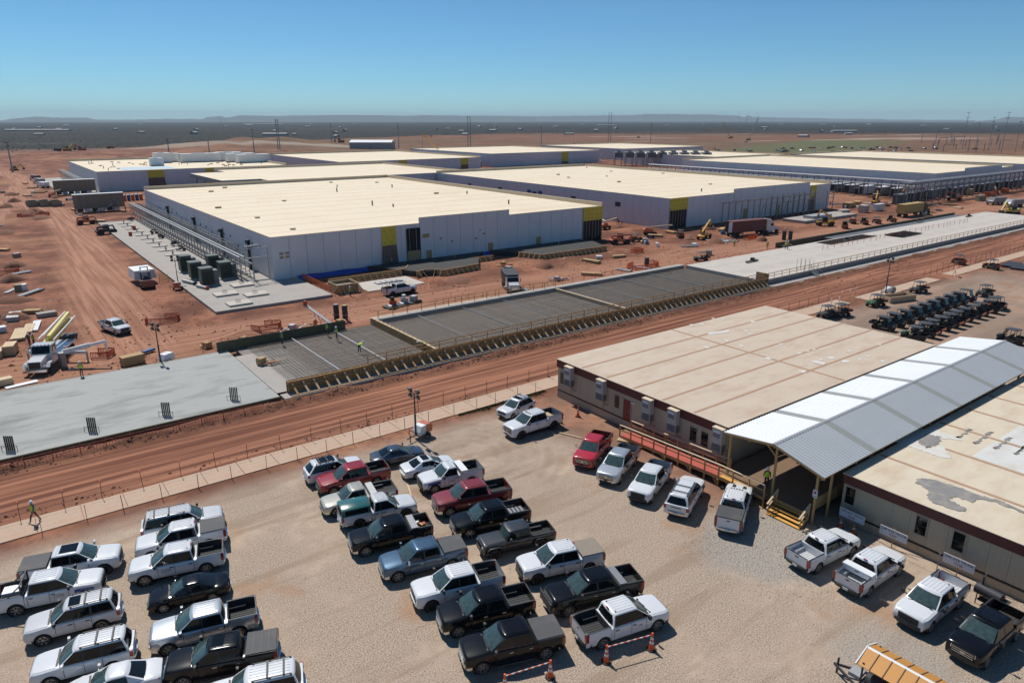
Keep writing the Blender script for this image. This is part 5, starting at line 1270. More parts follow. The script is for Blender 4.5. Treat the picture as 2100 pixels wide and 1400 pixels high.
def park(name, kind, front, rear, slots, label, extras=(), cat='pickup truck', group='vehicles parked in the gravel lot'):
    """front and rear are where the wheels on the camera's side touch the ground"""
    P = KINDS_[kind]; f = Vector(front); r = Vector(rear); d = (f - r).normalized(); mid = (f + r) / 2
    left = Vector((-d.y, d.x)); side = left if left.dot(-mid) > 0 else -left
    c = mid - side * (P['w'] - 0.14)
    root = place_vehicle(name, kind, c, math.atan2(d.y, d.x), slots, label, cat, group)
    for e in extras: extra(root, kind, e)
    return root
W_ = dict(paint='paint_white_clean'); WD = dict(paint='paint_white')
BK = dict(paint='paint_black', handle='chrome', grille_bar='chrome', bumper='chrome')
# left block, left column
park('pickup_truck', 'pick', (2.29, 48.50), (-1.37, 49.51), dict(W_, rim='rim_dark', mirror='paint', bumper='paint'), 'white crew cab pickup with dark bed cover and glass sunroof, top left of the lot', ('tonneau', 'sunroof'))
park('pickup_truck', 'pick', (0.76, 46.15), (-2.62, 47.05), dict(W_, bumper='trim'), 'white pickup with open bed, headache rack and blue front fender at the left edge', ('headache_rack', 'blue_wrap', 'lettering', 'white_cargo'))
park('suv', 'suv', (-1.59, 43.08), (1.21, 42.51), dict(WD, rim='chrome'), 'dusty white SUV with small sunroof and roof rack at the left edge', ('sunroof_small',), 'suv')
park('suv', 'suv', (-1.57, 39.03), (1.25, 38.33), dict(W_, rim='chrome', handle='chrome', mirror='paint'), 'glossy white SUV with black cross bars in the bottom left corner', (), 'suv')
park('sedan', 'car', (-0.36, 36.24), (2.00, 35.61), dict(W_, handle='paint', mirror='paint'), 'white sedan cut off by the bottom edge, left corner', (), 'car')
# left block, right column
park('suv', 'suvl', (9.38, 49.70), (5.93, 50.44), dict(WD, mirror='trim'), 'long white SUV facing right at the head of the second column', (), 'suv')
park('pickup_truck', 'pick', (4.86, 48.25), (8.84, 47.32), dict(W_, bumper='trim'), 'white pickup with grey bed cover squeezed behind the long white SUV', ('tonneau', 'brake_lamp'))
park('pickup_truck', 'pick', (4.09, 45.57), (7.80, 44.56), dict(W_, bumper='trim', handle='trim'), 'white pickup with open black bed and door lettering above the black sedan', ('lettering', 'brake_lamp'))
park('sedan', 'car', (4.61, 42.00), (7.21, 41.37), dict(paint='paint_black', handle='paint', mirror='paint', grille_bar='chrome', bumper='paint', rear_bumper='paint'), 'black sedan in the second column of the left block', (), 'car')
park('pickup_truck', 'chevy', (4.08, 37.88), (7.54, 37.00), dict(paint='paint_silver', bumper='chrome', rim='rim_metal', handle='chrome', mirror='chrome', grille_bar='chrome'), 'silver pickup with open bed below the black sedan', ('steps',))
park('pickup_truck', 'pick', (4.16, 34.76), (7.46, 33.48), dict(BK), 'black pickup with folding grey bed cover near the bottom edge', ('tonneau_fold', 'sunroof_small'))
park('suv', 'suv', (5.19, 31.18), (7.81, 30.26), dict(W_), 'white SUV roof cut off by the bottom edge', (), 'suv')
# middle block, left column
park('suv', 'xuv', (21.56, 51.22), (18.47, 51.57), dict(W_, handle='chrome'), 'white crossover with twin sunroof panels at the head of the middle block', ('sunroof',), 'suv')
park('pickup_truck', 'ram', (18.34, 49.19), (22.54, 48.49), dict(paint='paint_red', bumper='trim'), 'bright red pickup beside the white crossover in the middle block', ())
park('pickup_truck', 'ext', (17.44, 46.02), (21.26, 45.29), dict(paint='paint_beige', bumper='chrome', rim='chrome'), 'dusty champagne extended cab pickup with bed toolbox', ('toolbox_metal',))
park('pickup_truck', 'ext', (21.64, 42.73), (18.40, 43.43), dict(WD, rim='rim_dark', bumper='paint'), 'old white pickup with teal camper shell facing right', ('topper',))
park('pickup_truck', 'chevy', (17.17, 39.93), (20.73, 39.02), dict(BK, handle='trim'), 'black pickup with bed toolbox and loose cargo', ('toolbox_dark', 'cargo'))
park('pickup_truck', 'pick', (17.53, 36.08), (21.18, 35.12), dict(paint='paint_blue', bumper='chrome', handle='chrome', mirror='chrome', grille_bar='chrome'), 'steel blue pickup with grey bed cover', ('tonneau', 'brake_lamp'))
park('pickup_truck', 'chevy', (17.83, 32.26), (21.49, 31.22), dict(W_, rim='rim_dark', bumper='paint'), 'white pickup with open black bed and dark wheels below the blue one', ())
park('pickup_truck', 'pick', (17.92, 29.33), (21.52, 28.21), dict(BK), 'black pickup with open bed second from the front of the middle block', ('steps',))
park('pickup_truck', 'pick', (17.47, 26.12), (20.93, 24.90), dict(BK), 'black pickup with smooth grey bed cover behind the striped barrier', ('tonneau', 'steps'))
# middle block, right column
park('sedan', 'car', (27.07, 50.33), (24.11, 51.00), dict(paint='paint_navy', handle='paint', mirror='paint', bumper='paint', rear_bumper='paint'), 'dark blue sedan nearest the path', (), 'car')
park('sedan', 'car', (28.40, 47.05), (25.24, 47.56), dict(W_, handle='paint', mirror='paint', bumper='paint', rear_bumper='paint'), 'white sedan with dark sunroof beside the dark blue sedan', ('sunroof_small',), 'car')
park('pickup_truck', 'reg', (25.05, 44.61), (28.87, 43.80), dict(W_, bumper='trim'), 'white regular cab pickup with blue fender wrap and bed toolbox', ('blue_wrap', 'lettering', 'toolbox'))
park('pickup_truck', 'hd', (24.19, 40.89), (28.65, 39.67), dict(paint='paint_dark_red', bumper='chrome', grille_bar='chrome'), 'dark red heavy pickup with long open bed', ())
park('pickup_truck', 'ram', (24.01, 37.52), (27.73, 36.49), dict(BK, rim='chrome'), 'black pickup with chrome wheels and cluttered bed behind the boxy off road truck', ('pallet_dark',))
park('pickup_truck', 'jeep', (24.09, 34.34), (27.55, 33.37), dict(paint='paint_black_matte', bumper='trim', rim='rim_dark', grille_bar='seam', rear_bumper='trim'), 'boxy black off road pickup with flared fenders', ())
park('pickup_truck', 'pick', (24.59, 30.47), (28.46, 29.21), dict(W_, bumper='trim', rim='rim_dark'), 'white pickup with tan soft bed cover', ('tonneau_tan', 'brake_lamp'))
park('pickup_truck', 'hd', (24.34, 26.76), (28.01, 25.58), dict(BK, bumper='trim'), 'black heavy pickup with bull bar and grey bed toolbox', ('bull_bar', 'toolbox_dark'))
park('pickup_truck', 'pick', (27.65, 22.72), (24.09, 23.53), dict(W_, bumper='trim', rear_bumper='trim'), 'white pickup facing right beside the striped barrier with open black bed', ('brake_lamp', 'small_lettering'))
# along the office
park('suv', 'cuv', (39.00, 52.54), (42.30, 53.15), dict(W_, handle='paint'), 'small white crossover by the grass verge', ('sunroof_small',), 'suv')
park('pickup_truck', 'hd', (37.25, 48.45), (41.21, 48.38), dict(W_, rim='rim_dark', grille_bar='chrome'), 'tall white pickup with cab lamps and a pallet in its bed', ('lamps', 'pallet'))
park('pickup_truck', 'chevy', (38.71, 39.85), (42.32, 41.79), dict(paint='paint_bright_red', bumper='paint', mirror='chrome', grille_bar='chrome'), 'bright red pickup nose out by the access ramp', ())
park('pickup_truck', 'ram', (38.64, 36.69), (42.01, 38.22), dict(paint='paint_silver', bumper='chrome', grille_bar='chrome'), 'silver pickup nose out beside the red one', ())
park('pickup_truck', 'pick', (38.49, 32.97), (41.87, 34.41), dict(W_, bumper='trim', grille_bar='trim'), 'white pickup nose out with black grille beside the silver one', ())
park('suv', 'suvl', (42.44, 31.30), (39.44, 29.90), dict(W_, mirror='chrome'), 'white SUV seen from behind in front of the ramp landing', (), 'suv')
park('pickup_truck', 'hd', (44.30, 28.07), (40.61, 26.11), dict(W_), 'white heavy pickup seen from behind with grey bed cover on the stone patch', ('tonneau', 'lamps', 'brake_lamp', 'hood_scoops'))
park('pickup_truck', 'pick', (44.21, 19.70), (40.54, 20.07), dict(W_, bumper='trim', rear_bumper='trim', bed='paint_white'), 'white pickup with empty white bed by the first site truck sign', ('brake_lamp', 'small_lettering'))
park('pickup_truck', 'pick', (44.64, 16.70), (40.82, 16.79), dict(W_, bumper='trim', rear_bumper='trim', bed='paint_white'), 'white pickup with white bed toolbox by the second site truck sign', ('brake_lamp', 'toolbox', 'small_lettering'))
park('pickup_truck', 'pick', (40.43, 12.93), (44.29, 12.86), dict(W_, bumper='trim', rear_bumper='trim', bed='paint_white'), 'white pickup nose out by the third site truck sign', ('brake_lamp',))
park('pickup_truck', 'chevy', (39.79, 9.77), (44.04, 9.61), dict(BK, bumper='trim'), 'black pickup nose out beside the barbecue smoker at the right edge', ('sunroof_small',))
# on the works
park('pickup_truck', 'pick', (12.29, 108.40), (10.64, 113.94), dict(W_, bumper='trim', grille_bar='trim'), 'white pickup driving on the dirt haul road', ('white_cargo',), group='vehicles on the works')
park('pickup_truck', 'hd', (58.42, 106.98), (53.69, 106.80), dict(WD, rim='rim_dark'), 'white pickup with ladder rack parked before the nearest hall', ('ladder_rack',), group='vehicles on the works')

# ---------------------------------------------------------------- utility vehicles
UTV = {}
def utv_parts(cover):
    if cover in UTV: return UTV[cover]
    out = []
    def put(name, mb, slots, smooth=None, parent=None, loc=(0, 0, 0), rz=0): out.append((name, mb.mesh(name, [None] * len(slots), smooth), slots, loc, rz, parent)); return len(out) - 1
    m = MB(); m.box(-1.45, 1.35, -0.55, 0.55, 0.36, 0.55); m.box(-0.75, 0.9, -0.68, 0.68, 0.45, 0.58); put('chassis', m, ['black'])
    m = MB(); m.loft([[(1.55, -0.42, 0.62), (1.58, 0, 0.66), (1.55, 0.42, 0.62)], [(1.5, -0.5, 0.9), (1.52, 0, 0.96), (1.5, 0.5, 0.9)], [(0.85, -0.62, 1.05), (0.85, 0, 1.10), (0.85, 0.62, 1.05)]]); m.box(0.85, 1.5, -0.5, 0.5, 0.5, 0.88); put('hood', m, ['body'], 40)
    for s in (1, -1):
        m = MB(); m.box(0.70, 1.5, s * 0.62 - 0.12, s * 0.62 + 0.12, 0.78, 0.86); put('fender', m, ['body'])
        m = MB(); m.box(1.5, 1.56, s * 0.40 - 0.09, s * 0.40 + 0.09, 0.74, 0.84); put('headlight', m, ['lamp'])
    for x in (0.15, -0.5):
        m = MB(); m.box(x - 0.25, x + 0.25, -0.6, 0.6, 0.62, 0.80); m.hexa([(x - 0.32, -0.6, 0.80), (x - 0.22, -0.6, 0.80), (x - 0.22, 0.6, 0.80), (x - 0.32, 0.6, 0.80), (x - 0.42, -0.6, 1.25), (x - 0.34, -0.6, 1.25), (x - 0.34, 0.6, 1.25), (x - 0.42, 0.6, 1.25)]); put('seat', m, ['seat'])
    m = MB()
    for s in (1, -1):
        m.bar((0.85, s * 0.62, 1.0), (0.5, s * 0.60, 1.92), 0.05); m.bar((0.5, s * 0.60, 1.92), (-0.85, s * 0.60, 1.92), 0.05); m.bar((-0.85, s * 0.62, 0.55), (-0.85, s * 0.60, 1.92), 0.05); m.bar((-0.15, s * 0.64, 0.55), (-0.15, s * 0.60, 1.92), 0.05)
    m.bar((0.5, -0.6, 1.92), (0.5, 0.6, 1.92), 0.05); m.bar((-0.85, -0.6, 1.92), (-0.85, 0.6, 1.92), 0.05); put('roll_cage', m, ['black'])
    m = MB(); rows = []
    for x, dz in ((0.72, -0.03), (0.6, 0.02), (-0.85, 0.03), (-0.98, -0.02)): rows.append([(x, y, 1.97 + dz + (0.03 if abs(y) < 0.5 else -0.02)) for y in (-0.68, -0.5, 0, 0.5, 0.68)])
    low = [[(p[0], p[1], p[2] - 0.05) for p in r] for r in rows]; m.loft(rows); m.loft(low); m.loft([rows[0], low[0]]); m.loft([rows[-1], low[-1]]); put('roof', m, ['roof'], 40)
    m = MB(); m.box(-1.85, -0.92, -0.70, 0.70, 0.72, 0.78); m.box(-1.85, -0.92, 0.65, 0.70, 0.78, 1.08); m.box(-1.85, -0.92, -0.70, -0.65, 0.78, 1.08); m.box(-0.97, -0.92, -0.65, 0.65, 0.78, 1.08); bi = put('cargo_bed', m, ['bed'])
    m = MB(); m.box(-1.90, -1.855, -0.69, 0.69, 0.74, 1.06); put('tailgate', m, ['gate'], parent=bi)
    if cover:
        m = MB(); m.hexa([(0.86, -0.58, 1.06), (0.88, -0.58, 1.06), (0.88, 0.58, 1.06), (0.86, 0.58, 1.06), (0.53, -0.56, 1.88), (0.55, -0.56, 1.88), (0.55, 0.56, 1.88), (0.53, 0.56, 1.88)]); put('windshield', m, ['glass'])
    m = MB(); m.lathe([(0.15, 0.0), (0.17, 0.02), (0.15, 0.04)], n=10, axis='z', c=(0.55, 0.3, 1.12)); put('steering_wheel', m, ['black'])
    k = 'w'
    if k not in UTV:
        t = MB(); t.lathe([(0.16, -0.13), (0.28, -0.13), (0.32, -0.07), (0.32, 0.07), (0.28, 0.13), (0.16, 0.13), (0.15, 0.05), (0.001, 0.05)], n=14); UTV[k] = t.mesh('wheel', [None], smooth=40)
    for x in (1.12, -1.12):
        for s in (1, -1): out.append(('wheel', UTV[k], ['tyre'], (x, s * 0.62, 0.32), 0 if s > 0 else math.pi, None))
    UTV[cover] = out
    return out
def utv(pos, heading, label, cover=False, body='utv_black', gate='paint_orange', roof='utv_roof', group='utility vehicles parked in rows', z=0.0):
    root = thing('utility_vehicle', label, 'utility vehicle', (pos[0], pos[1], z), heading, group); objs = []
    S = dict(black='utv_black', body=body, seat='utv_seat', roof=roof, bed='utv_black', gate=gate, lamp='head_lamp', glass='glass', tyre='tyre')
    for nm, me, sl, loc, rz, par in utv_parts(cover):
        o = link(nm, me, objs[par] if par is not None else root, loc, rz); objs.append(o)
        for i, k in enumerate(sl): o.material_slots[i].link = 'OBJECT'; o.material_slots[i].material = MATS[S[k]]
    return root
ORD = ['first', 'second', 'third', 'fourth', 'fifth', 'sixth', 'seventh', 'eighth', 'ninth', 'tenth', 'eleventh', 'twelfth']
ru = random.Random(8)
xb_ = np.linspace(102.0, 130.0, 10)
for i, x in enumerate(xb_):
    utv((x + ru.uniform(-.2, .2), 46.2 + 0.02 * i), -math.pi / 2 + ru.uniform(-.05, .05), f'dark roofed utility vehicle, {ORD[i]} in the back row counted from the office', cover=True, gate='utv_black')
for i, x in enumerate(np.linspace(100.2, 127.5, 11)):
    utv((x + ru.uniform(-.2, .2), 41.4 + ru.uniform(-.2, .2)), math.pi / 2 + ru.uniform(-.06, .06), f'utility vehicle, {ORD[i]} in the front row counted from the office', cover=i in (7, 9), body=('paint_green' if i in (0,) else 'utv_black'), gate=('paint_orange' if i % 3 else 'utv_black'))
for pt, hd, lab, bd in (((101.13, 54.52), 2.9, 'black utility vehicle by the office roof edge with a flag behind it', 'utv_black'), ((103.84, 53.91), 2.9, 'utility vehicle with orange tailgate behind the flagged one', 'utv_black'), ((114.24, 53.64), 2.9, 'green and tan utility vehicle beside the light tower', 'paint_green'),
                        ((129.81, 53.94), 2.9, 'utility vehicle with tan seats beyond the light tower', 'utv_black'), ((136.31, 45.92), 2.95, 'open utility vehicle at the far end of the parked rows', 'utv_black'), ((128.63, 41.33), -0.4, 'utility vehicle with red bed at the right end of the rows', 'utv_black')):
    utv(pt, hd, lab, body=bd)
for pt, hd, lab in (((163.75, 61.15), 0.9, 'red utility vehicle driving on the dirt road past the slab'), ((163.47, 54.95), 1.2, 'utility vehicle with red tailgate beside the far path'), ((122.62, 95.93), 2.6, 'lone utility vehicle beside the corner of the pale slab'), ((143.97, 119.76), 0.9, 'small utility vehicle left of the yellow telehandler'), ((130.31, 122.26), -0.3, 'utility vehicle behind the orange telehandler')):
    utv(pt, hd, lab, body='barrier_red' if 'red' in lab else 'utv_black', gate='barrier_red', group='utility vehicles on the works')
for i, pt in enumerate(((193.96, 102.94), (205.26, 106.79), (206.02, 103.67), (210.92, 102.57), (217.67, 101.44))):
    utv(pt, 0.6 + 0.1 * i, f'utility vehicle, {ORD[i]} from the left beyond the pale slab near the gold container', group='utility vehicles on the works', cover=i % 2 == 0)
utv((109.50, 32.73), 1.5, 'utility vehicle half hidden at the tip of the porch roof', cover=True)

# ---------------------------------------------------------------- people
def person_mesh(pose):
    k = ('person', pose)
    if k in SPECS: return SPECS[k]
    J = {'pelvis': ((0, 0, .95), .145), 'spine': ((0, 0, 1.15), .14), 'chest': ((0, 0, 1.36), .165), 'neck': ((0, 0.01, 1.50), .06), 'head': ((0, .03, 1.60), .09), 'crown': ((0, .02, 1.73), .085)}
    E = [('pelvis', 'spine'), ('spine', 'chest'), ('chest', 'neck'), ('neck', 'head'), ('head', 'crown')]
    st = {'stand': 0.0, 'walk': 0.22, 'bend': 0.05, 'crouch': 0.0}[pose]
    for s, n in ((1, 'l'), (-1, 'r')):
        d = st * s
        J['hip' + n] = ((s * .095, 0, .90), .095); J['knee' + n] = ((s * .11, .03 + d * .8, .50), .068); J['ankle' + n] = ((s * .11, d * 1.5 - .02, .10), .046); J['toe' + n] = ((s * .12, d * 1.5 + .14, .05), .042)
        J['shoulder' + n] = ((s * .185, 0, 1.44), .068); J['elbow' + n] = ((s * .26, -.02 - d * .5, 1.16), .05); J['wrist' + n] = ((s * .25, .12 - d * .6, .95), .036); J['palm' + n] = ((s * .25, .15 - d * .6, .89), .036)
        E += [('pelvis', 'hip' + n), ('hip' + n, 'knee' + n), ('knee' + n, 'ankle' + n), ('ankle' + n, 'toe' + n), ('chest', 'shoulder' + n), ('shoulder' + n, 'elbow' + n), ('elbow' + n, 'wrist' + n), ('wrist' + n, 'palm' + n)]
        px_, py_, pz_ = J['palm' + n][0]
        for i, (dx, L) in enumerate(((-.028, .065), (-.010, .08), (.010, .075), (.028, .06))):
            J[f'finger{i}{n}'] = ((px_ + dx, py_ + .02, pz_ - L), .0095); E.append(('palm' + n, f'finger{i}{n}'))
        J['thumb' + n] = ((px_ - s * .05, py_ + .03, pz_ - .02), .011); E.append(('palm' + n, 'thumb' + n))
    if pose == 'bend':
        up = [k2 for k2 in J if k2[:-1] not in ('hip', 'knee', 'ankle', 'toe') and k2 != 'pelvis']; rot = Matrix.Rotation(-1.15, 3, 'X'); c = Vector((0, 0, .95))
        for k2 in up: J[k2] = (tuple(c + rot @ (Vector(J[k2][0]) - c)), J[k2][1])
    names = list(J); idx = {k2: i for i, k2 in enumerate(names)}
    me = bpy.data.meshes.new('person'); me.from_pydata([J[k2][0] for k2 in names], [(idx[a], idx[b]) for a, b in E], [])
    o = bpy.data.objects.new('person_tmp', me); COL.objects.link(o)
    sk = o.modifiers.new('skin', 'SKIN'); sk.use_smooth_shade = True; o.modifiers.new('sub', 'SUBSURF').levels = 1; o.modifiers['sub'].render_levels = 1
    for i, k2 in enumerate(names):
        v = me.skin_vertices[0].data[i]; r = J[k2][1]; v.radius = (r, r * (0.78 if k2 in ('chest', 'spine', 'pelvis') else 1)); v.use_root = k2 == 'pelvis'
    dg = bpy.context.evaluated_depsgraph_get(); res = bpy.data.meshes.new_from_object(o.evaluated_get(dg)); bpy.data.objects.remove(o)
    res.materials.clear()
    for q in ('trousers', 'shirt', 'skin', 'boots'): res.materials.append(MATS[q])
    pts = [Vector(J[k2][0]) for k2 in names]
    for p in res.polygons:
        c = p.center; k2 = names[min(range(len(pts)), key=lambda i: (pts[i] - c).length_squared)]
        b = k2.rstrip('lr') if k2 not in ('spine',) else k2
        p.material_index = 3 if k2[:-1] in ('ankle', 'toe') else 0 if (k2[:-1] in ('hip', 'knee') or k2 == 'pelvis') else 2 if (k2 in ('neck', 'head', 'crown') or k2[:-1] in ('wrist', 'palm', 'thumb') or k2.startswith('finger')) else 1
    vest = MB(); rows = []
    for z, a, b in ((.98, .175, .135), (1.15, .17, .135), (1.34, .20, .15), (1.46, .165, .12)): rows.append([(a * math.cos(t), b * math.sin(t), z) for t in np.linspace(0, 2 * math.pi, 13)[:-1]])
    vest.loft(rows, closed=True); hel = MB(); hc = J['crown'][0]
    if pose == 'bend': vest.v = [tuple(Vector((0, 0, .95)) + Matrix.Rotation(-1.15, 3, 'X') @ (Vector(v) - Vector((0, 0, .95)))) for v in vest.v]
    hel.lathe([(0.165, -0.045), (0.135, -0.03), (0.13, 0.03), (0.10, 0.09), (0.05, 0.12), (0.001, 0.125)], n=12, axis='z', c=hc)
    band = MB(); band.v = []; 
    SPECS[k] = (res, vest.mesh('vest', [None], smooth=50), hel.mesh('helmet', ['helmet'], smooth=50))
    return SPECS[k]
def person(pos, heading, pose, label, vest='hi_vis', trousers='trousers', shirt='shirt', z=0.0):
    me, ve, he = person_mesh(pose)
    root = link('person', me, None, (pos[0], pos[1], z), heading - math.pi / 2); tag(root, label, 'person', 'workers on the site')
    root.material_slots[0].link = 'OBJECT'; root.material_slots[0].material = MATS[trousers]; root.material_slots[1].link = 'OBJECT'; root.material_slots[1].material = MATS[shirt]
    o = link('vest', ve, root); o.material_slots[0].link = 'OBJECT'; o.material_slots[0].material = MATS[vest]
    link('helmet', he, root); return root
B_ = 0.78
person((-1.00, 58.82), 3.6, 'walk', 'worker in yellow vest and white helmet walking on the path at the far left', trousers='trousers_tan', z=0.07)
person((5.82, 91.47), -1.2, 'stand', 'worker in blue shirt and yellow vest standing at the far edge of the grey slab', shirt='shirt', z=0.62)
person((5.18, 101.43), 1.2, 'stand', 'worker in bright yellow vest behind the boom of the pump truck')
person((2.33, 110.59), 0.5, 'stand', 'worker in yellow vest beside the folded yellow boom')
person((1.88, 110.92), 2.5, 'stand', 'worker with dark clothes beside the plank stack behind the yellow boom', vest='shirt')
person((28.58, 89.08), -0.6, 'stand', 'worker in yellow vest against the dark plywood form wall', z=B_)
person((35.09, 89.60), -1.0, 'walk', 'worker in green vest at the far edge of the rebar bed, left of a pair', vest='hi_vis', z=B_)
person((35.26, 86.80), -1.3, 'walk', 'worker in dark clothes and green vest walking on the rebar', z=B_)
person((35.63, 95.19), 1.2, 'stand', 'worker in orange trimmed vest standing beyond the form wall', vest='hi_vis_orange')
person((35.26, 79.72), 0.4, 'bend', 'worker in lime shirt bending over the rebar grid', shirt='hi_vis', z=B_)
person((42.32, 75.73), 2.9, 'bend', 'worker bending at the near end of the plywood bulkhead', z=B_)
person((48.24, 111.25), 0.2, 'stand', 'worker standing beside the timber box form near the pad')
person((79.81, 127.65), 1.4, 'stand', 'worker in yellow vest by the blue sheet under the nearest hall wall')
person((65.67, 129.30), 1.4, 'stand', 'worker in dark clothes before the brown plastic curtain', vest='shirt')
person((107.52, 125.62), 2.0, 'stand', 'worker in yellow vest on the dark pad before the nearest hall')
person((128.33, 135.28), 2.0, 'stand', 'worker in green vest in the doorway at the corner of the nearest hall')
person((46.45, 28.11), 0.6, 'stand', 'worker in white helmet standing at the top of the ramp under the porch roof', shirt='trousers', vest='hi_vis', z=0.87)
person((143.31, 102.58), 0.6, 'stand', 'worker in yellow vest left of the steel rails beyond the pale slab')
person((147.75, 96.55), 0.6, 'stand', 'worker in yellow vest beside the dark kerb form')
person((144.33, 89.68), 0.6, 'stand', 'worker in yellow vest standing on the pale slab, left of two', z=1.15)
person((144.72, 89.39), -0.6, 'stand', 'worker in orange and yellow vest standing on the pale slab, right of two', vest='hi_vis_orange', z=1.15)
person((169.71, 106.21), -0.6, 'stand', 'worker in orange vest at the nose of the white semi tractor', vest='hi_vis_orange')

# ---------------------------------------------------------------- fences, cones, signs, small things of the lot
fen = thing('path_fence', 'line of thin steel posts along the lot side of the path', 'fence')
for i in range(19):
    x = -3.5 + i * 2.75 + ru.uniform(-.2, .2); lean = ru.uniform(-.06, .06)
    stick('fence_post', (x, 56.98, -0.05), (x + lean, 56.98 + ru.uniform(-.04, .04), 1.30), 0.038, 0.038, 'steel_dark', fen)
for z in (0.45, 0.85, 1.2): stick('wire', (-20, 56.98, z), (46.5, 56.98, z), 0.006, 0.006, 'steel_grey', fen)
fen2 = thing('road_fence', 'line of thin steel posts with orange caps along the road side of the path', 'fence')
for i in range(41):
    x = -5.0 + i * 2.9 + ru.uniform(-.2, .2); lean = ru.uniform(-.08, .08)
    o = stick('fence_post', (x, 60.05, -0.05), (x + lean, 60.05, 1.45), 0.038, 0.038, 'steel_dark', fen2)
    piece('post_cap', x + lean - 0.05, x + lean + 0.05, 60.0, 60.10, 1.452, 1.52, 'cone_orange', fen2)
for z in (0.35, 0.8, 1.25): stick('wire', (-20, 60.05, z), (112, 60.05, z), 0.006, 0.006, 'steel_grey', fen2)
fen3 = thing('far_road_fence', 'thin post and wire fence along the road by the far path on the right', 'fence')
for i in range(28): x = 144 + i * 2.6; stick('fence_post', (x, 59.3, -0.05), (x, 59.3, 1.5), 0.05, 0.05, 'steel_dark', fen3)
for z in (0.4, 0.9, 1.4): stick('wire', (144, 59.3, z), (214, 59.3, z), 0.012, 0.012, 'barrier_red', fen3)
sf = thing('silt_fence', 'low orange trimmed wire silt fence along the bank before the grey slab', 'fence')
for i in range(20):
    x = -22 + i * 2.1; stick('stake', (x, 70.0, 0.05), (x + ru.uniform(-.1, .1), 70.0 + ru.uniform(-.15, .15), 1.0), 0.05, 0.05, 'barrier_red', sf)
    m = MB(); 
    for k in range(8): m.box(k * 0.26, k * 0.26 + 0.02, -0.01, 0.01, 0.1, 0.7)
    for z in (0.12, 0.42, 0.7): m.box(0, 2.08, -0.012, 0.012, z, z + 0.03)
    m.build('wire_panel', 'barrier_red', sf, (x + 0.02, 70.0, 0.12), rz=ru.uniform(-.05, .05))
def traffic_cone(pos, label, h=1.15):
    t = thing('traffic_cone', label, 'cone', (*pos, gz(*pos)), 0, 'orange traffic cones')
    MB().prism([(0.3 * math.cos(a + .4) * 1.0, 0.3 * math.sin(a + .4)) for a in np.linspace(0, 2 * math.pi, 9)[:-1]], 0, 0.06, axis='z').build('base', 'tyre', t)
    MB().lathe([(0.17, 0.06), (0.05, h - 0.1), (0.06, h - 0.08), (0.06, h), (0.001, h)], n=12, axis='z').build('cone_body', 'cone_orange', t, smooth=40)
    for z in (0.45, 0.72):
        r0 = 0.17 - 0.12 * (z - .06) / (h - .16); r1 = 0.17 - 0.12 * (z + .08) / (h - .16)
        MB().lathe([(r0 + 0.004, z), (r1 + 0.004, z + 0.14)], n=12, axis='z').build('reflective_band', 'white_plain', t, smooth=40)
CONES = [((23.53, 22.66), 'orange cone at the left end of the striped bar behind the white pickup'), ((26.30, 21.82), 'orange cone at the right end of the striped bar behind the white pickup'), ((17.70, 24.34), 'orange cone at the left end of the striped bar cut by the bottom edge'), ((20.28, 23.67), 'orange cone at the right end of the striped bar beside the black pickup'),
         ((45.20, 49.22), 'orange cone standing alone by the end of the first office'), ((47.04, 22.06), 'small orange cone left under the first site truck sign'), ((47.01, 21.06), 'small orange cone right under the first site truck sign'), ((42.77, 49.20), 'orange cone behind the bed of the tall white pickup')]
for p, l in CONES: traffic_cone(p, l, 0.85 if 'small' in l else 1.15)
for a, b, l in ((0, 1, 'red and white striped bar between two cones near the white pickup'), (2, 3, 'red and white striped bar between two cones at the bottom edge')):
    p, q = Vector((*CONES[a][0], 1.02)), Vector((*CONES[b][0], 1.02)); t = thing('striped_bar', l, 'barrier', p)
    n = 14
    for i in range(n): 
        m = MB(); m.cyl((q - p) * (i / n), (q - p) * ((i + 1) / n), 0.035, n=6); m.build('stripe', 'cone_orange' if i % 2 else 'white_plain', t)
def sign_board(y, name_txt, label):
    x = 47.55; t = thing('truck_sign', label, 'sign', (x, y, 0))
    MB().box(-0.02, 0.02, -0.95, 0.95, 0.75, 1.42).build('board', 'white_sign', t)
    for yy in (0.0,): stick('post', (0.05, yy, -0.1), (0.05, yy, 1.5), 0.05, 0.05, 'timber', t)
    for txt, z, sz, mt in (('DPR SITE TRUCK', 1.24, 0.235, 'ink_dark'), (name_txt, 0.94, 0.25, 'ink_red')):
        o = link('lettering', text_mesh(txt, sz, mt), t, (-0.026, 0, z)); o.rotation_euler = (math.pi / 2, 0, -math.pi / 2)
SG = [((21.59, 0.31)[0], 'T330', 'white sign reading DPR SITE TRUCK T330 by the steps'), ((18.56, 0.44)[0], 'T337', 'white sign reading DPR SITE TRUCK T337 along the second office'), ((14.30, 0.60)[0], 'T328', 'white sign reading DPR SITE TRUCK T328 near the smoker')]
for y, a, l in SG: sign_board(y, a, l)
rp_ = thing('rope_line', 'thin dark rope strung on posts between the site truck signs', 'rope')
for y in ((46.91, 15.26)[1], (47.51, 12.51)[1]): stick('post', (46.9, y, -0.05), (46.9, y, 1.6), 0.05, 0.05, 'steel_galv', rp_)
m = MB(); pts = [(46.9, 21 - i * 0.6, 0.55 + 0.18 * math.cos(i * 0.7)) for i in range(20)]; m.tube(pts, 0.02, n=5); m.build('rope', 'trim', rp_)
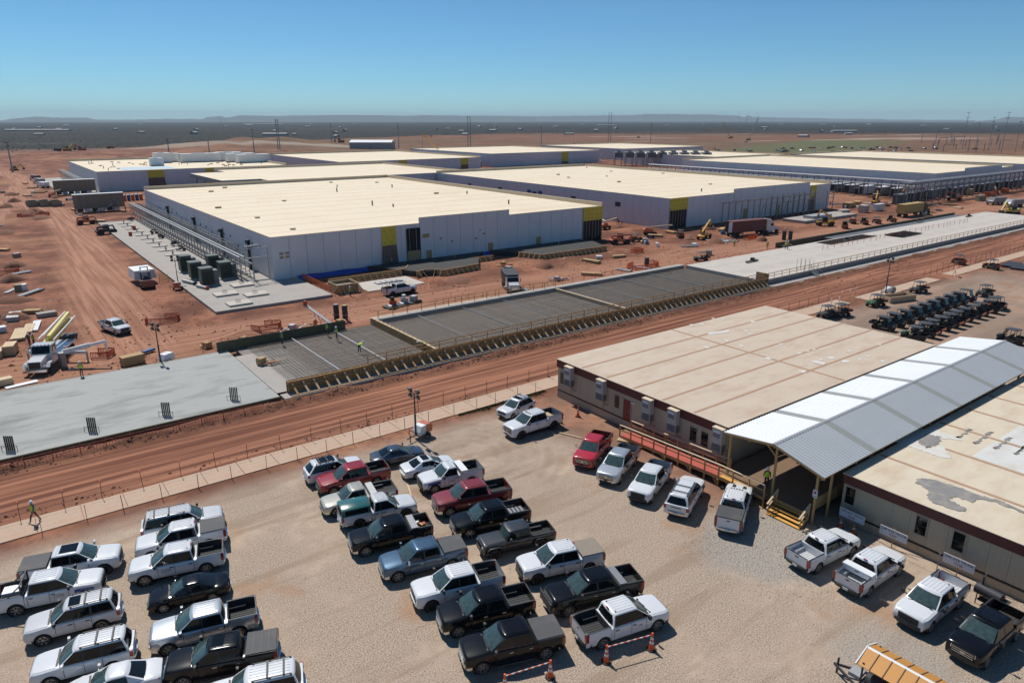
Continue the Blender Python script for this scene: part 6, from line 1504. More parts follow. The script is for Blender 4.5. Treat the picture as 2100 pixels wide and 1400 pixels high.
# barbecue smoker
t = thing('barbecue_smoker', 'black barrel barbecue smoker against the fence by the black pickup', 'barbecue', (45.89, 11.86) + (0,), 1.45)
MB().cyl((-0.75, 0, 1.0), (0.75, 0, 1.0), 0.36, n=16).build('barrel', 'steel_dark', t, smooth=40)
for sx in (-0.55, 0.55):
    for sy in (-0.25, 0.25): stick('leg', (sx, sy, 0), (sx, sy * 0.8, 0.8), 0.05, 0.05, 'steel_dark', t)
MB().cyl((0.45, 0, 1.3), (0.45, 0, 1.9), 0.06, n=8).build('chimney', 'steel_dark', t); MB().tube([(-0.6, -0.42, 1.1), (0.6, -0.42, 1.1)], 0.02).build('handle', 'steel_galv', t); piece('side_shelf', -1.15, -0.77, -0.3, 0.3, 0.95, 0.98, 'steel_dark', t); piece('grate', -0.5, 0.5, -0.3, 0.3, 0.35, 0.38, 'steel_dark', t)
# covered cooker trailer
t = thing('cooker_trailer', 'barbecue trailer with orange standing seam roof at the bottom edge', 'trailer', (33.3, 10.6, 0), 0.04)
RZ = 2.62
for i in range(8):
    y = -2.62 + i * 0.65
    for s in (1, -1):
        m = MB(); a, b = (0.10, RZ), (1.12, RZ - 0.42)
        m.hexa([(s * a[0], y + 0.012, a[1] - 0.03), (s * b[0], y + 0.012, b[1] - 0.03), (s * b[0], y + 0.635, b[1] - 0.03), (s * a[0], y + 0.635, a[1] - 0.03), (s * a[0], y + 0.012, a[1]), (s * b[0], y + 0.012, b[1]), (s * b[0], y + 0.635, b[1]), (s * a[0], y + 0.635, a[1])]); m.build('roof_panel', 'roof_orange', t)
        m = MB(); m.bar((s * a[0], y, a[1] + 0.01), (s * b[0], y, b[1] + 0.01), 0.035, 0.05); m.build('roof_rib', 'deck_wood', t)
m = MB(); m.prism([(-0.16, RZ - 0.03), (0, RZ + 0.04), (0.16, RZ - 0.03), (0, RZ + 0.01)], -2.66, 2.64).build('ridge_cap', 'white_plain', t)
for y in (-2.66, 2.6):
    for s in (1, -1): stick('gable_trim', (0, y, RZ), (s * 1.16, y, RZ - 0.44), 0.06, 0.12, 'white_plain', t)
for x in (-0.95, 0.95):
    for y in (-2.4, 2.3): stick('post', (x, y, 0.5), (x, y, RZ - 0.3), 0.08, 0.08, 'steel_dark', t)
piece('deck', -1.05, 1.05, -2.6, 2.55, 0.5, 0.58, 'steel_dark', t)
MB().cyl((-0.35, -0.6, 1.05), (-0.35, 2.2, 1.05), 0.42, n=16).build('cooker_barrel', 'steel_dark', t, smooth=40); MB().cyl((0.35, -1.9, 1.0), (0.35, 0.2, 1.0), 0.36, n=16).build('cooker_barrel', 'steel_dark', t, smooth=40)
m = MB(); m.cyl((-0.55, -0.8, 2.2), (-0.55, -0.8, 2.85), 0.09, n=8); m.build('chimney', 'steel_dark', t)
stick('tongue', (-0.7, 2.55, 0.5), (0, 4.1, 0.5), 0.09, 0.12, 'steel_dark', t); stick('tongue', (0.7, 2.55, 0.5), (0, 4.1, 0.5), 0.09, 0.12, 'steel_dark', t); stick('jack', (0, 3.9, 0.0), (0, 3.9, 1.0), 0.09, 0.09, 'steel_dark', t)
piece('water_tank', -0.3, 0.35, 2.6, 3.2, 0.58, 0.8, 'steel_galv', t)
for s in (1, -1):
    for y in (-0.5, 0.5): link('wheel', wheel_meshes(0.36)[0], t, (s * 1.15, y - 0.3, 0.36), 0 if s > 0 else math.pi).rotation_euler = (0, 0, R(-90) if s > 0 else R(90))
# timber oddments
for p0, p1, l in (((41.07, 47.28), (41.93, 45.08), 'long timber batten lying in the lot above the red pickup'), ((24.27, 47.05), (23.54, 45.02), 'timber batten lying between the middle columns of cars')):
    m = MB(); m.bar((*p0, 0.06), (*p1, 0.06), 0.12, 0.1); tag(m.build('timber_batten', 'timber_pale'), l, 'timber')
t = thing('pallet', 'small timber pallet at the foot of the ramp', 'pallet', (*(45.05, 42.42), 0), 0.5)
for k in range(6): piece('slat', -0.55, 0.55, -0.5 + k * 0.19, -0.36 + k * 0.19, 0.10, 0.13, 'timber_pale', t)
for y in (-0.45, 0, 0.4): piece('bearer', y - 0.04, y + 0.04, -0.5, 0.58, 0.0, 0.098, 'timber', t)
t = tag(MB().obox((*(45.23, 27.69), 0.06), (1.2, 0.9, 0.04), rz=0.15, rx=0.05).build('plywood_offcut', 'osb'), 'plywood offcut on the ground left of the steps', 'plywood')
t = tag(MB().obox((*(45.22, 23.32), 0.05), (0.9, 0.7, 0.04), rz=0.4).build('plywood_offcut', 'timber_pale'), 'plywood offcut on the ground right of the steps', 'plywood')
t = thing('timber_stair', 'pale timber stair at the right edge behind the black pickup', 'stairs', (47.6, 9.2, 0))
for k in range(4): piece('tread', -0.9 + 0.28 * k, -0.62 + 0.28 * k, -0.7, 0.7, 0.18 * k + 0.14, 0.18 * k + 0.18, 'timber_pale', t)
for y in (-0.7, 0.7): stick('hand_rail', (-0.9, y, 1.0), (0.4, y, 1.7), 0.1, 0.05, 'timber_pale', t); stick('post', (-0.85, y, 0), (-0.85, y, 1.05), 0.09, 0.09, 'timber_pale', t); stick('post', (0.35, y, 0), (0.35, y, 1.7), 0.09, 0.09, 'timber_pale', t)
# grass verge tufts
m = MB(); rg = random.Random(4)
for i in range(2600):
    x = rg.uniform(35.5, 47.0); y = 56.9 - abs(rg.gauss(0, 0.45)) * (0.4 + 0.6 * ss(x, 36, 40) * (1 if noise2(x * 0.9, 3.3) > 0.35 else 0.3)); a = rg.uniform(0, 6.28); h = rg.uniform(0.06, 0.22); w_ = 0.03
    m.add([(x - w_ * math.cos(a), y - w_ * math.sin(a), 0), (x + w_ * math.cos(a), y + w_ * math.sin(a), 0), (x + rg.uniform(-.08, .08), y + rg.uniform(-.08, .08), h)], [(0, 1, 2)])
tag(m.build('verge_grass', 'grass', recalc=False), 'short green grass along the path by the first office', 'grass', kind='stuff')
# gravel stones scattered over the lot as real pebbles
m = MB(); rg = random.Random(14)
for i in range(9000):
    if i < 3500: a = rg.uniform(0, 6.28); q = rg.random() ** 0.5 * 6; x, y = 40.5 + q * math.cos(a), 24 + q * math.sin(a)
    else: x, y = rg.uniform(-4, 46), rg.uniform(8, 55)
    if x > 45: continue
    s_ = rg.uniform(0.02, 0.05); z = s_ * 0.6
    m.add([(x - s_, y, 0.0), (x, y - s_, 0.0), (x + s_, y, 0.0), (x, y + s_, 0.0), (x + s_ * .2, y + s_ * .1, z)], [(0, 1, 4), (1, 2, 4), (2, 3, 4), (3, 0, 4)], m=i % 2)
M('pebble', (0.38, 0.32, 0.26), rough=0.95, var=0.3, scale=0.8); M('pebble_dark', (0.17, 0.14, 0.12), rough=0.95, var=0.3, scale=0.8)
tag(m.build('gravel', ['pebble', 'pebble_dark'], recalc=False), 'loose gravel scattered over the parking lot', 'gravel', kind='stuff')

# ---------------------------------------------------------------- equipment pad left of the nearest hall
pad = thing('equipment_pad', 'long concrete equipment pad along the left wall of the nearest hall', 'pad')
y = 112.8
while y < 238:
    y1 = min(y + 6.2, 238)
    piece('pad_panel', 26.4, 35.98, y + 0.012, y1 - 0.012, -0.2, 0.45, 'concrete', pad); piece('pad_panel', 36.0, 41.4 if y > 128 else 45.7, y + 0.012, y1 - 0.012, -0.2, 0.45, 'concrete', pad); y = y1
def plinth(x, y, label, w=3.7, d=2.7, h=0.3, mat='concrete_pale'):
    t = thing('equipment_plinth', label, 'plinth', (x, y, 0.45), 0, 'small concrete plinths on the pad')
    piece('block', -w / 2, w / 2, -d / 2, d / 2, 0.0, h, mat, t)
    m = MB()
    for k in range(5): m.tube([(-0.4 + 0.16 * k, 0.2, h), (-0.4 + 0.18 * k, 0.15, h + 0.35), (-0.6 + 0.2 * k, 0.0, h + 0.5 + 0.06 * (k % 3))], 0.03, n=5)
    m.build('cable_stub', 'trim', t)
plinth(35.3, 129.0, 'pale plinth with cable stubs behind the others near the hall corner'); plinth(30.9, 123.6, 'pale plinth with cable stubs left of its pair'); plinth(35.0, 120.3, 'pale plinth with cable stubs right of its pair'); plinth(30.8, 115.6, 'pale plinth with cable stubs nearest the pad corner')
ys_ = [155, 162, 169, 176, 183, 190, 197, 204, 211, 218, 225, 231]
for i, y in enumerate(ys_):
    t = thing('slab_plinth', f'thin pale plinth, {ORD[i]} of the row running away behind the green transformers', 'plinth', (32.2, y, 0.45), 0, 'thin plinths in a row on the pad')
    piece('block', -1.6, 1.6, -0.8, 0.8, 0.0, 0.2, 'concrete_pale', t); piece('stub_box', -0.15, 0.15, 0.1, 0.35, 0.2, 0.9, 'steel_grey', t)
def transformer(x, y, label):
    t = thing('transformer', label, 'transformer', (x, y, 0.45), 0, 'green transformers on the pad'); t.scale = (1.25, 1.2, 1.22)
    piece('plinth', -1.3, 1.5, -1.1, 1.1, 0, 0.15, 'concrete_pale', t)
    piece('tank', -1.0, 0.65, -0.9, 0.9, 0.15, 2.55, 'transformer_green', t); piece('lid', -1.06, 0.70, -0.96, 0.96, 2.552, 2.66, 'transformer_green', t)
    piece('cabinet', 0.70, 1.35, -0.8, 0.8, 0.15, 2.2, 'cladding_dark', t)
    for k in range(9): piece('cooling_fin', -0.9 + 0.18 * k, -0.86 + 0.18 * k, -1.12, -0.902, 0.5, 2.2, 'transformer_green', t)
    piece('door', 1.352, 1.38, -0.75, -0.02, 0.25, 2.1, 'transformer_green', t); piece('door', 1.352, 1.38, 0.02, 0.75, 0.25, 2.1, 'transformer_green', t)
for x, y, l in ((30.4, 148.6, 'green transformer farthest back in the left row of the pad'), (30.4, 140.6, 'green transformer in the middle of the left row of the pad'), (30.6, 133.4, 'green transformer nearest the camera on the pad'), (34.9, 145.6, 'green transformer back right beside the pipe rack'), (34.9, 137.3, 'green transformer front right beside the pipe rack')):
    transformer(x, y, l)
for i, (x, y) in enumerate(((29.0, 131.8), (30.6, 131.6), (32.4, 133.0), (36.8, 134.4), (37.6, 137.8), (36.8, 142.0))):
    t = thing('marker_post', f'orange marker post, {ORD[i]} from the left among the transformers', 'post', (x, y, 0.45), 0, 'orange posts around the transformers'); piece('shaft', -0.05, 0.05, -0.05, 0.05, 0.03, 1.1, 'barrier_red', t); piece('foot', -0.18, 0.18, -0.18, 0.18, 0, 0.03, 'tyre', t)
m = MB()
t = thing('pipe_spool', 'grey pipe spool lying left on the pad before the transformers', 'pipe', (28.0, 136.5, 0.75)); MB().cyl((-0.6, 2.0, 0), (0.6, -2.0, 0), 0.28, n=12).build('barrel', 'steel_galv', t, smooth=40); MB().cyl((0.55, -1.85, 0), (0.63, -2.1, 0), 0.36, n=12).build('flange', 'steel_dark', t)
t = thing('pipe_spool', 'short grey pipe spool nearer the pad edge', 'pipe', (28.9, 131.0, 0.75)); MB().cyl((-0.5, 1.6, 0), (0.5, -1.6, 0), 0.26, n=12).build('barrel', 'steel_galv', t, smooth=40); MB().cyl((0.46, -1.5, 0), (0.52, -1.72, 0), 0.34, n=12).build('flange', 'barrier_red', t)
# pipe rack
rk = thing('pipe_rack', 'long galvanised steel pipe rack beside the left wall of the nearest hall', 'pipe rack')
mf = MB()
for x in (-1.2, 1.2): mf.bar((x, 0, 0), (x, 0, 4.2), 0.12)
for z in (1.2, 2.9, 4.15): mf.bar((-1.3, 0, z), (1.3, 0, z), 0.10)
mf.bar((-1.2, 0, 2.9), (1.2, 0, 4.15), 0.05)
fm = mf.mesh('rack_frame', ['steel_grey'])
mo = MB(); mo.bar((1.2, 0, 4.0), (3.4, 0, 4.0), 0.10); mo.bar((3.3, 0, 0), (3.3, 0, 4.0), 0.10); mo.bar((1.2, 0, 2.6), (3.4, 0, 2.6), 0.08); om = mo.mesh('rack_outrigger', ['steel_grey'])
ry = np.arange(133.0, 246.0, 2.6)
for i, y in enumerate(ry):
    link('rack_frame', fm, rk, (37.6, y, 0.45))
    if y > 150: link('rack_outrigger', om, rk, (37.6, y, 0.45))
for x, z, r_ in ((36.5, 4.78, 0.17), (37.3, 4.78, 0.17), (36.5, 3.45, 0.10), (38.6, 3.45, 0.10), (37.6, 1.75, 0.10), (36.6, 1.75, 0.12)):
    MB().cyl((x, 133, z), (x, 245, z), r_, n=10).build('pipe', 'steel_galv', rk, smooth=40)
for x in (39.6, 40.6): MB().cyl((x, 152, 4.55), (x, 245, 4.55), 0.06, n=6).build('pipe', 'steel_grey', rk)
for x in (36.4, 38.8): stick('bottom_rail', (x, 133, 0.6), (x, 245, 0.6), 0.08, 0.08, 'steel_grey', rk)
# portal frame at the near end
pf = thing('pipe_portal', 'tall steel portal with pipe end near the corner of the nearest hall', 'steel frame', (38.2, 131.2, 0.45))
for x in (0, 2.9): stick('post', (x, 0, 0), (x, 0, 6.2), 0.16, 0.16, 'steel_galv', pf)
for z in (6.1, 4.4): stick('beam', (-1.0, 0, z), (2.9, 0, z), 0.14, 0.14, 'steel_galv', pf)
MB().cyl((-1.3, -0.2, 6.5), (1.5, 0.6, 6.5), 0.22, n=10).build('pipe', 'steel_galv', pf); stick('base_beam', (0, 0, 0.1), (2.9, 0, 0.1), 0.2, 0.2, 'steel_galv', pf); stick('base_beam', (0, -1.5, 0.1), (0, 1.5, 0.1), 0.2, 0.2, 'steel_galv', pf)
for i, y in enumerate((236, 205, 196, 182, 174)):
    t = thing('cable_reel_pile', f'dark heap of hoses and fittings, {ORD[i]} from the far end of the pad', 'hoses', (34.9 + 0.3 * (i % 2), y, 0.45), 0, 'dark fittings along the pipe rack')
    rh = random.Random(i); m = MB()
    for k in range(9): m.obox((rh.uniform(-.8, .8), rh.uniform(-.7, .7), rh.uniform(.2, .8)), (rh.uniform(.3, .9), rh.uniform(.2, .6), rh.uniform(.2, .5)), rz=rh.uniform(0, 3), rx=rh.uniform(-.4, .4))
    m.build('fittings', 'steel_dark', t); MB().lathe([(0.5, 0.9), (0.6, 1.0), (0.5, 1.1)], n=12, axis='z').build('hose_coil', 'trim', t)
for x, y, l, mt in ((29.6, 205, 'red drum standing on the pad by the plinth row', 'barrier_red'), (32.4, 216, 'red crate beside the plinth row on the pad', 'barrier_red')):
    t = thing('drum', l, 'drum', (x, y, 0.45)); MB().lathe([(0.001, 0), (0.4, 0), (0.43, 0.3), (0.4, 0.6), (0.43, 0.9), (0.4, 1.0), (0.001, 1.0)], n=12, axis='z').build('shell', mt, t, smooth=30); MB().cyl((0, 0, 1.0), (0, 0, 1.04), 0.36, n=12).build('lid', 'cone_orange', t)
# blank tan sound walls with equipment behind
def screen_wall(x0, x1, y, h, label):
    t = thing('screen_wall', label, 'screen'); n = 8; w = (x1 - x0) / n
    for i in range(n): piece('wall_panel', x0 + w * i + 0.02, x0 + w * (i + 1) - 0.02, y, y + 2.4, 1.3, h, 'container_tan', t)
    piece('top_cap', x0 - 0.1, x1 + 0.1, y - 0.1, y + 2.5, h + 0.002, h + 0.18, 'white_plain', t)
    for i in range(5): x = x0 + (x1 - x0) * i / 4; piece('leg', x - 0.15, x + 0.15, y + 0.3, y + 0.7, 0, 1.3, 'steel_dark', t)
    for i in range(6):
        x = x0 + 0.8 + (x1 - x0 - 2) * i / 6; piece('base_tank', x, x + 1.6, y + 0.1, y + 2.2, 0.3, 1.28, 'white_plain' if i % 2 else 'steel_dark', t)
screen_wall(24.2, 38.9, 270.5, 5.8, 'long tan equipment enclosure on legs beyond the pipe rack, nearer of two')
screen_wall(24.6, 39.4, 341.0, 5.8, 'long tan equipment enclosure on legs, farther of two')
t = thing('service_stair', 'grey steel service stair against the nearer tan enclosure', 'stairs', (33.5, 269.5, 0))
for k in range(8): piece('tread', -2 + 0.4 * k, -1.65 + 0.4 * k, -0.5, 0.5, 0.3 * k + 0.2, 0.3 * k + 0.25, 'steel_galv', t)
for y in (-0.5, 0.5): stick('stringer', (-2, y, 0.1), (1.4, y, 2.6), 0.06, 0.2, 'steel_galv', t)
piece('platform', 1.3, 3.4, -0.6, 0.6, 2.55, 2.62, 'steel_galv', t)
for x in (1.4, 3.3):
    for y in (-0.5, 0.5): stick('post', (x, y, 0), (x, y, 3.6), 0.08, 0.08, 'steel_galv', t)
for i in range(12):
    t = thing('portable_toilet', f'portable toilet, {ORD[i]} from the left in the row behind the enclosures', 'toilet', (33.5 + i * 1.45, 300.0 + 0.3 * i, 0), 0, 'portable toilets in a row')
    mt = 'porta_blue' if i < 4 else ('porta_green' if i < 7 else 'barrier_orange' if i % 2 else 'porta_blue')
    piece('cabin', -0.55, 0.55, -0.55, 0.55, 0.05, 2.1, mt, t); MB().prism([(-0.6, 2.1), (0.6, 2.1), (0.4, 2.35), (-0.4, 2.35)], -0.6, 0.6).build('roof', 'white_plain', t); piece('door', -0.4, 0.4, -0.58, -0.552, 0.15, 1.95, mt, t)
for i, (x, y) in enumerate(((14.5, 303), (17.8, 301), (21.2, 299.5))):
    t = thing('skip_bin', f'open tan skip bin, {ORD[i]} from the left beside the farther enclosure', 'skip', (x, y, 0), 0.1, 'open skip bins')
    m = MB(); m.box(-1.5, 1.5, -3, -2.9, 0.2, 1.9); m.box(-1.5, 1.5, 2.9, 3, 0.2, 1.9); m.box(-1.5, -1.4, -2.9, 2.9, 0.2, 1.9); m.box(1.4, 1.5, -2.9, 2.9, 0.2, 1.9); m.box(-1.4, 1.4, -2.9, 2.9, 0.2, 0.3); m.build('tub', 'container_tan', t)
    for k in range(5): piece('rib', -1.56, -1.502, -2.6 + 1.2 * k, -2.45 + 1.2 * k, 0.3, 1.8, 'container_tan', t)
# forklift carrying panels
def forklift(x, y, rz):
    t = thing('heavy_forklift', 'dark red heavy forklift carrying a stack of white panels', 'forklift', (x, y, 0), rz)
    MB().hexa([(-2.4, -1.0, 0.6), (0.6, -1.0, 0.6), (0.6, 1.0, 0.6), (-2.4, 1.0, 0.6), (-2.2, -0.95, 1.5), (0.6, -0.95, 1.35), (0.6, 0.95, 1.35), (-2.2, 0.95, 1.5)]).build('chassis', 'paint_maroon', t)
    MB().box(-2.7, -1.6, -1.05, 1.05, 0.45, 1.65).build('counterweight', 'paint_maroon', t)
    m = MB()
    for xx in (-1.2, 0.3):
        for yy in (-0.75, 0.75): m.bar((xx, yy, 1.35), (xx, yy, 2.9), 0.08)
    m.build('cab_frame', 'steel_dark', t); piece('cab_roof', -1.3, 0.4, -0.85, 0.85, 2.9, 2.98, 'steel_dark', t); piece('seat', -0.7, -0.2, -0.3, 0.3, 1.4, 2.0, 'trim', t); piece('engine_cover', -1.9, -1.3, -0.6, 0.6, 1.66, 1.85, 'steel_dark', t)
    m = MB(); m.bar((0.8, -0.6, 0.3), (0.8, -0.6, 3.6), 0.16); m.bar((0.8, 0.6, 0.3), (0.8, 0.6, 3.6), 0.16); m.bar((0.8, -0.6, 3.5), (0.8, 0.6, 3.5), 0.12); m.bar((0.8, -0.6, 2.0), (0.8, 0.6, 2.0), 0.12); m.build('mast', 'steel_dark', t)
    for yy in (-0.5, 0.5): piece('fork', 0.9, 2.6, yy - 0.08, yy + 0.08, 0.9, 0.98, 'steel_dark', t)
    for xx, r_ in ((0.3, 0.62), (-1.8, 0.52)):
        for s in (1, -1): MB().lathe([(r_ * .5, -0.2), (r_, -0.2), (r_, 0.2), (r_ * .5, 0.2), (0.001, 0.12)], n=16, c=(0, 0, 0)).build('wheel', 'tyre', t, (xx, s * 1.0, r_), 0 if s > 0 else math.pi, smooth=40)
    return t
forklift(21.6, 140.5, R(86))
t = thing('panel_stack', 'stack of large white insulated panels held by the dark red forklift', 'panels', (21.9, 145.5, 0.98), 0.04)
for k in range(6): piece('panel', -1.9 + 0.03 * k, 1.9 - 0.05 * k, -2.6 + 0.04 * (k % 2), 2.6, 0.28 * k, 0.28 * k + 0.25, 'white_plain', t)
t = thing('yellow_barricade', 'bent yellow mesh barricade beside the forklift load', 'barrier', (25.0, 143.0, 0), 0.7)
m = MB(); m.bar((-1.2, 0, 0), (-1.0, 0, 1.6), 0.06); m.bar((1.2, 0, 0), (1.1, 0, 1.2), 0.06); m.bar((-1.0, 0, 1.6), (1.1, 0, 1.2), 0.06); m.build('frame', 'paint_yellow', t)
m = MB()
for k in range(9): m.bar((-1.0 + .24 * k, 0, 0.2), (-0.9 + .23 * k, 0, 1.5 - 0.04 * k), 0.03)
m.build('mesh_bar', 'paint_yellow', t)
# light towers
def light_tower(pos, rz, label, h=4.9, body='white_plain', accent='paint_orange', z=0.0):
    t = thing('light_tower', label, 'light tower', (pos[0], pos[1], z), rz)
    MB().prism([(-0.75, 0.45), (0.75, 0.45), (0.8, 0.8), (0.55, 1.35), (-0.6, 1.35), (-0.8, 1.0)], -0.5, 0.5).build('generator_box', body, t)
    MB().prism([(-0.84, 0.55), (-0.05, 0.55), (-0.05, 1.39), (-0.64, 1.39), (-0.84, 1.05)], -0.53, 0.53).build('rear_cover', accent, t)
    piece('axle', -0.15, 0.0, -0.7, 0.7, 0.3, 0.4, 'steel_dark', t)
    for s in (1, -1): MB().lathe([(0.15, -0.1), (0.31, -0.1), (0.32, 0), (0.31, 0.1), (0.15, 0.1), (0.001, 0.06)], n=14).build('wheel', 'tyre', t, (-0.1, s * 0.68, 0.32), 0 if s > 0 else math.pi, smooth=40)
    stick('tow_bar', (0.7, 0, 0.5), (2.0, 0, 0.45), 0.09, 0.09, 'steel_dark', t); stick('jack', (1.6, 0, 0.0), (1.6, 0, 0.7), 0.07, 0.07, 'steel_dark', t)
    for s in (1, -1):
        stick('outrigger', (0.5, s * 0.5, 0.5), (0.5, s * 1.3, 0.5), 0.06, 0.06, 'steel_dark', t); stick('outrigger_leg', (0.5, s * 1.3, 0.02), (0.5, s * 1.3, 0.6), 0.05, 0.05, 'steel_dark', t)
    m = MB(); m.bar((0.85, 0, 0.5), (0.85, 0, h * 0.55), 0.13); m.bar((0.85, 0, h * 0.5), (0.85, 0, h), 0.09); m.build('mast', 'steel_dark', t)
    stick('cross_arm', (0.85, -0.55, h), (0.85, 0.55, h), 0.06, 0.06, 'steel_dark', t)
    for s in (1, -1):
        for dz in (-0.28, 0.28):
            o = MB().obox((0, 0, 0), (0.16, 0.42, 0.40), ry=0.35).build('flood_lamp', 'steel_dark', t, (0.85 + 0.05, s * 0.5, h + dz)); MB().obox((0.095, 0, -0.035), (0.02, 0.36, 0.34), ry=0.35).build('lens', 'glass_front', o)
light_tower((30.02, 54.59), 3.4, 'orange and white light tower trailer parked beside the path', 4.75)
light_tower((15.08, 92.29), 3.6, 'white light tower at the far edge of the fresh grey slab', 5.0, accent='white_plain')
light_tower((124.30, 56.34), 2.8, 'light tower standing beside the far path by the utility vehicles', 6.2, accent='steel_grey')
light_tower((25.6, 134.5), 1.2, 'light tower at the edge of the equipment pad beside the forklift', 5.5, body='steel_galv', accent='paint_orange')
# concrete pump truck with folded boom
def pump_truck(pos, rz):
    t = thing('pump_truck', 'white concrete pump truck with folded yellow boom and outriggers out', 'truck', (pos[0], pos[1], 0), rz)
    # x forward
    MB().prism([(2.0, 0.75), (4.9, 0.75), (5.05, 1.0), (5.0, 1.75), (3.6, 1.95), (2.0, 1.95)], -0.75, 0.75).build('bonnet', 'paint_white', t)
    MB().prism([(0.6, 0.7), (2.6, 0.7), (2.6, 2.0), (2.15, 2.95), (0.6, 2.95)], -1.1, 1.1).build('cab', 'paint_white', t)
    MB().hexa([(2.62, -0.95, 2.05), (2.66, -0.95, 2.05), (2.66, 0.95, 2.05), (2.62, 0.95, 2.05), (2.22, -0.95, 2.85), (2.26, -0.95, 2.85), (2.26, 0.95, 2.85), (2.22, 0.95, 2.85)]).build('windshield', 'glass', t)
    for s in (1, -1):
        MB().box(0.9, 2.0, s * 1.11 - 0.012, s * 1.11 + 0.012, 2.05, 2.8).build('side_window', 'glass', t)
        MB().prism([(3.0, 0.9), (3.4, 1.35), (4.3, 1.35), (4.8, 0.95), (4.5, 0.9), (4.2, 1.2), (3.5, 1.2), (3.2, 0.9)], s * 1.25 - 0.2, s * 1.25 + 0.2).build('fender', 'paint_white', t)
        MB().box(4.75, 4.95, s * 0.95 - 0.15, s * 0.95 + 0.15, 1.05, 1.3).build('headlight', 'head_lamp', t)
        stick('mirror', (2.3, s * 1.4, 2.1), (2.3, s * 1.4, 2.7), 0.1, 0.2, 'chrome', t)
    piece('grille', 5.0, 5.08, -0.6, 0.6, 0.95, 1.7, 'grille_dark', t); piece('front_bumper', 4.8, 5.3, -1.25, 1.25, 0.5, 0.8, 'chrome', t)
    for k in range(5): piece('roof_lamp', 2.0, 2.1, -0.8 + 0.4 * k - 0.05, -0.8 + 0.4 * k + 0.05, 2.952, 3.02, 'cone_orange', t)
    piece('frame', -6.5, 3.0, -0.5, 0.5, 0.75, 1.05, 'steel_dark', t); piece('deck', -6.2, 0.4, -1.15, 1.15, 1.06, 1.3, 'paint_white', t)
    MB().hexa([(-7.4, -0.9, 0.8), (-6.2, -0.6, 0.8), (-6.2, 0.6, 0.8), (-7.4, 0.9, 0.8), (-7.6, -1.1, 1.7), (-6.2, -1.0, 1.7), (-6.2, 1.0, 1.7), (-7.6, 1.1, 1.7)]).build('hopper', 'steel_dark', t)
    MB().cyl((-0.6, 0, 1.3), (-0.6, 0, 2.6), 0.5, n=14).build('turret', 'paint_lemon', t, smooth=40)
    for k, (y, z0, z1, mt) in enumerate(((0.45, 2.55, 3.5, 'paint_lemon'), (-0.05, 2.9, 3.9, 'paint_lemon'), (-0.55, 2.5, 3.4, 'paint_lemon'), (0.2, 3.3, 4.3, 'paint_lemon'))):
        stick('boom_section', (-0.2, y, z0), (-8.2, y, z1), 0.36, 0.42, mt, t)
    for y, z0, z1 in ((-0.85, 3.2, 3.9), (0.8, 3.0, 3.75), (-0.3, 3.6, 4.4)): MB().cyl((0.2, y, z0), (-8.6, y, z1), 0.10, n=8).build('delivery_pipe', 'white_plain', t)
    for s in (1, -1):
        stick('outrigger', (-0.2, s * 1.1, 1.2), (0.6 if s > 0 else -1.6, s * (4.3 if s > 0 else 3.0), 1.25), 0.34, 0.36, 'paint_white', t)
        xx, yy = (0.6, 4.3) if s > 0 else (-1.6, -3.0); stick('outrigger_foot', (xx, yy, 0.05), (xx, yy, 1.3), 0.2, 0.2, 'steel_galv', t); piece('foot_pad', xx - 0.3, xx + 0.3, yy - 0.3, yy + 0.3, 0, 0.05, 'timber', t)
    for x in (3.9, -3.4, -4.7):
        for s in (1, -1): MB().lathe([(0.25, -0.18), (0.5, -0.18), (0.52, 0), (0.5, 0.18), (0.3, 0.18), (0.001, 0.08)], n=16).build('wheel', 'tyre', t, (x, s * 1.05, 0.52), 0 if s > 0 else math.pi, smooth=40)
pt_ = (3.22, 100.89)
pump_truck((pt_[0] + 0.3, pt_[1] + 0.4), R(-112))
t = thing('crane_arm', 'white telescopic crane arm reaching over the red barriers from the pump truck', 'crane')
a_, b_ = Vector((*(4.87, 98.33), 2.0)), Vector((*(9.29, 96.40), 3.0)); d_ = (b_ - a_).normalized(); c_ = a_ - d_ * 0.3
stick('boom', a_, a_ + (b_ - a_) * 0.62, 0.34, 0.5, 'white_plain', t); stick('boom', a_ + (b_ - a_) * 0.55, b_, 0.24, 0.34, 'white_plain', t); MB().cyl((c_.x, c_.y, 0), (c_.x, c_.y, 1.9), 0.4, n=12).build('turret', 'steel_grey', t); stick('hook_block', b_, b_ - Vector((0, 0, 1.0)), 0.18, 0.18, 'white_plain', t)
# lumber, steel stacks in the left yard
def stack(name, pos, rz, L, W, n, h, mat, label, cols=1, cat='timber'):
    t = thing(name, label, cat, (pos[0], pos[1], gz(*pos)), rz)
    piece('dunnage', -L * .35, -L * .3, -W / 2, W / 2, 0, 0.1, 'timber', t); piece('dunnage', L * .3, L * .35, -W / 2, W / 2, 0, 0.1, 'timber', t)
    r = random.Random(len(label))
    for k in range(n):
        for j in range(cols):
            w = W / cols; d = r.uniform(-.06, .06); piece('sheet' if h < 0.1 else 'board', -L / 2 + d, L / 2 + d, -W / 2 + w * j + 0.01, -W / 2 + w * (j + 1) - 0.01, 0.1 + h * k, 0.1 + h * (k + 1) - 0.012, mat, t)
    return t
stack('plywood_stack', (-0.32, 108.68), 1.35, 2.5, 1.3, 14, 0.09, 'timber_pale', 'tall stack of plywood sheets at the left behind the pump truck')
stack('plywood_stack', (-1.68, 108.11), 1.35, 2.4, 1.2, 10, 0.09, 'timber_pale', 'plywood stack cut by the left edge of the picture')
stack('plank_stack', (1.11, 117.50), 1.42, 6.0, 1.7, 2, 0.16, 'timber_pale', 'long pink toned planks lying behind the pump truck', 5)
stack('plank_stack', (2.32, 120.15), 1.42, 5.0, 1.2, 2, 0.14, 'timber_pale', 'narrow planks lying beside the white pipes', 3)
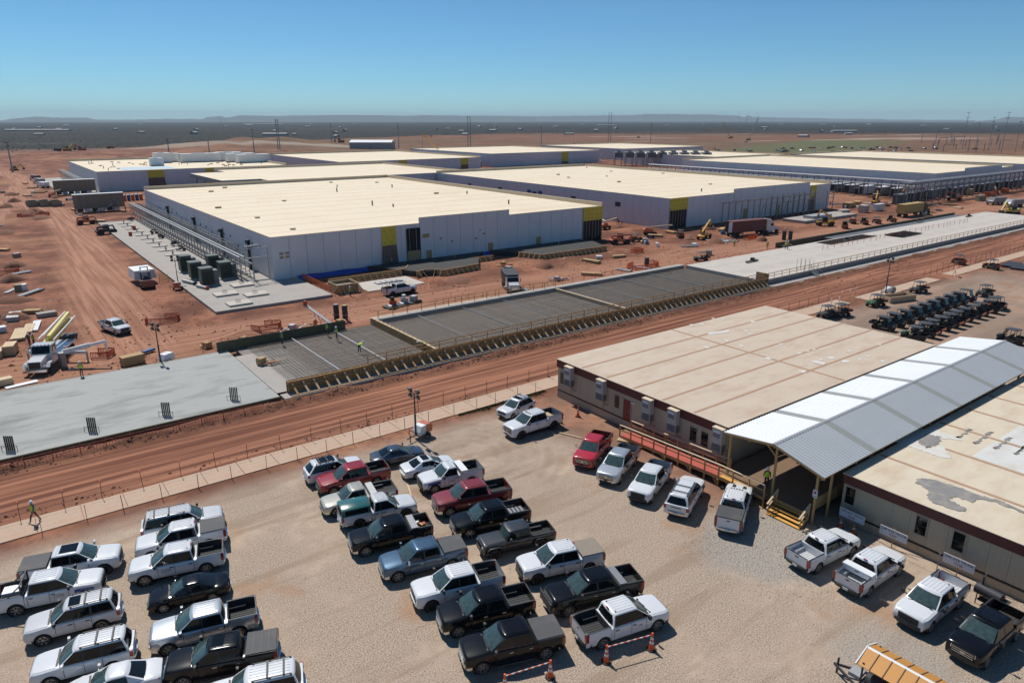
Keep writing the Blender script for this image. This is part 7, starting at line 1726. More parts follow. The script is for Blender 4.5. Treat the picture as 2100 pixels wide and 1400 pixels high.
stack('white_pipe_bundle', (3.24, 121.49), 1.42, 6.0, 1.0, 1, 0.2, 'white_plain', 'bundle of white pipes lying in the left yard', 4, 'pipes')
stack('steel_stack', (0.96, 128.53), 1.42, 4.0, 1.6, 3, 0.22, 'steel_galv', 'stack of pale steel frames in the left yard', 4, 'steel')
stack('timber_cribbing', (5.07, 127.34), 0.1, 2.6, 1.4, 2, 0.3, 'concrete', 'stack of grey cribbing blocks in the left yard', 3)
stack('steel_plate', (1.74, 151.73), 1.1, 5.0, 0.8, 1, 0.06, 'steel_grey', 'dark grey steel strip lying on the earth at the left', 1, 'steel')
stack('sheet_pile', (-1.13, 121.09), 0.2, 1.6, 1.2, 3, 0.25, 'white_plain', 'white crate at the left edge', 1, 'crate')
stack('timber_crate', (11.63, 94.61), 0.2, 2.6, 1.2, 4, 0.28, 'osb', 'timber crate with pale lid behind the fresh slab', 1, 'crate')
stack('timber_crate', (-1.71, 95.30), 0.2, 2.0, 1.2, 3, 0.25, 'timber_pale', 'low timber crate beyond the fresh slab at the left edge', 1, 'crate')
t = tag(MB().obox((*(14.08, 98.19), 0.35), (1.7, 0.5, 0.3), rz=0.5).build('blue_sack', 'porta_blue', smooth=40), 'blue plastic sack bundle behind the fresh slab', 'sack')
t = tag(MB().obox((*(0.03, 94.21), 0.1), (3.2, 0.9, 0.06), rz=0.2).build('white_sheet', 'white_plain'), 'white plastic sheet on the ground before the pump truck', 'sheet')
t = tag(MB().box(0, 16, 0, 0.5, 0.0, 0.12).build('white_formwork', 'white_plain', None, (-5.6, 91.6, 0.3)), 'pale screed rails along the far edge of the fresh slab', 'rail')
# orange barriers
def barrier_ring(cx, cy, rx, ry, n, label, mat='barrier_red', gap=1, filling=True, h=0.95):
    t = thing('barrier_ring', label, 'barrier', (cx, cy, gz(cx, cy)), 0, 'plastic barriers around excavations')
    pts = [(rx * math.cos(2 * math.pi * i / n + .3), ry * math.sin(2 * math.pi * i / n + .3)) for i in range(n)]
    for i in range(n):
        if gap and i == 1: continue
        a, b = pts[i], pts[(i + 1) % n]; d = Vector(b) - Vector(a); L = d.length - 0.06; rz = math.atan2(d.y, d.x)
        m = MB(); m.box(0, L, -0.03, 0.03, h - 0.14, h); m.box(0, L, -0.03, 0.03, 0.1, 0.22); m.box(0, 0.08, -0.03, 0.03, 0, h); m.box(L - 0.08, L, -0.03, 0.03, 0, h)
        k = 0.2
        while k < L - 0.12: m.box(k, k + 0.07, -0.02, 0.02, 0.2, h - 0.1); k += 0.18
        m.box(0.1, 0.25, -0.25, 0.25, 0.0, 0.05); m.box(L - .25, L - .1, -0.25, 0.25, 0.0, 0.05)
        m.build('barrier_panel', mat, t, (a[0], a[1], 0), rz)
    return t
for a in (((*(9.09, 100.06),), 1.5, 1.2, 4, 'red plastic barriers around a pit under the crane arm', 'barrier_red'), ((*(18.83, 113.36),), 2.6, 1.5, 6, 'red plastic barriers leaning around a pit beyond the haul road', 'barrier_red'),
          ((107.45, 98.66), 4.2, 2.2, 9, 'bright orange mesh barrier around a pit before the nearest hall', 'barrier_orange'), ((118.88, 111.20), 1.8, 1.2, 5, 'small bright orange barrier pile by the dirt mound', 'barrier_orange'), ((155.99, 106.87), 3.0, 1.0, 5, 'orange barriers under the brown container', 'barrier_orange'),
          ((12.84, 271.25), 4.5, 3.0, 7, 'red barriers around a pit on the far haul road', 'barrier_red'), ((16.43, 303.64), 3.0, 2.5, 5, 'red barriers farther up the haul road', 'barrier_red'), ((29.98, 99.38), 2.3, 1.4, 5, 'faded red barriers behind the dark form wall', 'barrier_red'), ((1.29, 169.48), 2.6, 1.6, 5, 'red barriers at the left edge of the yard', 'barrier_red')):
    barrier_ring(a[0][0], a[0][1], a[1], a[2], a[3], a[4], a[5])
t = thing('dark_hatch', 'black plastic standpipe inside the bright orange barrier', 'standpipe', (*(108.10, 98.18), 0)); MB().cyl((0, 0, 0), (0, 0, 1.9), 0.45, n=12).build('pipe', 'steel_dark', t, smooth=40); MB().cyl((0, 0, 1.9), (0, 0, 1.98), 0.52, n=12).build('cap', 'steel_dark', t)
for i, p in enumerate(((40.32, 98.64), (41.15, 97.34))):
    t = thing('standpipe', ('dark standpipe left of its twin at the corner of the rebar bed', 'dark standpipe right of its twin at the corner of the rebar bed')[i], 'standpipe', (*p, 0)); MB().cyl((0, 0, 0), (0, 0, 2.4), 0.42, n=14).build('pipe', 'steel_dark', t, smooth=40); MB().cyl((0, 0, 2.4), (0, 0, 2.46), 0.40, n=14).build('lid', 'osb' if i else 'steel_grey', t); MB().cyl((0, 0, 0.9), (0, 0, 1.0), 0.44, n=14).build('strap', 'steel_grey', t)
for i, p in enumerate(((162.00, 101.42), (163.29, 100.46))):
    t = thing('standpipe', ('dark standpipe left of a pair beyond the pale slab', 'dark standpipe right of a pair beyond the pale slab')[i], 'standpipe', (*p, 0)); MB().cyl((0, 0, 0), (0, 0, 2.2), 0.5, n=12).build('pipe', 'steel_dark', t, smooth=40); MB().cyl((0, 0, 2.2), (0, 0, 2.26), 0.54, n=12).build('lid', 'steel_dark', t)
# heaps of rubble and offcuts behind the form wall
for i, (p, l) in enumerate((((25.23, 95.42), 'heap of timber offcuts and a box behind the dark form wall'), ((20.61, 95.79), 'timber and red sheet heap left of the dark form wall'), ((32.73, 97.33), 'heap of dark fittings and hoses behind the form wall'), ((39.27, 95.61), 'scatter of timber offcuts by the standpipes'), ((85.00, 117.13), 'timber litter and a grey tub before the nearest hall'), ((84.67, 99.48), 'rebar lengths dumped on the dirt by the dump truck'), ((23.74, 83.16), 'timber trestle and white pipes at the end of the rebar bed'))):
    t = thing('offcut_heap', l, 'heap', (*p, 0.62 if i == 6 else gz(*p)), 0); r = random.Random(i + 40)
    for k in range(9):
        L = r.uniform(.5, 2.4); a = r.uniform(-.6, .6) + (0 if r.random() < .7 else 1.5); x, y = r.uniform(-1.6, 1.6), r.uniform(-.9, .9)
        mt = r.choice(('timber', 'timber_pale', 'osb', 'barrier_red')) if i not in (2, 5) else r.choice(('steel_dark', 'rebar', 'steel_galv'))
        stick('offcut', (x, y, r.uniform(.06, .35)), (x + L * math.cos(a), y + L * math.sin(a), r.uniform(.06, .5)), r.choice((.1, .15, .25)), r.choice((.05, .1)), mt, t)
    MB().obox((0.2, 0, 0.45), (0.9, 0.8, 0.8), rz=0.4).build('box', 'osb' if i not in (2, 5) else 'steel_galv', t)
# inclined conveyor / chute held by the workers
t = thing('concrete_chute', 'long steel chute sloping down to the rebar bed between workers', 'chute', (*(37.47, 96.50), 0)); stick('trough', (-1.2, 3.6, 2.6), (0.6, -1.2, 0.5), 0.5, 0.12, 'steel_galv', t); stick('prop', (-0.6, 2.0, 0), (-0.6, 2.0, 1.7), 0.08, 0.08, 'steel_grey', t); stick('prop', (0.3, 2.0, 0), (-0.4, 2.0, 1.8), 0.08, 0.08, 'steel_grey', t); MB().obox((-1.25, 3.8, 2.8), (0.3, 0.5, 0.9), rz=.3).build('red_guard', 'barrier_red', t)
# ride on trowel on skids by the rack pickup
t = thing('ride_on_trowel', 'ride on power trowel parked on a steel skid beside the ledge', 'machine', (*(52.62, 100.56), 0), 0.15)
piece('skid', -3.4, 3.4, -1.0, 1.0, 0.15, 0.3, 'steel_dark', t)
for x in (-1.9, 0.4):
    MB().lathe([(0.001, 0.55), (0.35, 0.55), (0.9, 0.42), (0.95, 0.35), (0.9, 0.32), (0.001, 0.32)], n=16, axis='z').build('rotor_guard', 'steel_grey', t, (x, 0, 0))
    MB().obox((x, 0, 0.85), (0.9, 0.8, 0.6)).build('engine', 'barrier_red' if x < 0 else 'steel_galv', t); MB().obox((x - 0.1, 0, 1.45), (0.5, 0.5, 0.6)).build('seat', 'trim' if x < 0 else 'white_plain', t)
for x in (-2.6, 2.0, 2.8): MB().lathe([(0.001, -.1), (0.33, -0.1), (0.33, 0.1), (0.001, .1)], n=12).build('wheel', 'tyre', t, (x, -1.02, 0.33))
MB().obox((2.4, 0.1, 0.75), (1.1, 0.9, 0.9), rz=0.3).build('pump_unit', 'steel_galv', t)
# dump truck facing the camera
t = thing('dump_truck', 'white dump truck facing the camera on the lane before the nearest hall', 'truck', (*(73.17, 98.09), 0), R(-118))
MB().prism([(1.2, 0.7), (3.3, 0.7), (3.4, 1.0), (3.2, 1.7), (2.4, 1.95), (1.2, 1.95)], -0.85, 0.85).build('bonnet', 'paint_white', t); MB().prism([(-0.2, 0.7), (1.6, 0.7), (1.6, 1.95), (1.25, 2.75), (-0.2, 2.75)], -1.1, 1.1).build('cab', 'paint_white', t)
MB().hexa([(1.61, -0.98, 1.98), (1.65, -0.98, 1.98), (1.65, 0.98, 1.98), (1.61, 0.98, 1.98), (1.31, -0.98, 2.66), (1.35, -0.98, 2.66), (1.35, 0.98, 2.66), (1.31, 0.98, 2.66)]).build('windshield', 'glass', t)
piece('grille', 3.36, 3.44, -0.5, 0.5, 0.85, 1.5, 'chrome', t); piece('front_bumper', 3.2, 3.6, -1.15, 1.15, 0.45, 0.75, 'trim', t); piece('frame', -5.0, 2.5, -0.45, 0.45, 0.7, 1.0, 'steel_dark', t)
MB().hexa([(-5.2, -1.1, 1.1), (-0.4, -1.1, 1.1), (-0.4, 1.1, 1.1), (-5.2, 1.1, 1.1), (-5.4, -1.25, 3.0), (-0.3, -1.25, 3.0), (-0.3, 1.25, 3.0), (-5.4, 1.25, 3.0)]).build('tipper_body', 'steel_dark', t); piece('cab_shield', -0.4, 1.0, -1.2, 1.2, 3.0, 3.1, 'steel_dark', t)
for x in (2.3, -2.8, -4.1):
    for s in (1, -1): MB().lathe([(0.25, -0.16), (0.5, -0.16), (0.52, 0), (0.5, 0.16), (0.3, 0.16), (0.001, 0.08)], n=16).build('wheel', 'tyre', t, (x, s * 1.02, 0.52), 0 if s > 0 else math.pi, smooth=40)
for s in (1, -1): MB().box(3.15, 3.32, s * 0.8 - 0.16, s * 0.8 + 0.16, 1.0, 1.25).build('headlight', 'head_lamp', t); stick('mirror', (1.4, s * 1.35, 1.9), (1.4, s * 1.35, 2.5), 0.1, 0.2, 'trim', t)
# telehandlers and lifts
def telehandler(pos, rz, label, paint, up=0.35, L=6.0, down=False):
    t = thing('telehandler', label, 'telehandler', (pos[0], pos[1], 0), rz)
    MB().prism([(-2.6, 0.7), (2.0, 0.7), (2.2, 1.2), (-2.4, 1.35), (-2.8, 1.1)], -0.9, 0.9).build('chassis', paint, t)
    MB().prism([(-0.6, 1.2), (0.9, 1.2), (0.75, 2.5), (-0.5, 2.5)], 0.15, 0.95).build('cab', 'trim', t); piece('cab_window', -0.4, 0.6, 0.952, 0.965, 1.5, 2.35, 'glass', t); MB().box(-2.4, -0.2, -1.0, -0.5, 1.0, 1.6).build('engine_cover', paint, t)
    a = Vector((-2.3, -0.1, 2.0)); d = Vector((math.cos(up), 0, math.sin(up)))
    stick('boom', a, a + d * L * 0.7, 0.36, 0.46, paint, t); stick('boom', a + d * L * 0.6, a + d * L, 0.28, 0.34, paint, t)
    e = a + d * L; stick('boom_head', e, e + Vector((0.5, 0, -1.5)), 0.3, 0.3, paint, t); piece('fork_carriage', e.x + 0.45, e.x + 0.6, -0.7, 0.6, e.z - 2.0, e.z - 1.2, 'steel_dark', t); piece('fork', e.x + 0.6, e.x + 1.7, -0.4, -0.28, e.z - 2.0, e.z - 1.92, 'steel_dark', t); piece('fork', e.x + 0.6, e.x + 1.7, 0.25, 0.37, e.z - 2.0, e.z - 1.92, 'steel_dark', t)
    stick('boom_support', (-2.4, -0.1, 1.2), a, 0.4, 0.3, paint, t)
    for x in (-1.75, 1.55):
        for s in (1, -1): MB().lathe([(0.3, -0.2), (0.62, -0.2), (0.66, 0), (0.62, 0.2), (0.32, 0.2), (0.001, 0.1)], n=16).build('wheel', 'tyre', t, (x, s * 1.0, 0.66), 0 if s > 0 else math.pi, smooth=40)
telehandler((147.04, 114.52), 0.35, 'yellow telehandler with raised bent boom beside the brown container truck', 'paint_yellow', 0.42, 6.2)
telehandler((124.45, 122.07), -0.35, 'orange red telehandler at the corner of the nearest hall', 'paint_orange', 0.05, 5.0)
telehandler((193.84, 109.03), 2.4, 'yellow telehandler in front of the pale plinth by the second hall', 'paint_yellow', 0.6, 4.5)
telehandler((23.73, 239.79), 0.2, 'orange telehandler loaded with tan sheets beyond the pad', 'paint_orange', 0.0, 4.6)
telehandler((25.62, 215.30), 0.3, 'dark machine with grey load at the edge of the pad', 'utv_black', 0.05, 4.0)
def boom_lift(pos, rz, label):
    t = thing('boom_lift', label, 'boom lift', (pos[0], pos[1], 0), rz)
    piece('base', -1.4, 1.4, -0.9, 0.9, 0.5, 0.9, 'steel_dark', t); MB().prism([(-1.9, 0.95), (0.6, 0.95), (0.5, 1.7), (-1.6, 1.9), (-2.0, 1.5)], -0.8, 0.8).build('turntable', 'paint_orange', t)
    stick('boom', (-1.2, 0, 2.0), (6.0, 0, 2.5), 0.3, 0.36, 'timber_pale', t); stick('jib', (6.0, 0, 2.5), (7.2, 0, 1.1), 0.2, 0.25, 'steel_dark', t)
    m = MB(); m.box(7.1, 8.0, -0.8, 0.8, 0.5, 0.58)
    for x in (7.1, 7.95):
        for y in (-0.8, 0.8): m.bar((x, y, 0.5), (x, y, 1.5), 0.06)
    for z in (1.0, 1.5): m.bar((7.1, -.8, z), (7.95, -.8, z), .05); m.bar((7.1, .8, z), (7.95, .8, z), .05); m.bar((7.95, -.8, z), (7.95, .8, z), .05)
    m.build('basket', 'steel_dark', t)
    for x in (-1.1, 1.1):
        for s in (1, -1): MB().lathe([(0.2, -0.15), (0.45, -0.15), (0.46, 0.15), (0.001, 0.1)], n=14).build('wheel', 'tyre', t, (x, s * 0.95, 0.46), 0 if s > 0 else math.pi, smooth=40)
boom_lift((140.72, 127.26), -0.5, 'orange boom lift with pale boom beside the dark doorway of the second hall')
def semi(pos, rz, label, box_mat, L, cab_mat, open_end=False):
    t = thing('semi_truck', label, 'truck', (pos[0], pos[1], 0), rz)
    b = piece('container', -L, 0, -1.25, 1.25, 1.25, 4.05, box_mat, t); bc = b.location.copy()
    n = int(L / 0.6)
    for k in range(n):
        for s in (1, -1): sub(piece('side_rib', -L + 0.15 + k * 0.6, -L + 0.45 + k * 0.6, s * 1.27 - 0.02, s * 1.27 + 0.02, 1.4, 3.9, box_mat), b, bc)
    if open_end: sub(piece('open_end', -L - 0.02, -L - 0.003, -1.1, 1.1, 1.4, 3.9, 'dark_void'), b, bc); sub(piece('end_door', -L - 1.2, -L - 0.02, -1.32, -1.27, 1.35, 3.95, 'white_plain'), b, bc)
    piece('chassis', -L, 4.0, -0.5, 0.5, 0.9, 1.23, 'steel_dark', t)
    MB().prism([(0.7, 0.9), (3.0, 0.9), (3.0, 2.2), (2.6, 3.0), (1.6, 3.9), (0.7, 3.9)], -1.2, 1.2).build('cab', cab_mat, t); MB().prism([(3.0, 0.8), (5.0, 0.8), (5.1, 1.2), (4.9, 1.7), (3.0, 2.0)], -0.9, 0.9).build('bonnet', cab_mat, t)
    MB().hexa([(3.01, -1.05, 2.22), (3.05, -1.05, 2.22), (3.05, 1.05, 2.22), (3.01, 1.05, 2.22), (2.62, -1.05, 2.98), (2.66, -1.05, 2.98), (2.66, 1.05, 2.98), (2.62, 1.05, 2.98)]).build('windshield', 'glass', t)
    for s in (1, -1): MB().box(1.7, 2.6, s * 1.21 - 0.01, s * 1.21 + 0.01, 2.1, 2.8).build('side_window', 'glass', t); MB().cyl((0.9, s * 1.05, 0.5), (2.4, s * 1.05, 0.75), 0.3, n=10).build('fuel_tank', 'chrome', t)
    piece('front_bumper', 4.9, 5.3, -1.2, 1.2, 0.45, 0.8, 'chrome', t)
    for x in (4.2, 0.4, -0.9, -L + 2.4, -L + 1.1):
        for s in (1, -1): MB().lathe([(0.25, -0.2), (0.5, -0.2), (0.52, 0), (0.5, 0.2), (0.3, 0.2), (0.001, 0.08)], n=14).build('wheel', 'tyre', t, (x, s * 1.0, 0.52), 0 if s > 0 else math.pi, smooth=40)
    return t
p0, p1 = (154.32, 112.03), (170.35, 109.35)
hd_ = math.atan2(p1[1] - p0[1], p1[0] - p0[0])
semi((p0[0] + 12.4 * math.cos(hd_) - 1.0 * math.sin(hd_), p0[1] + 12.4 * math.sin(hd_) + 1.0 * math.cos(hd_)), hd_, 'white semi tractor with open ended brown container before the second hall', 'container_brown', 12.2, 'paint_white', True)
p0, p1 = (229.27, 103.79), (248.24, 103.12)
hd_ = math.atan2(p1[1] - p0[1], p1[0] - p0[0])
telehandler((294.56, 115.78), 2.0, 'orange telehandler among the material before the right halls', 'paint_orange', 0.3, 5.0)
telehandler((261.24, 128.48), 0.4, 'yellow telehandler beside the crates right of the second hall', 'paint_yellow', 0.5, 5.0)
boom_lift((336.09, 116.95), 0.4, 'orange boom lift among the right hand frames')
boom_lift((23.41, 333.64), 1.0, 'orange boom lift far up the haul road beside the enclosures')
boom_lift((138.43, 142.09), 0.2, 'orange boom lift in the alley between the two nearest halls')
semi((p0[0] + 12.2 * math.cos(hd_), p0[1] + 12.2 * math.sin(hd_) + 1.0), hd_, 'gold container on a dark tractor beyond the pale slab', 'container_gold', 12.0, 'utv_black')
# timber forms of footings in front of the nearest hall
def braced_form(pts, h, label, sp=1.3):
    t = thing('footing_form', label, 'formwork', (0, 0, 0))
    for (a, b) in zip(pts, pts[1:]):
        A = Vector((*a, 0)); Bv = Vector((*b, 0)); d = (Bv - A); L = d.length; d.normalize(); nrm = Vector((d.y, -d.x, 0))
        if nrm.y > 0.3 or (abs(nrm.y) <= 0.3 and nrm.x > 0): nrm = -nrm if nrm.y > 0.3 else nrm
        MB().hexa([A + Vector((0, 0, 0.05)), Bv + Vector((0, 0, 0.05)), Bv - nrm * .04 + Vector((0, 0, 0.05)), A - nrm * .04 + Vector((0, 0, 0.05)), A + Vector((0, 0, h)), Bv + Vector((0, 0, h)), Bv - nrm * .04 + Vector((0, 0, h)), A - nrm * .04 + Vector((0, 0, h))]).build('form_sheet', 'plywood', t)
        for z in (h - 0.05, h * 0.5): stick('waler', A + nrm * .08 + Vector((0, 0, z)), Bv + nrm * .08 + Vector((0, 0, z)), 0.1, 0.1, 'timber', t)
        k = 0.4
        while k < L: stick('brace', A + d * k + nrm * .1 + Vector((0, 0, h - .1)), A + d * (k + .1) + nrm * 1.1 + Vector((0, 0, 0.06)), 0.06, 0.12, 'timber_pale', t); k += sp
    return t
braced_form([(48.5, 121.2), (64.6, 121.6), (66.8, 124.6)], 1.25, 'braced timber footing form left of the dark pads before the nearest hall')
braced_form([(64.9, 117.8), (68.0, 118.9), (70.0, 116.0), (79.2, 117.2)], 1.25, 'zigzag braced timber form around the left dark pad')
braced_form([(80.5, 124.0), (87.2, 123.6)], 1.1, 'short braced timber form between the two dark pads')
braced_form([(93.5, 122.8), (95.6, 117.2), (115.0, 117.0)], 1.25, 'long braced timber form around the right dark pad')
for pts, l in (([(65.2, 119), (69.8, 116.9), (79.2, 117.5), (84, 124.5), (88, 128.8), (60, 128.8)], 'dark filled footing pad at the left before the nearest hall'), ([(95.9, 117.5), (114.8, 117.3), (117.5, 124), (117, 128.8), (90, 128.8), (94.2, 123.2)], 'dark filled footing pad at the right before the nearest hall')):
    t = tag(MB().prism(pts, 0.0, 1.05, axis='z').build('footing_pad', 'footing_fill'), l, 'pad')
t = thing('box_form', 'square braced timber box form at the end of the equipment pad', 'formwork', (49.0, 115.6, 0))
for s in (1, -1):
    piece('side_sheet', -1.9, 1.9, s * 1.9 - 0.03, s * 1.9 + 0.03, 0.05, 1.6, 'plywood', t); piece('side_sheet', s * 1.9 - 0.03, s * 1.9 + 0.03, -1.86, 1.86, 0.05, 1.6, 'plywood', t)
    piece('top_rail', -2.1, 2.1, s * 1.98 - 0.06, s * 1.98 + 0.06, 1.602, 1.7, 'timber_pale', t); piece('top_rail', s * 1.98 - 0.06, s * 1.98 + 0.06, -1.9, 1.9, 1.604, 1.702, 'timber_pale', t)
piece('fill', -1.86, 1.86, -1.86, 1.86, 0.0, 1.1, 'sub_base', t)
for k in range(6):
    stick('brace', (-1.8 + .72 * k, -1.95, 1.5), (-1.7 + .72 * k, -3.0, 0.05), 0.06, 0.12, 'timber_pale', t); stick('brace', (1.95, -1.8 + .72 * k, 1.5), (3.0, -1.7 + .72 * k, 0.05), 0.06, 0.12, 'timber_pale', t); stick('brace', (-1.95, -1.8 + .72 * k, 1.5), (-3.0, -1.7 + .72 * k, 0.05), 0.06, 0.12, 'timber_pale', t)
t = thing('work_slab', 'pale trampled blinding slab with timber pallets before the timber forms', 'slab'); piece('blinding', 52.3, 63.8, 112.6, 120.2, -0.1, 0.08, 'concrete_pale', t)
for k in range(5): piece('shutter_board', 56 + 1.1 * k, 56.9 + 1.1 * k, 116.4, 118.0, 0.082, 0.3, 'steel_galv', t)
# orange mesh fence along the end of the pad
t = thing('mesh_fence', 'leaning orange mesh fence on the right edge of the equipment pad', 'fence')
for k in range(7):
    y = 114.5 + k * 2.2; stick('post', (46.1, y, 0.1), (46.1, y, 1.6), 0.06, 0.06, 'barrier_red', t)
    if k < 6:
        m = MB()
        for z in np.arange(0.5, 1.55, 0.13): m.box(-0.012, 0.012, 0, 2.2, z, z + 0.05)
        for q_ in np.arange(0.1, 2.2, 0.2): m.box(-0.013, 0.013, q_, q_ + 0.04, 0.5, 1.52)
        m.build('mesh', 'barrier_orange', t, (46.1, y, 0))
# steel frames along the front of the second hall
fr = thing('pipe_support_row', 'row of dark steel pipe supports along the front of the second hall', 'steel frame')
for i in range(17):
    x = 171 + i * 3.0
    stick('post', (x, 127.5, 0), (x, 127.5, 6.6), 0.22, 0.22, 'steel_grey', fr)
    stick('arm', (x - 0.8, 127.5, 6.5), (x + 1.6, 127.5, 6.5 + (0.4 if i % 2 else 0)), 0.2, 0.2, 'steel_grey', fr)
    if i > 7: stick('post', (x + 1.2, 128.5, 0), (x + 1.2, 128.5, 7.0), 0.18, 0.18, 'steel_grey', fr); stick('beam', (x, 127.6, 4.6), (x + 3, 127.6, 4.6), 0.18, 0.18, 'steel_grey', fr)
    if i % 4 == 2: stick('brace', (x, 127.5, 0.2), (x + 3, 127.5, 6.2), 0.14, 0.14, 'steel_grey', fr)
stick('beam', (171, 127.3, 6.2), (219, 127.3, 6.2), 0.18, 0.18, 'steel_grey', fr)
for x in (228, 232): 
    stick('post', (x, 128.5, 0), (x, 128.5, 6.4), 0.2, 0.2, 'steel_grey', fr)
for z in (2.0, 4.2, 6.3): stick('beam', (228, 128.5, z), (232, 128.5, z), 0.16, 0.16, 'steel_grey', fr)
pl = thing('concrete_plinth', 'broad concrete plinth with stacked steel before the second hall', 'plinth'); piece('base', 193, 222, 114.5, 122, -0.1, 0.8, 'concrete', pl); piece('upper', 199, 209, 115.5, 119, 0.802, 1.6, 'steel_galv', pl)
# ---------------------------------------------------------------- clods, stones and scraps on the bare earth
def scatter(name, n, areas, mats, smin, smax, seed, label, cat):
    r = np.random.default_rng(seed); m = MB(); k = 0
    for (x0, x1, y0, y1), share in areas:
        c = int(n * share); xs_, ys2 = r.uniform(x0, x1, c), r.uniform(y0, y1, c); dens = noise2(xs_ * 0.22, ys2 * 0.22) * 0.6 + noise2(xs_ * 0.7, ys2 * 0.7) * 0.4
        hz = ground_h(xs_, ys2)
        for x, y, d, z in zip(xs_, ys2, dens, hz):
            if r.random() > (d * 1.9 - 0.45): continue
            q = smin + (smax - smin) * r.random() ** 3; a = r.uniform(0, 6.28); ca, sa = math.cos(a) * q, math.sin(a) * q; w = r.uniform(.4, .9)
            m.add([(x + ca, y + sa, z - .02), (x - sa * w, y + ca * w, z - .02), (x - ca, y - sa, z - .02), (x + sa * w, y - ca * w, z - .02), (x + .2 * ca, y, z + q * r.uniform(.4, .8))], [(0, 1, 4), (1, 2, 4), (2, 3, 4), (3, 0, 4)], m=int(r.integers(len(mats)))); k += 1
    tag(m.build(name, mats, recalc=False), label, cat, kind='stuff')
M('clod', (0.27, 0.13, 0.08), rough=0.95, var=0.3, scale=0.5); M('clod_dark', (0.13, 0.06, 0.04), rough=0.95, var=0.3, scale=0.5)
scatter('earth_clods', 15000, (((-12, 112, 68.9, 71.0), .25), ((-25, 112, 59.9, 61.2), .12), ((-12, 26, 93, 130), .2), ((26, 150, 93, 112), .22), ((46, 150, 108, 128), .15), ((112, 250, 62, 71), .15)), ['clod', 'clod_dark'], 0.05, 0.28, 5, 'loose clods of red earth along the banks and yard edges', 'earth')
M('scrap_pale', (0.5, 0.42, 0.32), rough=0.8); M('scrap_grey', (0.3, 0.3, 0.3), rough=0.7)
scatter('site_scraps', 1500, (((-12, 8, 95, 175), .4), ((23, 110, 93, 98), .2), ((46, 150, 104, 127), .3), ((240, 300, 100, 170), .3)), ['scrap_pale', 'scrap_grey', 'barrier_red', 'timber'], 0.1, 0.5, 6, 'small scraps of timber and plastic littering the works', 'litter')
# stakes with orange netting along the back of the beds
for i, (x0, x1, y, l) in enumerate(((20, 42, 95.0, 'sagging red netting on stakes behind the dark form wall'), (58, 110, 96.6, 'thin red stake line behind the ledge of the rebar bed'), (113, 150, 92.2, 'red stake and wire line along the far corner of the pale slab'), (150, 226, 84.0, 'red hazard fence standing across the pale slab'))):
    t = thing('stake_line', l, 'fence'); n = int((x1 - x0) / 2.6); zb = 1.15 if i == 3 else 0.0
    for k in range(n + 1): x = x0 + k * 2.6; stick('stake', (x, y + 0.3 * math.sin(k * 1.3), zb), (x + ru.uniform(-.1, .1), y + 0.3 * math.sin(k * 1.3), zb + 1.2), 0.06, 0.06, 'barrier_red', t)
    for k in range(n):
        x = x0 + k * 2.6
        for z in (0.5, 1.05): stick('cord', (x, y + 0.3 * math.sin(k * 1.3), zb + z), (x + 2.6, y + 0.3 * math.sin(k * 1.3 + 1.3), zb + z - 0.06), 0.03, 0.03, 'barrier_red', t)
# things dumped around the right hand works
rw = random.Random(17)
SP = [((243.23, 128.76), 'osb', 'timber crate'), ((251.33, 130.11), 'timber', 'orange timber crate'), ((222.64, 119.13), 'concrete_pale', 'pale concrete block'), ((232.62, 117.96), 'concrete_pale', 'second pale concrete block'), ((241.72, 117.71), 'white_plain', 'white crate'), ((277.81, 136.92), 'container_tan', 'tan crate'), ((294.28, 138.39), 'container_tan', 'tan box'), ((295.89, 132.48), 'steel_grey', 'grey steel box'), ((309.21, 127.24), 'timber_pale', 'pale timber crate'), ((302.77, 118.27), 'white_plain', 'white box'), ((322.87, 121.87), 'osb', 'plywood crate'), ((325.71, 114.92), 'barrier_orange', 'orange tank'), ((346.31, 117.01), 'barrier_orange', 'second orange tank'), ((302.68, 109.72), 'container_tan', 'low tan crate'), ((291.17, 158.19), 'steel_dark', 'black box'), ((290.12, 151.29), 'steel_dark', 'second black box'), ((306.55, 154.71), 'steel_dark', 'third black box')]
for i, (p, mt, nm) in enumerate(SP):
    t = thing('dumped_crate', f'{nm} among the dumped material right of the second hall', 'crate', (p[0], p[1], gz(*p)), rw.uniform(-.5, .5), 'material dumped before the right hand halls'); a, b, h = rw.uniform(2, 4.5), rw.uniform(1.4, 2.4), rw.uniform(1.2, 2.4)
    piece('box', -a / 2, a / 2, -b / 2, b / 2, 0.15, h, mt, t); piece('skid', -a / 2, a / 2, -b / 2 + .1, -b / 2 + .3, 0, .148, 'timber', t); piece('skid', -a / 2, a / 2, b / 2 - .3, b / 2 - .1, 0, .148, 'timber', t); piece('lid', -a / 2 - .05, a / 2 + .05, -b / 2 - .05, b / 2 + .05, h + .002, h + .1, mt, t)
for p, l in (((125.42, 85.24), 'long dark timber lying on the near corner of the pale slab'), ((148.08, 91.75), 'long dark timber baulk on the pale slab'), ((166.98, 87.66), 'dark tool heap on the pale slab'), ((216.86, 93.08), 'equipment heap on the far part of the pale slab'), ((239.59, 89.10), 'surveying tripod and tools on the far pale slab')):
    t = thing('slab_clutter', l, 'tools', (*p, 1.15), 0.05)
    for k in range(3): stick('bar', (-2.2 + .4 * k, -.3 + .35 * k, .1), (2.0 + .3 * k, -.25 + .35 * k, .12), .3, .2, 'steel_dark' if k else 'plywood_dark', t)
    MB().obox((0.6, 0.2, .45), (.9, .7, .6), rz=.3).build('box', 'steel_dark', t)
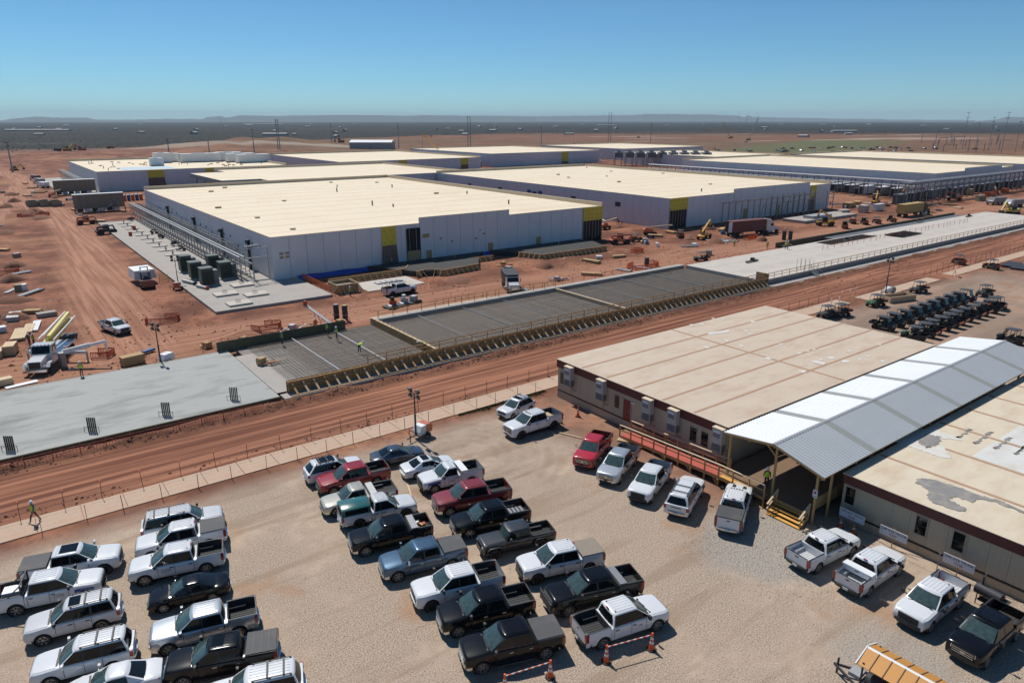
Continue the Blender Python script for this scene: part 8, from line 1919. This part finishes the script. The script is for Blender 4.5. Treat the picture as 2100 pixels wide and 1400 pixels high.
for p, l in (((170.47, 53.52), 'dark stacked mats left at the right edge by the far path'), ((169.17, 51.32), 'dark stacked mats cut by the right edge')):
    t = thing('mat_stack', l, 'mats', (*p, 0), 0.1)
    for k in range(3): piece('mat', -3.2, 3.2, -1.2 + .1 * k, 1.2 + .1 * k, .14 * k + .02, .14 * k + .14, 'steel_dark', t)
t = thing('path_notice', 'white notice on an easel where the far path starts', 'sign', (*(149.39, 56.05), 0), 0.4)
for a in (-.4, 0, .4): stick('leg', (a, -.3 if a else .4, 0), (0, 0, 1.2), .07, .07, 'timber', t)
piece('board', -.75, .75, -.03, .03, 1.2, 1.9, 'white_sign', t)
for i, (x, y) in enumerate(((113.3, 58.9), (115.2, 58.6), (117.6, 58.9), (108.6, 56.8), (106.4, 56.9))):
    t = thing('path_marker', f'small sign on a post beside the path, {ORD[i]} of those near the light tower', 'sign', (x, y, 0), .8, 'small signs on posts by the path'); stick('post', (0, 0, 0), (0, 0, 1.6), .06, .06, 'timber', t); piece('plate', -.25, .25, -.02, .02, 1.3, 1.8, 'ac_unit', t)
t = thing('timber_planter', 'long low tan box beside the light tower by the far path', 'box', (*(121.11, 53.40), 0), -0.25); piece('side', -3.0, 3.0, -1.1, -1.0, 0, 1.0, 'timber_pale', t); piece('side', -3.0, 3.0, 1.0, 1.1, 0, 1.0, 'timber_pale', t); piece('end', -3.0, -2.9, -1, 1, 0, 1.0, 'timber_pale', t); piece('end', 2.9, 3.0, -1, 1, 0, 1.0, 'timber_pale', t); piece('fill', -2.9, 2.9, -1, 1, 0, .5, 'deck_wood', t)

rk2 = thing('pipe_rack', 'distant steel pipe rack along the left wall of the far left hall', 'pipe rack')
for i in range(20): link('rack_frame', fm, rk2, (36.8, 349 + i * 4.8, 0.2))
for x, z in ((36.0, 4.6), (37.2, 4.6), (36.6, 3.3)): MB().cyl((x, 349, z), (x, 441, z), 0.18, n=6).build('pipe', 'steel_galv', rk2)
t = thing('equipment_pad', 'pale concrete pad along the left wall of the far left hall', 'pad'); piece('pad_panel', 27, 40.9, 344, 395, -0.1, 0.3, 'concrete', t); piece('pad_panel', 27, 40.9, 395.05, 446, -0.1, 0.3, 'concrete', t)
# ---------------------------------------------------------------- loose material of the works
rw = random.Random(99)
def material(kind, x, y, rz, label, grp):
    t = thing({'p': 'pipe_bundle', 'b': 'block_pallet', 't': 'timber_stack', 'd': 'drum_group', 'h': 'spoil_heap'}[kind], label, {'p': 'pipes', 'b': 'pallet', 't': 'timber', 'd': 'drum', 'h': 'heap'}[kind], (x, y, gz(x, y)), rz, grp)
    if kind == 'p':
        L = rw.uniform(3, 7)
        for k in range(5): MB().cyl((-L / 2, -.5 + .25 * k, .22), (L / 2, -.5 + .25 * k + rw.uniform(-.05, .05), .22), .11, n=6).build('pipe', rw.choice(('steel_galv', 'white_plain', 'steel_dark')), t)
        for sx in (-.3, .3): piece('dunnage', sx * L - .06, sx * L + .06, -.7, .7, 0, .1, 'timber', t)
    elif kind == 'b':
        piece('pallet', -.7, .7, -.6, .6, 0, .14, 'timber', t); mt = rw.choice(('concrete', 'white_plain', 'osb', 'container_tan', 'steel_grey'))
        for k in range(rw.randint(2, 4)): piece('layer', -.65, .65, -.55, .55, .145 + .28 * k, .415 + .28 * k, mt, t)
    elif kind == 't':
        L = rw.uniform(2.4, 5); mt = rw.choice(('timber_pale', 'timber', 'osb'))
        for k in range(3): piece('board', -L / 2 + .1 * k, L / 2, -.6, .6, .1 + .16 * k, .25 + .16 * k, mt, t)
        for sx in (-.3, .3): piece('dunnage', sx * L - .06, sx * L + .06, -.6, .6, 0, .098, 'timber', t)
    elif kind == 'd':
        for k in range(3): MB().cyl((.7 * k, .2 * (k % 2), 0), (.7 * k, .2 * (k % 2), .9), .3, n=10).build('drum', rw.choice(('steel_dark', 'porta_blue', 'white_plain')), t)
    else:
        a, b, h = rw.uniform(1.5, 4), rw.uniform(1.2, 2.6), rw.uniform(.6, 1.5); rows = []
        for r_, z in ((1.0, -.1), (.75, h * .45), (.4, h * .85), (.06, h)): rows.append([(a * r_ * math.cos(q) * rw.uniform(.82, 1.15), b * r_ * math.sin(q) * rw.uniform(.82, 1.15), z * rw.uniform(.85, 1.1)) for q in np.linspace(0, 2 * math.pi, 13)[:-1]])
        MB().loft(rows, closed=True, cap1=True).build('spoil', 'spoil_earth', t, smooth=70)
M('spoil_earth', (0.20, 0.088, 0.05), rough=0.95, var=0.35, scale=1.2, bump=0.6, bscale=3)
for n_, (x0, x1, y0, y1), ks, where in ((30, (-7, 5, 122, 255), 'ptbhh', 'in the left yard beside the haul road'), (20, (128, 165, 98, 128), 'ptbdh', 'between the two nearest halls and the orange barriers'), (22, (24, 39, 240, 338), 'ptbdb', 'around the tan enclosures beyond the pipe rack'), (44, (236, 284, 98, 175), 'ptbdhh', 'on the works right of the second hall'), (10, (52, 112, 97, 111), 'tphb', 'on the lane between the rebar bed and the nearest hall'), (24, (-6, 26, 255, 420), 'hhtb', 'far up the haul road'), (10, (242, 258, 260, 380), 'ptb', 'in the alley behind the second hall'), (8, (126, 151, 135, 200), 'ptb', 'in the alley left of the second hall')):
    for i in range(n_):
        k = ks[i % len(ks)]; x, y = rw.uniform(x0, x1), rw.uniform(y0, y1)
        if where.startswith('on the lane') and 99 < y < 108: y = rw.choice((97.5, 111))
        nm = {'p': 'low bundle of pipes', 'b': 'loaded pallet', 't': 'stack of timber', 'd': 'row of three drums', 'h': 'low heap of red spoil'}[k]
        material(k, x, y, rw.uniform(0, 3), f'{nm} {where}', f'{nm} {where}')

# ---------------------------------------------------------------- yards and machines farther off
rf = random.Random(31)
ORDX = ORD + ['thirteenth', 'fourteenth', 'fifteenth', 'sixteenth', 'seventeenth', 'eighteenth', 'nineteenth', 'twentieth', 'twenty-first', 'twenty-second', 'twenty-third']
def gen_yard(x, y0, y1, n, tagtext):
    for i in range(n):
        y = y0 + (y1 - y0) * i / n
        t = thing('generator_unit', f'dark generator box, {ORDX[i]} from the front {tagtext}', 'generator', (x + rf.uniform(-.3, .3), y, 0), 0, 'generator rows beside the far halls')
        piece('casing', -3.5, 3.5, -1.3, 1.3, 0.4, 3.3, ('cladding_dark', 'steel_grey', 'roof_equipment')[i % 3], t); piece('roof', -3.6, 3.6, -1.4, 1.4, 3.302, 3.5, 'white_plain', t); MB().cyl((-2, 0, 3.5), (-2, 0, 4.4), 0.3, n=8).build('exhaust', 'steel_galv', t); piece('door', -3.56, -3.502, -0.9, 0.9, 0.5, 3.0, 'steel_dark', t)
        piece('skid', -3.6, 3.6, -1.2, 1.2, 0, 0.395, 'steel_dark', t)
gen_yard(302.0, 140, 258, 22, 'against the long right hall'); gen_yard(293.0, 136, 250, 18, 'in the outer row by the long right hall')
gen_yard(262.0, 390, 480, 12, 'beside the distant left hall')
gen_yard(406.0, 140, 250, 12, 'in the alley between the right halls')
# steel racks before the long right hall
fr2 = thing('steel_pipe_bridge', 'long dark steel pipe bridge before the right hand halls', 'steel frame')
for i in range(26):
    y = 124 - 0 + i * 5.4
    for x in (284.5, 288.0): stick('post', (x, y, 0), (x, y, 6.6), 0.28, 0.28, 'steel_grey', fr2)
    stick('beam', (284.5, y, 6.5), (288, y, 6.5), 0.25, 0.25, 'steel_grey', fr2); stick('beam', (284.5, y, 4.6), (288, y, 4.6), 0.25, 0.25, 'steel_grey', fr2)
for x, z in ((285, 6.9), (286, 6.9), (287.2, 6.9), (285.4, 5.0), (287, 5.0)): MB().cyl((x, 124, z), (x, 262, z), 0.22, n=8).build('pipe', 'steel_galv', fr2)
fr3 = thing('steel_pipe_bridge', 'steel pipe bridge crossing before the front of the right hall', 'steel frame')
for i in range(30):
    x = 262 + i * 5.0
    for y in (118.0, 121.5): stick('post', (x, y, 0), (x, y, 7.6), 0.3, 0.3, 'steel_grey', fr3)
    stick('beam', (x, 118, 7.5), (x, 121.5, 7.5), 0.25, 0.25, 'steel_grey', fr3)
for y, z in ((118.3, 7.9), (119.2, 7.9), (120.2, 7.9), (121.1, 7.9), (118.6, 6.0), (120.8, 6.0)): MB().cyl((262, y, z), (410, y, z), 0.24, n=8).build('pipe', 'steel_galv', fr3)
for i in range(14):
    x = 268 + i * 9
    t = thing('switchgear_box', f'dark switchgear cabinet, {ORDX[i]} from the left before the right halls', 'cabinet', (x, 124 + rf.uniform(-1, 1), 0), 0, 'switchgear before the right halls'); piece('cabinet', -3, 3, -1.2, 1.2, 0.2, 3.4, 'steel_dark' if i % 3 else 'cladding_dark', t); piece('roof', -3.1, 3.1, -1.3, 1.3, 3.402, 3.55, 'steel_grey', t)
# cooling towers between the far halls
for i in range(9):
    t = thing('cooling_tower', f'dark cooling tower cell, {ORDX[i]} from the left in the bank', 'cooling tower', (346 + i * 5.6, 345 - i * 4.6, 0), -0.68, 'bank of cooling towers between the far halls')
    for sx in (-2.3, 2.3):
        for sy in (-3, 3): stick('leg', (sx, sy, 0), (sx, sy, 5.5), 0.35, 0.35, 'steel_grey', t)
    piece('casing', -2.7, 2.7, -3.6, 3.6, 5.5, 8.8, 'cladding_dark', t); MB().lathe([(1.9, 8.8), (1.6, 9.3), (1.8, 9.9)], n=14, axis='z').build('fan_stack', 'steel_galv', t)
t = thing('access_stair', 'long pale steel stair leading up to the cooling towers', 'stairs', (338, 350, 0), -0.68)
for y in (-0.8, 0.8): stick('stringer', (-8, y, 0), (2, y, 6), 0.2, 0.35, 'steel_galv', t)
for k in range(14): piece('tread', -7.6 + .7 * k, -7.1 + .7 * k, -0.8, 0.8, 0.3 + .42 * k, 0.36 + .42 * k, 'steel_galv', t)
# simple machines seen small
def excavator(pos, rz, label, mat='paint_yellow', k=1.0):
    t = thing('excavator', label, 'excavator', (pos[0], pos[1], gz(*pos)), rz, 'earth movers on the site'); t.scale = (k, k, k)
    for s in (1, -1): MB().prism([(-2, 0.1), (1.9, 0.1), (2.2, 0.5), (1.9, 0.95), (-1.9, 0.95), (-2.2, 0.5)], s * 1.1 - 0.3, s * 1.1 + 0.3).build('track', 'tyre', t)
    MB().prism([(-2.2, 1.0), (1.4, 1.0), (1.4, 1.7), (-2.2, 2.0)], -1.3, 1.3).build('house', mat, t); MB().box(0.1, 1.5, 0.3, 1.3, 1.7, 2.9).build('cab', 'trim', t)
    stick('boom', (1.2, -0.2, 1.6), (4.2, -0.2, 4.3), 0.4, 0.5, mat, t); stick('stick', (4.2, -0.2, 4.3), (6.2, -0.2, 1.6), 0.3, 0.4, mat, t); MB().prism([(5.7, 1.6), (6.5, 1.7), (6.6, 0.7), (5.9, 0.4), (5.4, 0.9)], -0.8, 0.4).build('bucket', 'steel_dark', t)
def site_truck(pos, rz, label, cabm='paint_white', boxm='steel_dark'):
    t = thing('site_truck', label, 'truck', (pos[0], pos[1], gz(*pos)), rz, 'trucks far off on the site')
    MB().prism([(0.8, 0.6), (3.4, 0.6), (3.4, 1.5), (2.5, 1.7), (2.1, 2.7), (0.8, 2.7)], -1.1, 1.1).build('cab', cabm, t); MB().box(-4.2, 0.6, -1.2, 1.2, 1.0, 2.6).build('body', boxm, t); piece('frame', -4.2, 2.8, -0.5, 0.5, 0.6, 0.95, 'steel_dark', t)
    for x in (2.4, -2.2, -3.4):
        for s in (1, -1): MB().lathe([(0.5, -0.15), (0.5, 0.15), (0.001, 0.1)], n=10).build('wheel', 'tyre', t, (x, s * 1.0, 0.5), 0 if s > 0 else math.pi)
for p, r_, l, c1, c2 in (((23.71, 385.95), 1.9, 'white truck first in the line parked beside the far left pad', 'paint_white', 'white_plain'), ((24.01, 411.27), 1.9, 'truck second in the line beside the far left pad', 'paint_white', 'steel_grey'), ((24.10, 436.28), 1.9, 'brown bodied truck third in the line beside the far left pad', 'paint_white', 'container_brown'), ((289.07, 94.53), 2.9, 'white truck parked before the right hand frames', 'paint_white', 'steel_grey'), ((292.66, 101.15), 2.9, 'grey truck left of the white one before the right frames', 'steel_grey', 'steel_grey'), ((58.61, 708.53), 2.0, 'distant truck on the pale pad at the left', 'utv_black', 'steel_dark'), ((580.53, 987.02), 1.0, 'distant hauler raising dust left of the dark poles', 'paint_yellow', 'paint_yellow'), ((120.57, 869.36), 0.5, 'distant hauler raising dust at the left', 'paint_orange', 'paint_maroon'), ((864.56, 615.81), 0.3, 'distant truck right of the crane', 'paint_white', 'white_plain'), ((933.21, 882.76), 0.3, 'distant truck behind the far roofs', 'paint_white', 'steel_grey')):
    site_truck(p, r_, l, c1, c2)
for p, r_, l, mt, k in (((292.18, 126.18), 2.5, 'yellow excavator among spoil before the right halls', 'paint_yellow', 1.3), ((266.18, 86.61), 3.0, 'pale yellow roller like machine by the end of the pale slab', 'paint_lemon', 1.0), ((19.91, 529.83), 0.5, 'yellow excavator at the far left of the haul road', 'paint_yellow', 0.9), ((69.08, 743.74), 0.7, 'excavator on the pale pad far left', 'paint_yellow', 1.4), ((79.37, 736.05), 2.2, 'second excavator on the pale pad far left', 'paint_orange', 1.4), ((572.38, 641.88), 1.0, 'distant excavator before the far roofs', 'paint_yellow', 1.3), ((348.69, 534.94), 0.4, 'yellow excavator by the distant left hall', 'paint_yellow', 1.3), ((351.77, 806.62), 2.0, 'distant excavator on the red spoil heap', 'paint_orange', 1.6)):
    excavator(p, r_, l, mt, k)
# cranes
def crane(pos, rz, L, up, label, mat='paint_yellow'):
    t = thing('crawler_crane', label, 'crane', (pos[0], pos[1], 0), rz)
    piece('crawler', -3, 3, -2.6, -1.4, 0, 1.3, 'tyre', t); piece('crawler', -3, 3, 1.4, 2.6, 0, 1.3, 'tyre', t); piece('house', -4.5, 2, -1.6, 1.6, 1.4, 3.6, mat, t)
    d = Vector((math.cos(up), 0, math.sin(up)))
    for y in (-0.5, 0.5):
        for z in (0, 1.0): stick('boom_chord', Vector((1.5, y, 2.5 + z)), Vector((1.5, y, 2.5 + z)) + d * L, 0.22, 0.22, mat if L < 30 else 'steel_dark', t)
    n = int(L / 2)
    for k in range(n): stick('lacing', Vector((1.5, -.5, 2.5)) + d * 2 * k, Vector((1.5, .5, 3.5)) + d * (2 * k + 2), 0.12, 0.12, mat if L < 30 else 'steel_dark', t)
    stick('hoist_line', Vector((1.5, 0, 3)) + d * L, Vector((1.5, 0, 3)) + d * L - Vector((0, 0, L * 0.5)), 0.1, 0.1, 'steel_dark', t)
crane((952.42, 674.39), 0.2, 40, 0.85, 'distant dark lattice crane with leaning boom behind the far roofs'); crane((1030.95, 766.77), 2.6, 26, 1.1, 'distant yellow crane left of the dark lattice crane'); crane((286.63, 464.65), 2.9, 24, 0.75, 'yellow crane leaning over the distant left hall'); crane((451.57, 341.49), 1.9, 0.1 + 8, 0.9, 'small yellow crane among the far plant')
# pale shed far behind
def shed(x, y, lx, ly, h, rz, label, mat='far_building', roof='white_plain'):
    t = thing('shed', label, 'building', (x, y, gz(x, y)), rz, 'sheds beyond the site'); piece('wall', -lx / 2, lx / 2, -ly / 2, ly / 2, -1, h * 0.75, mat, t); MB().prism([(-ly / 2 - .3, h * .75), (ly / 2 + .3, h * .75), (0, h)], -lx / 2 - .3, lx / 2 + .3, axis='x').build('roof', roof, t); piece('door', -1.8, 1.8, -ly / 2 - 0.08, -ly / 2 - 0.005, 0, 3.6, 'steel_grey', t)
shed(343, 706, 44, 22, 9, 0.62 - 1.27, 'long white gabled shed behind the halls')
rf = random.Random(77)
for i in range(60):
    a = rf.uniform(R(16), R(92)); d = rf.choice((rf.uniform(1300, 2600), rf.uniform(2500, 6000))); x, y = d * math.cos(a), d * math.sin(a); k = d / 1500
    w = rf.uniform(6, 20) * k ** .5; shed(x, y, w, rf.uniform(6, 12), rf.uniform(3.5, 6) * k ** .2, rf.uniform(0, 3), 'tiny pale building far out on the dark plain', roof='far_building')
# long pale roofs out on the plain seen at the left
for px_, w, l in (((166.44, 2467.79), 260, 'long thin pale roof on the plain at the far left'), ((1763.44, 5410.15), 420, 'long thin pale roof on the plain behind the far left hall'), ((2922.61, 3013.12), 160, 'white roofed plant on the plain behind the cooling towers'), ((1828.83, 1009.47), 90, 'white storage building on the plain before the power poles'), ((499.21, 1463.45), 70, 'white sheds on the plain behind the red spoil heap')):
    shed(px_[0], px_[1], w * 0.7, 16, 5, -0.65, l, roof='far_building')
# dozens of small vehicles in a far car park, each a thing
rf = random.Random(12)
fm_ = {}
for i in range(60):
    u = i / 60; p = (619.35, 407.29) if i < 30 else (746.88, 401.67); x = p[0] + rf.uniform(-60, 110); y = p[1] + rf.uniform(-25, 40) - (x - p[0]) * 0.75
    mt = rf.choice(('paint_white', 'paint_white', 'steel_dark', 'paint_silver', 'paint_navy', 'paint_red'))
    if mt not in fm_:
        m = MB(); m.prism([(-2.7, 0.4), (2.6, 0.4), (2.65, 1.0), (1.4, 1.2), (0.7, 1.85), (-0.9, 1.85), (-1.1, 1.2), (-2.7, 1.2)], -0.95, 0.95); b_ = m.mesh('body', [mt]); m = MB(); m.prism([(1.3, 1.22), (0.72, 1.78), (-0.85, 1.78), (-1.0, 1.22)], -0.97, 0.97); g_ = m.mesh('glasshouse', ['glass_tint']); fm_[mt] = (b_, g_)
    t = thing('parked_car', 'small vehicle in the crowded car park beyond the far halls', 'car', (x, y, 0), rf.uniform(0, 3.1), 'vehicles in the far car park'); link('body', fm_[mt][0], t); link('glasshouse', fm_[mt][1], t)
# power poles
def pole(x, y, h, label, arms=2, r0=0.5, grp='power poles'):
    t = thing('power_pole', label, 'power pole', (x, y, 0), 0.9, grp); MB().cyl((0, 0, 0), (0, 0, h), r0, r0 * 0.5, n=6).build('shaft', 'steel_grey', t)
    for k in range(arms): stick('cross_arm', (-h * 0.09, 0, h * (0.97 - 0.12 * k)), (h * 0.09, 0, h * (0.97 - 0.12 * k)), r0 * 0.8, r0 * 0.8, 'steel_dark', t)
PL = [((18.49, 520.29), 17), ((119.64, 589.35), 16), ((206.09, 664.80), 22), ((237.48, 692.45), 30), ((238.98, 691.33), 30), ((330.36, 783.30), 26), ((370.53, 699.44), 26), ((453.93, 691.03), 34), ((456.15, 689.38), 34), ((572.95, 706.30), 22), ((744.71, 764.51), 40), ((747.55, 762.40), 40), ((758.47, 695.04), 26), ((168.57, 669.44), 12)]
for i, (p, h) in enumerate(PL): pole(p[0], p[1], h, f'tall dark pole, {ORDX[i]} from the left along the far edge of the site' if i else 'dark pole at the far left behind the haul road')
rf = random.Random(6)
for i in range(34):
    d = 620 + 240 * (i // 17) + rf.uniform(-60, 60)
    x, y = d * math.cos(R(21.5 - 12.5 * (i % 17) / 17)) * 1.35, d * math.sin(R(21.5 - 12.5 * (i % 17) / 17)) * 1.35
    pole(x, y, rf.uniform(26, 40), 'slim steel pole of the substation beyond the right hand halls', arms=rf.choice((1, 2, 3)), r0=0.3, grp='substation poles on the right')
sub_t = thing('substation', 'dark tangle of substation gantries beyond the right hand halls', 'substation')
rf = random.Random(66)
for i in range(60):
    a = R(rf.uniform(9, 24)); d = rf.uniform(800, 1250); x, y = d * math.cos(a), d * math.sin(a); h = rf.uniform(5, 12)
    stick('gantry_post', (x, y, 0), (x, y, h), 0.5, 0.5, 'steel_grey', sub_t)
    if i % 2: stick('gantry_beam', (x, y, h), (x + rf.uniform(-22, 22), y + rf.uniform(-12, 12), h), 0.5, 0.5, 'steel_grey', sub_t)
# scrub on the plain: clumps of low bushes, one mass
rng_ = np.random.default_rng(3)
V = []; F = []
n = 26000
ang = np.radians(rng_.uniform(8, 98, n)); dist_ = 750 + 5200 * rng_.random(n) ** 1.6
bx, by = dist_ * np.cos(ang), dist_ * np.sin(ang)
keep = ((-0.5 * bx + by) > 880 + rng_.uniform(-120, 60, n)) | ((0.62 * bx + 0.78 * by) > 1750 + rng_.uniform(-200, 200, n))
k0 = 0
for x, y, d in zip(bx[keep], by[keep], dist_[keep]):
    w = rng_.uniform(1.6, 4.5) * (d / 1200) ** .4; h = rng_.uniform(0.3, 1.1)
    a0 = rng_.uniform(0, 6.28); pts = [(x + w * math.cos(a0 + t) * rng_.uniform(.6, 1), y + w * math.sin(a0 + t) * rng_.uniform(.6, 1), -0.3) for t in (0, 1.26, 2.51, 3.77, 5.03)]
    tp = (x + rng_.uniform(-.4, .4) * w, y + rng_.uniform(-.4, .4) * w, h); V += pts + [tp]; F += [(k0 + i, k0 + (i + 1) % 5, k0 + 5) for i in range(5)]; k0 += 6
me = bpy.data.meshes.new('scrub'); me.from_pydata(V, [], F); me.materials.append(MATS['scrub']); tag(link('scrub', me), 'dark low scrub covering the plain beyond the site', 'scrub', kind='stuff')
# mesas on the horizon: ridges with flat tops and sloping flanks
def mesa(dist, pts, label):
    """pts: (bearing in degrees from +x, height)"""
    m = MB(); top = []; foot = []; back = []; crest = []; rm = random.Random(int(dist))
    dense = []
    for (a0, h0), (a1, h1) in zip(pts, pts[1:]):
        for k in range(8): t = k / 8; dense.append((a0 + (a1 - a0) * t, h0 + (h1 - h0) * (t * t * (3 - 2 * t)) + rm.uniform(-1, 1) * dist * 0.00025))
    dense.append(pts[-1])
    for a, h in dense:
        c, s_ = math.cos(R(a)), math.sin(R(a)); wv = rm.uniform(-.02, .02) * dist
        foot.append((c * (dist - 900 + wv), s_ * (dist - 900 + wv), -5)); top.append((c * dist, s_ * dist, max(2, h) * .72)); crest.append((c * (dist + 120), s_ * (dist + 120), max(3, h))); back.append((c * (dist + 2600), s_ * (dist + 2600), -5))
    m.loft([foot, top, crest, back]); o = m.build('mesa', 'mesa', recalc=False, smooth=60); tag(o, label, 'mesa', 'flat topped hills on the horizon'); return o
def brg(px): return 53.25 - math.degrees(math.atan((px - 1050) / (1440 / math.cos(R(17.4627)))))
def hh_(dpx, dist): return 29 + dpx / 1509.0 * dist
D1 = 15000
mesa(D1, [(brg(-60), 2), (brg(0), hh_(0, D1)), (brg(30), hh_(3.0, D1)), (brg(75), hh_(6, D1)), (brg(120), hh_(4.5, D1)), (brg(175), hh_(4.5, D1)), (brg(200), hh_(1, D1)), (brg(260), hh_(1.2, D1)), (brg(330), hh_(2.5, D1)), (brg(415), hh_(2.5, D1)), (brg(428), hh_(6.0, D1)), (brg(452), hh_(7.5, D1)), (brg(465), hh_(5, D1)), (brg(495), hh_(9.0, D1)), (brg(560), hh_(8.2, D1)), (brg(640), hh_(9.5, D1)), (brg(690), hh_(10.5, D1)), (brg(850), hh_(9, D1)), (brg(860), hh_(10, D1)), (brg(1000), hh_(9, D1)), (brg(1100), hh_(7.5, D1))], 'long low blue line of mesas along the left half of the horizon')
D2 = 17500
mesa(D2, [(brg(1040), hh_(6, D2)), (brg(1100), hh_(8, D2)), (brg(1200), hh_(9, D2)), (brg(1290), hh_(10, D2)), (brg(1330), hh_(12, D2)), (brg(1450), hh_(11, D2)), (brg(1510), hh_(9, D2)), (brg(1525), hh_(6, D2)), (brg(1533), hh_(9.5, D2)), (brg(1545), hh_(6, D2)), (brg(1640), hh_(4.5, D2)), (brg(1740), hh_(2.5, D2)), (brg(1900), hh_(1, D2)), (brg(2000), hh_(0.5, D2))], 'blue mesas with a small knob on the right half of the horizon')
mesa(16000, [(brg(1990), 5), (brg(2040), hh_(1, 16000)), (brg(2060), hh_(5, 16000)), (brg(2180), hh_(6, 16000)), (brg(2300), 10)], 'blue mesa at the far right end of the horizon')
# wind turbines on the right mesas
rf = random.Random(9)
for i in range(16):
    px = 1240 + i * 21 + rf.uniform(-6, 6); a = R(brg(px)); d = 17700; x, y = d * math.cos(a), d * math.sin(a)
    t = thing('wind_turbine', 'tiny white wind turbine on the right hand mesas', 'wind turbine', (x, y, 120), a - math.pi / 2, 'wind turbines on the horizon'); MB().cyl((0, 0, 0), (0, 0, 95), 3.2, 2.2, n=6).build('tower', 'far_building', t); q0 = rf.uniform(0, 2)
    for k in range(3): b = q0 + k * 2.094; stick('blade', (0, -4, 95), (50 * math.cos(b), -4, 95 + 50 * math.sin(b)), 3, 1.2, 'far_building', t)
# ---------------------------------------------------------------- air
m, nd, lk_, p = nodes_of('haze'); nd.remove(p); vol = nd.new('ShaderNodeVolumePrincipled'); vol.inputs['Color'].default_value = (0.68, 0.86, 1.0, 1); vol.inputs['Density'].default_value = 4.6e-5; vol.inputs['Anisotropy'].default_value = 0.0
lk_.new(vol.outputs[0], nd['Material Output'].inputs['Volume'])
tag(MB().box(-30000, 30000, -30000, 30000, -12, 320).build('haze', 'haze'), 'thin blue haze of the air over the plain', 'haze', kind='stuff')
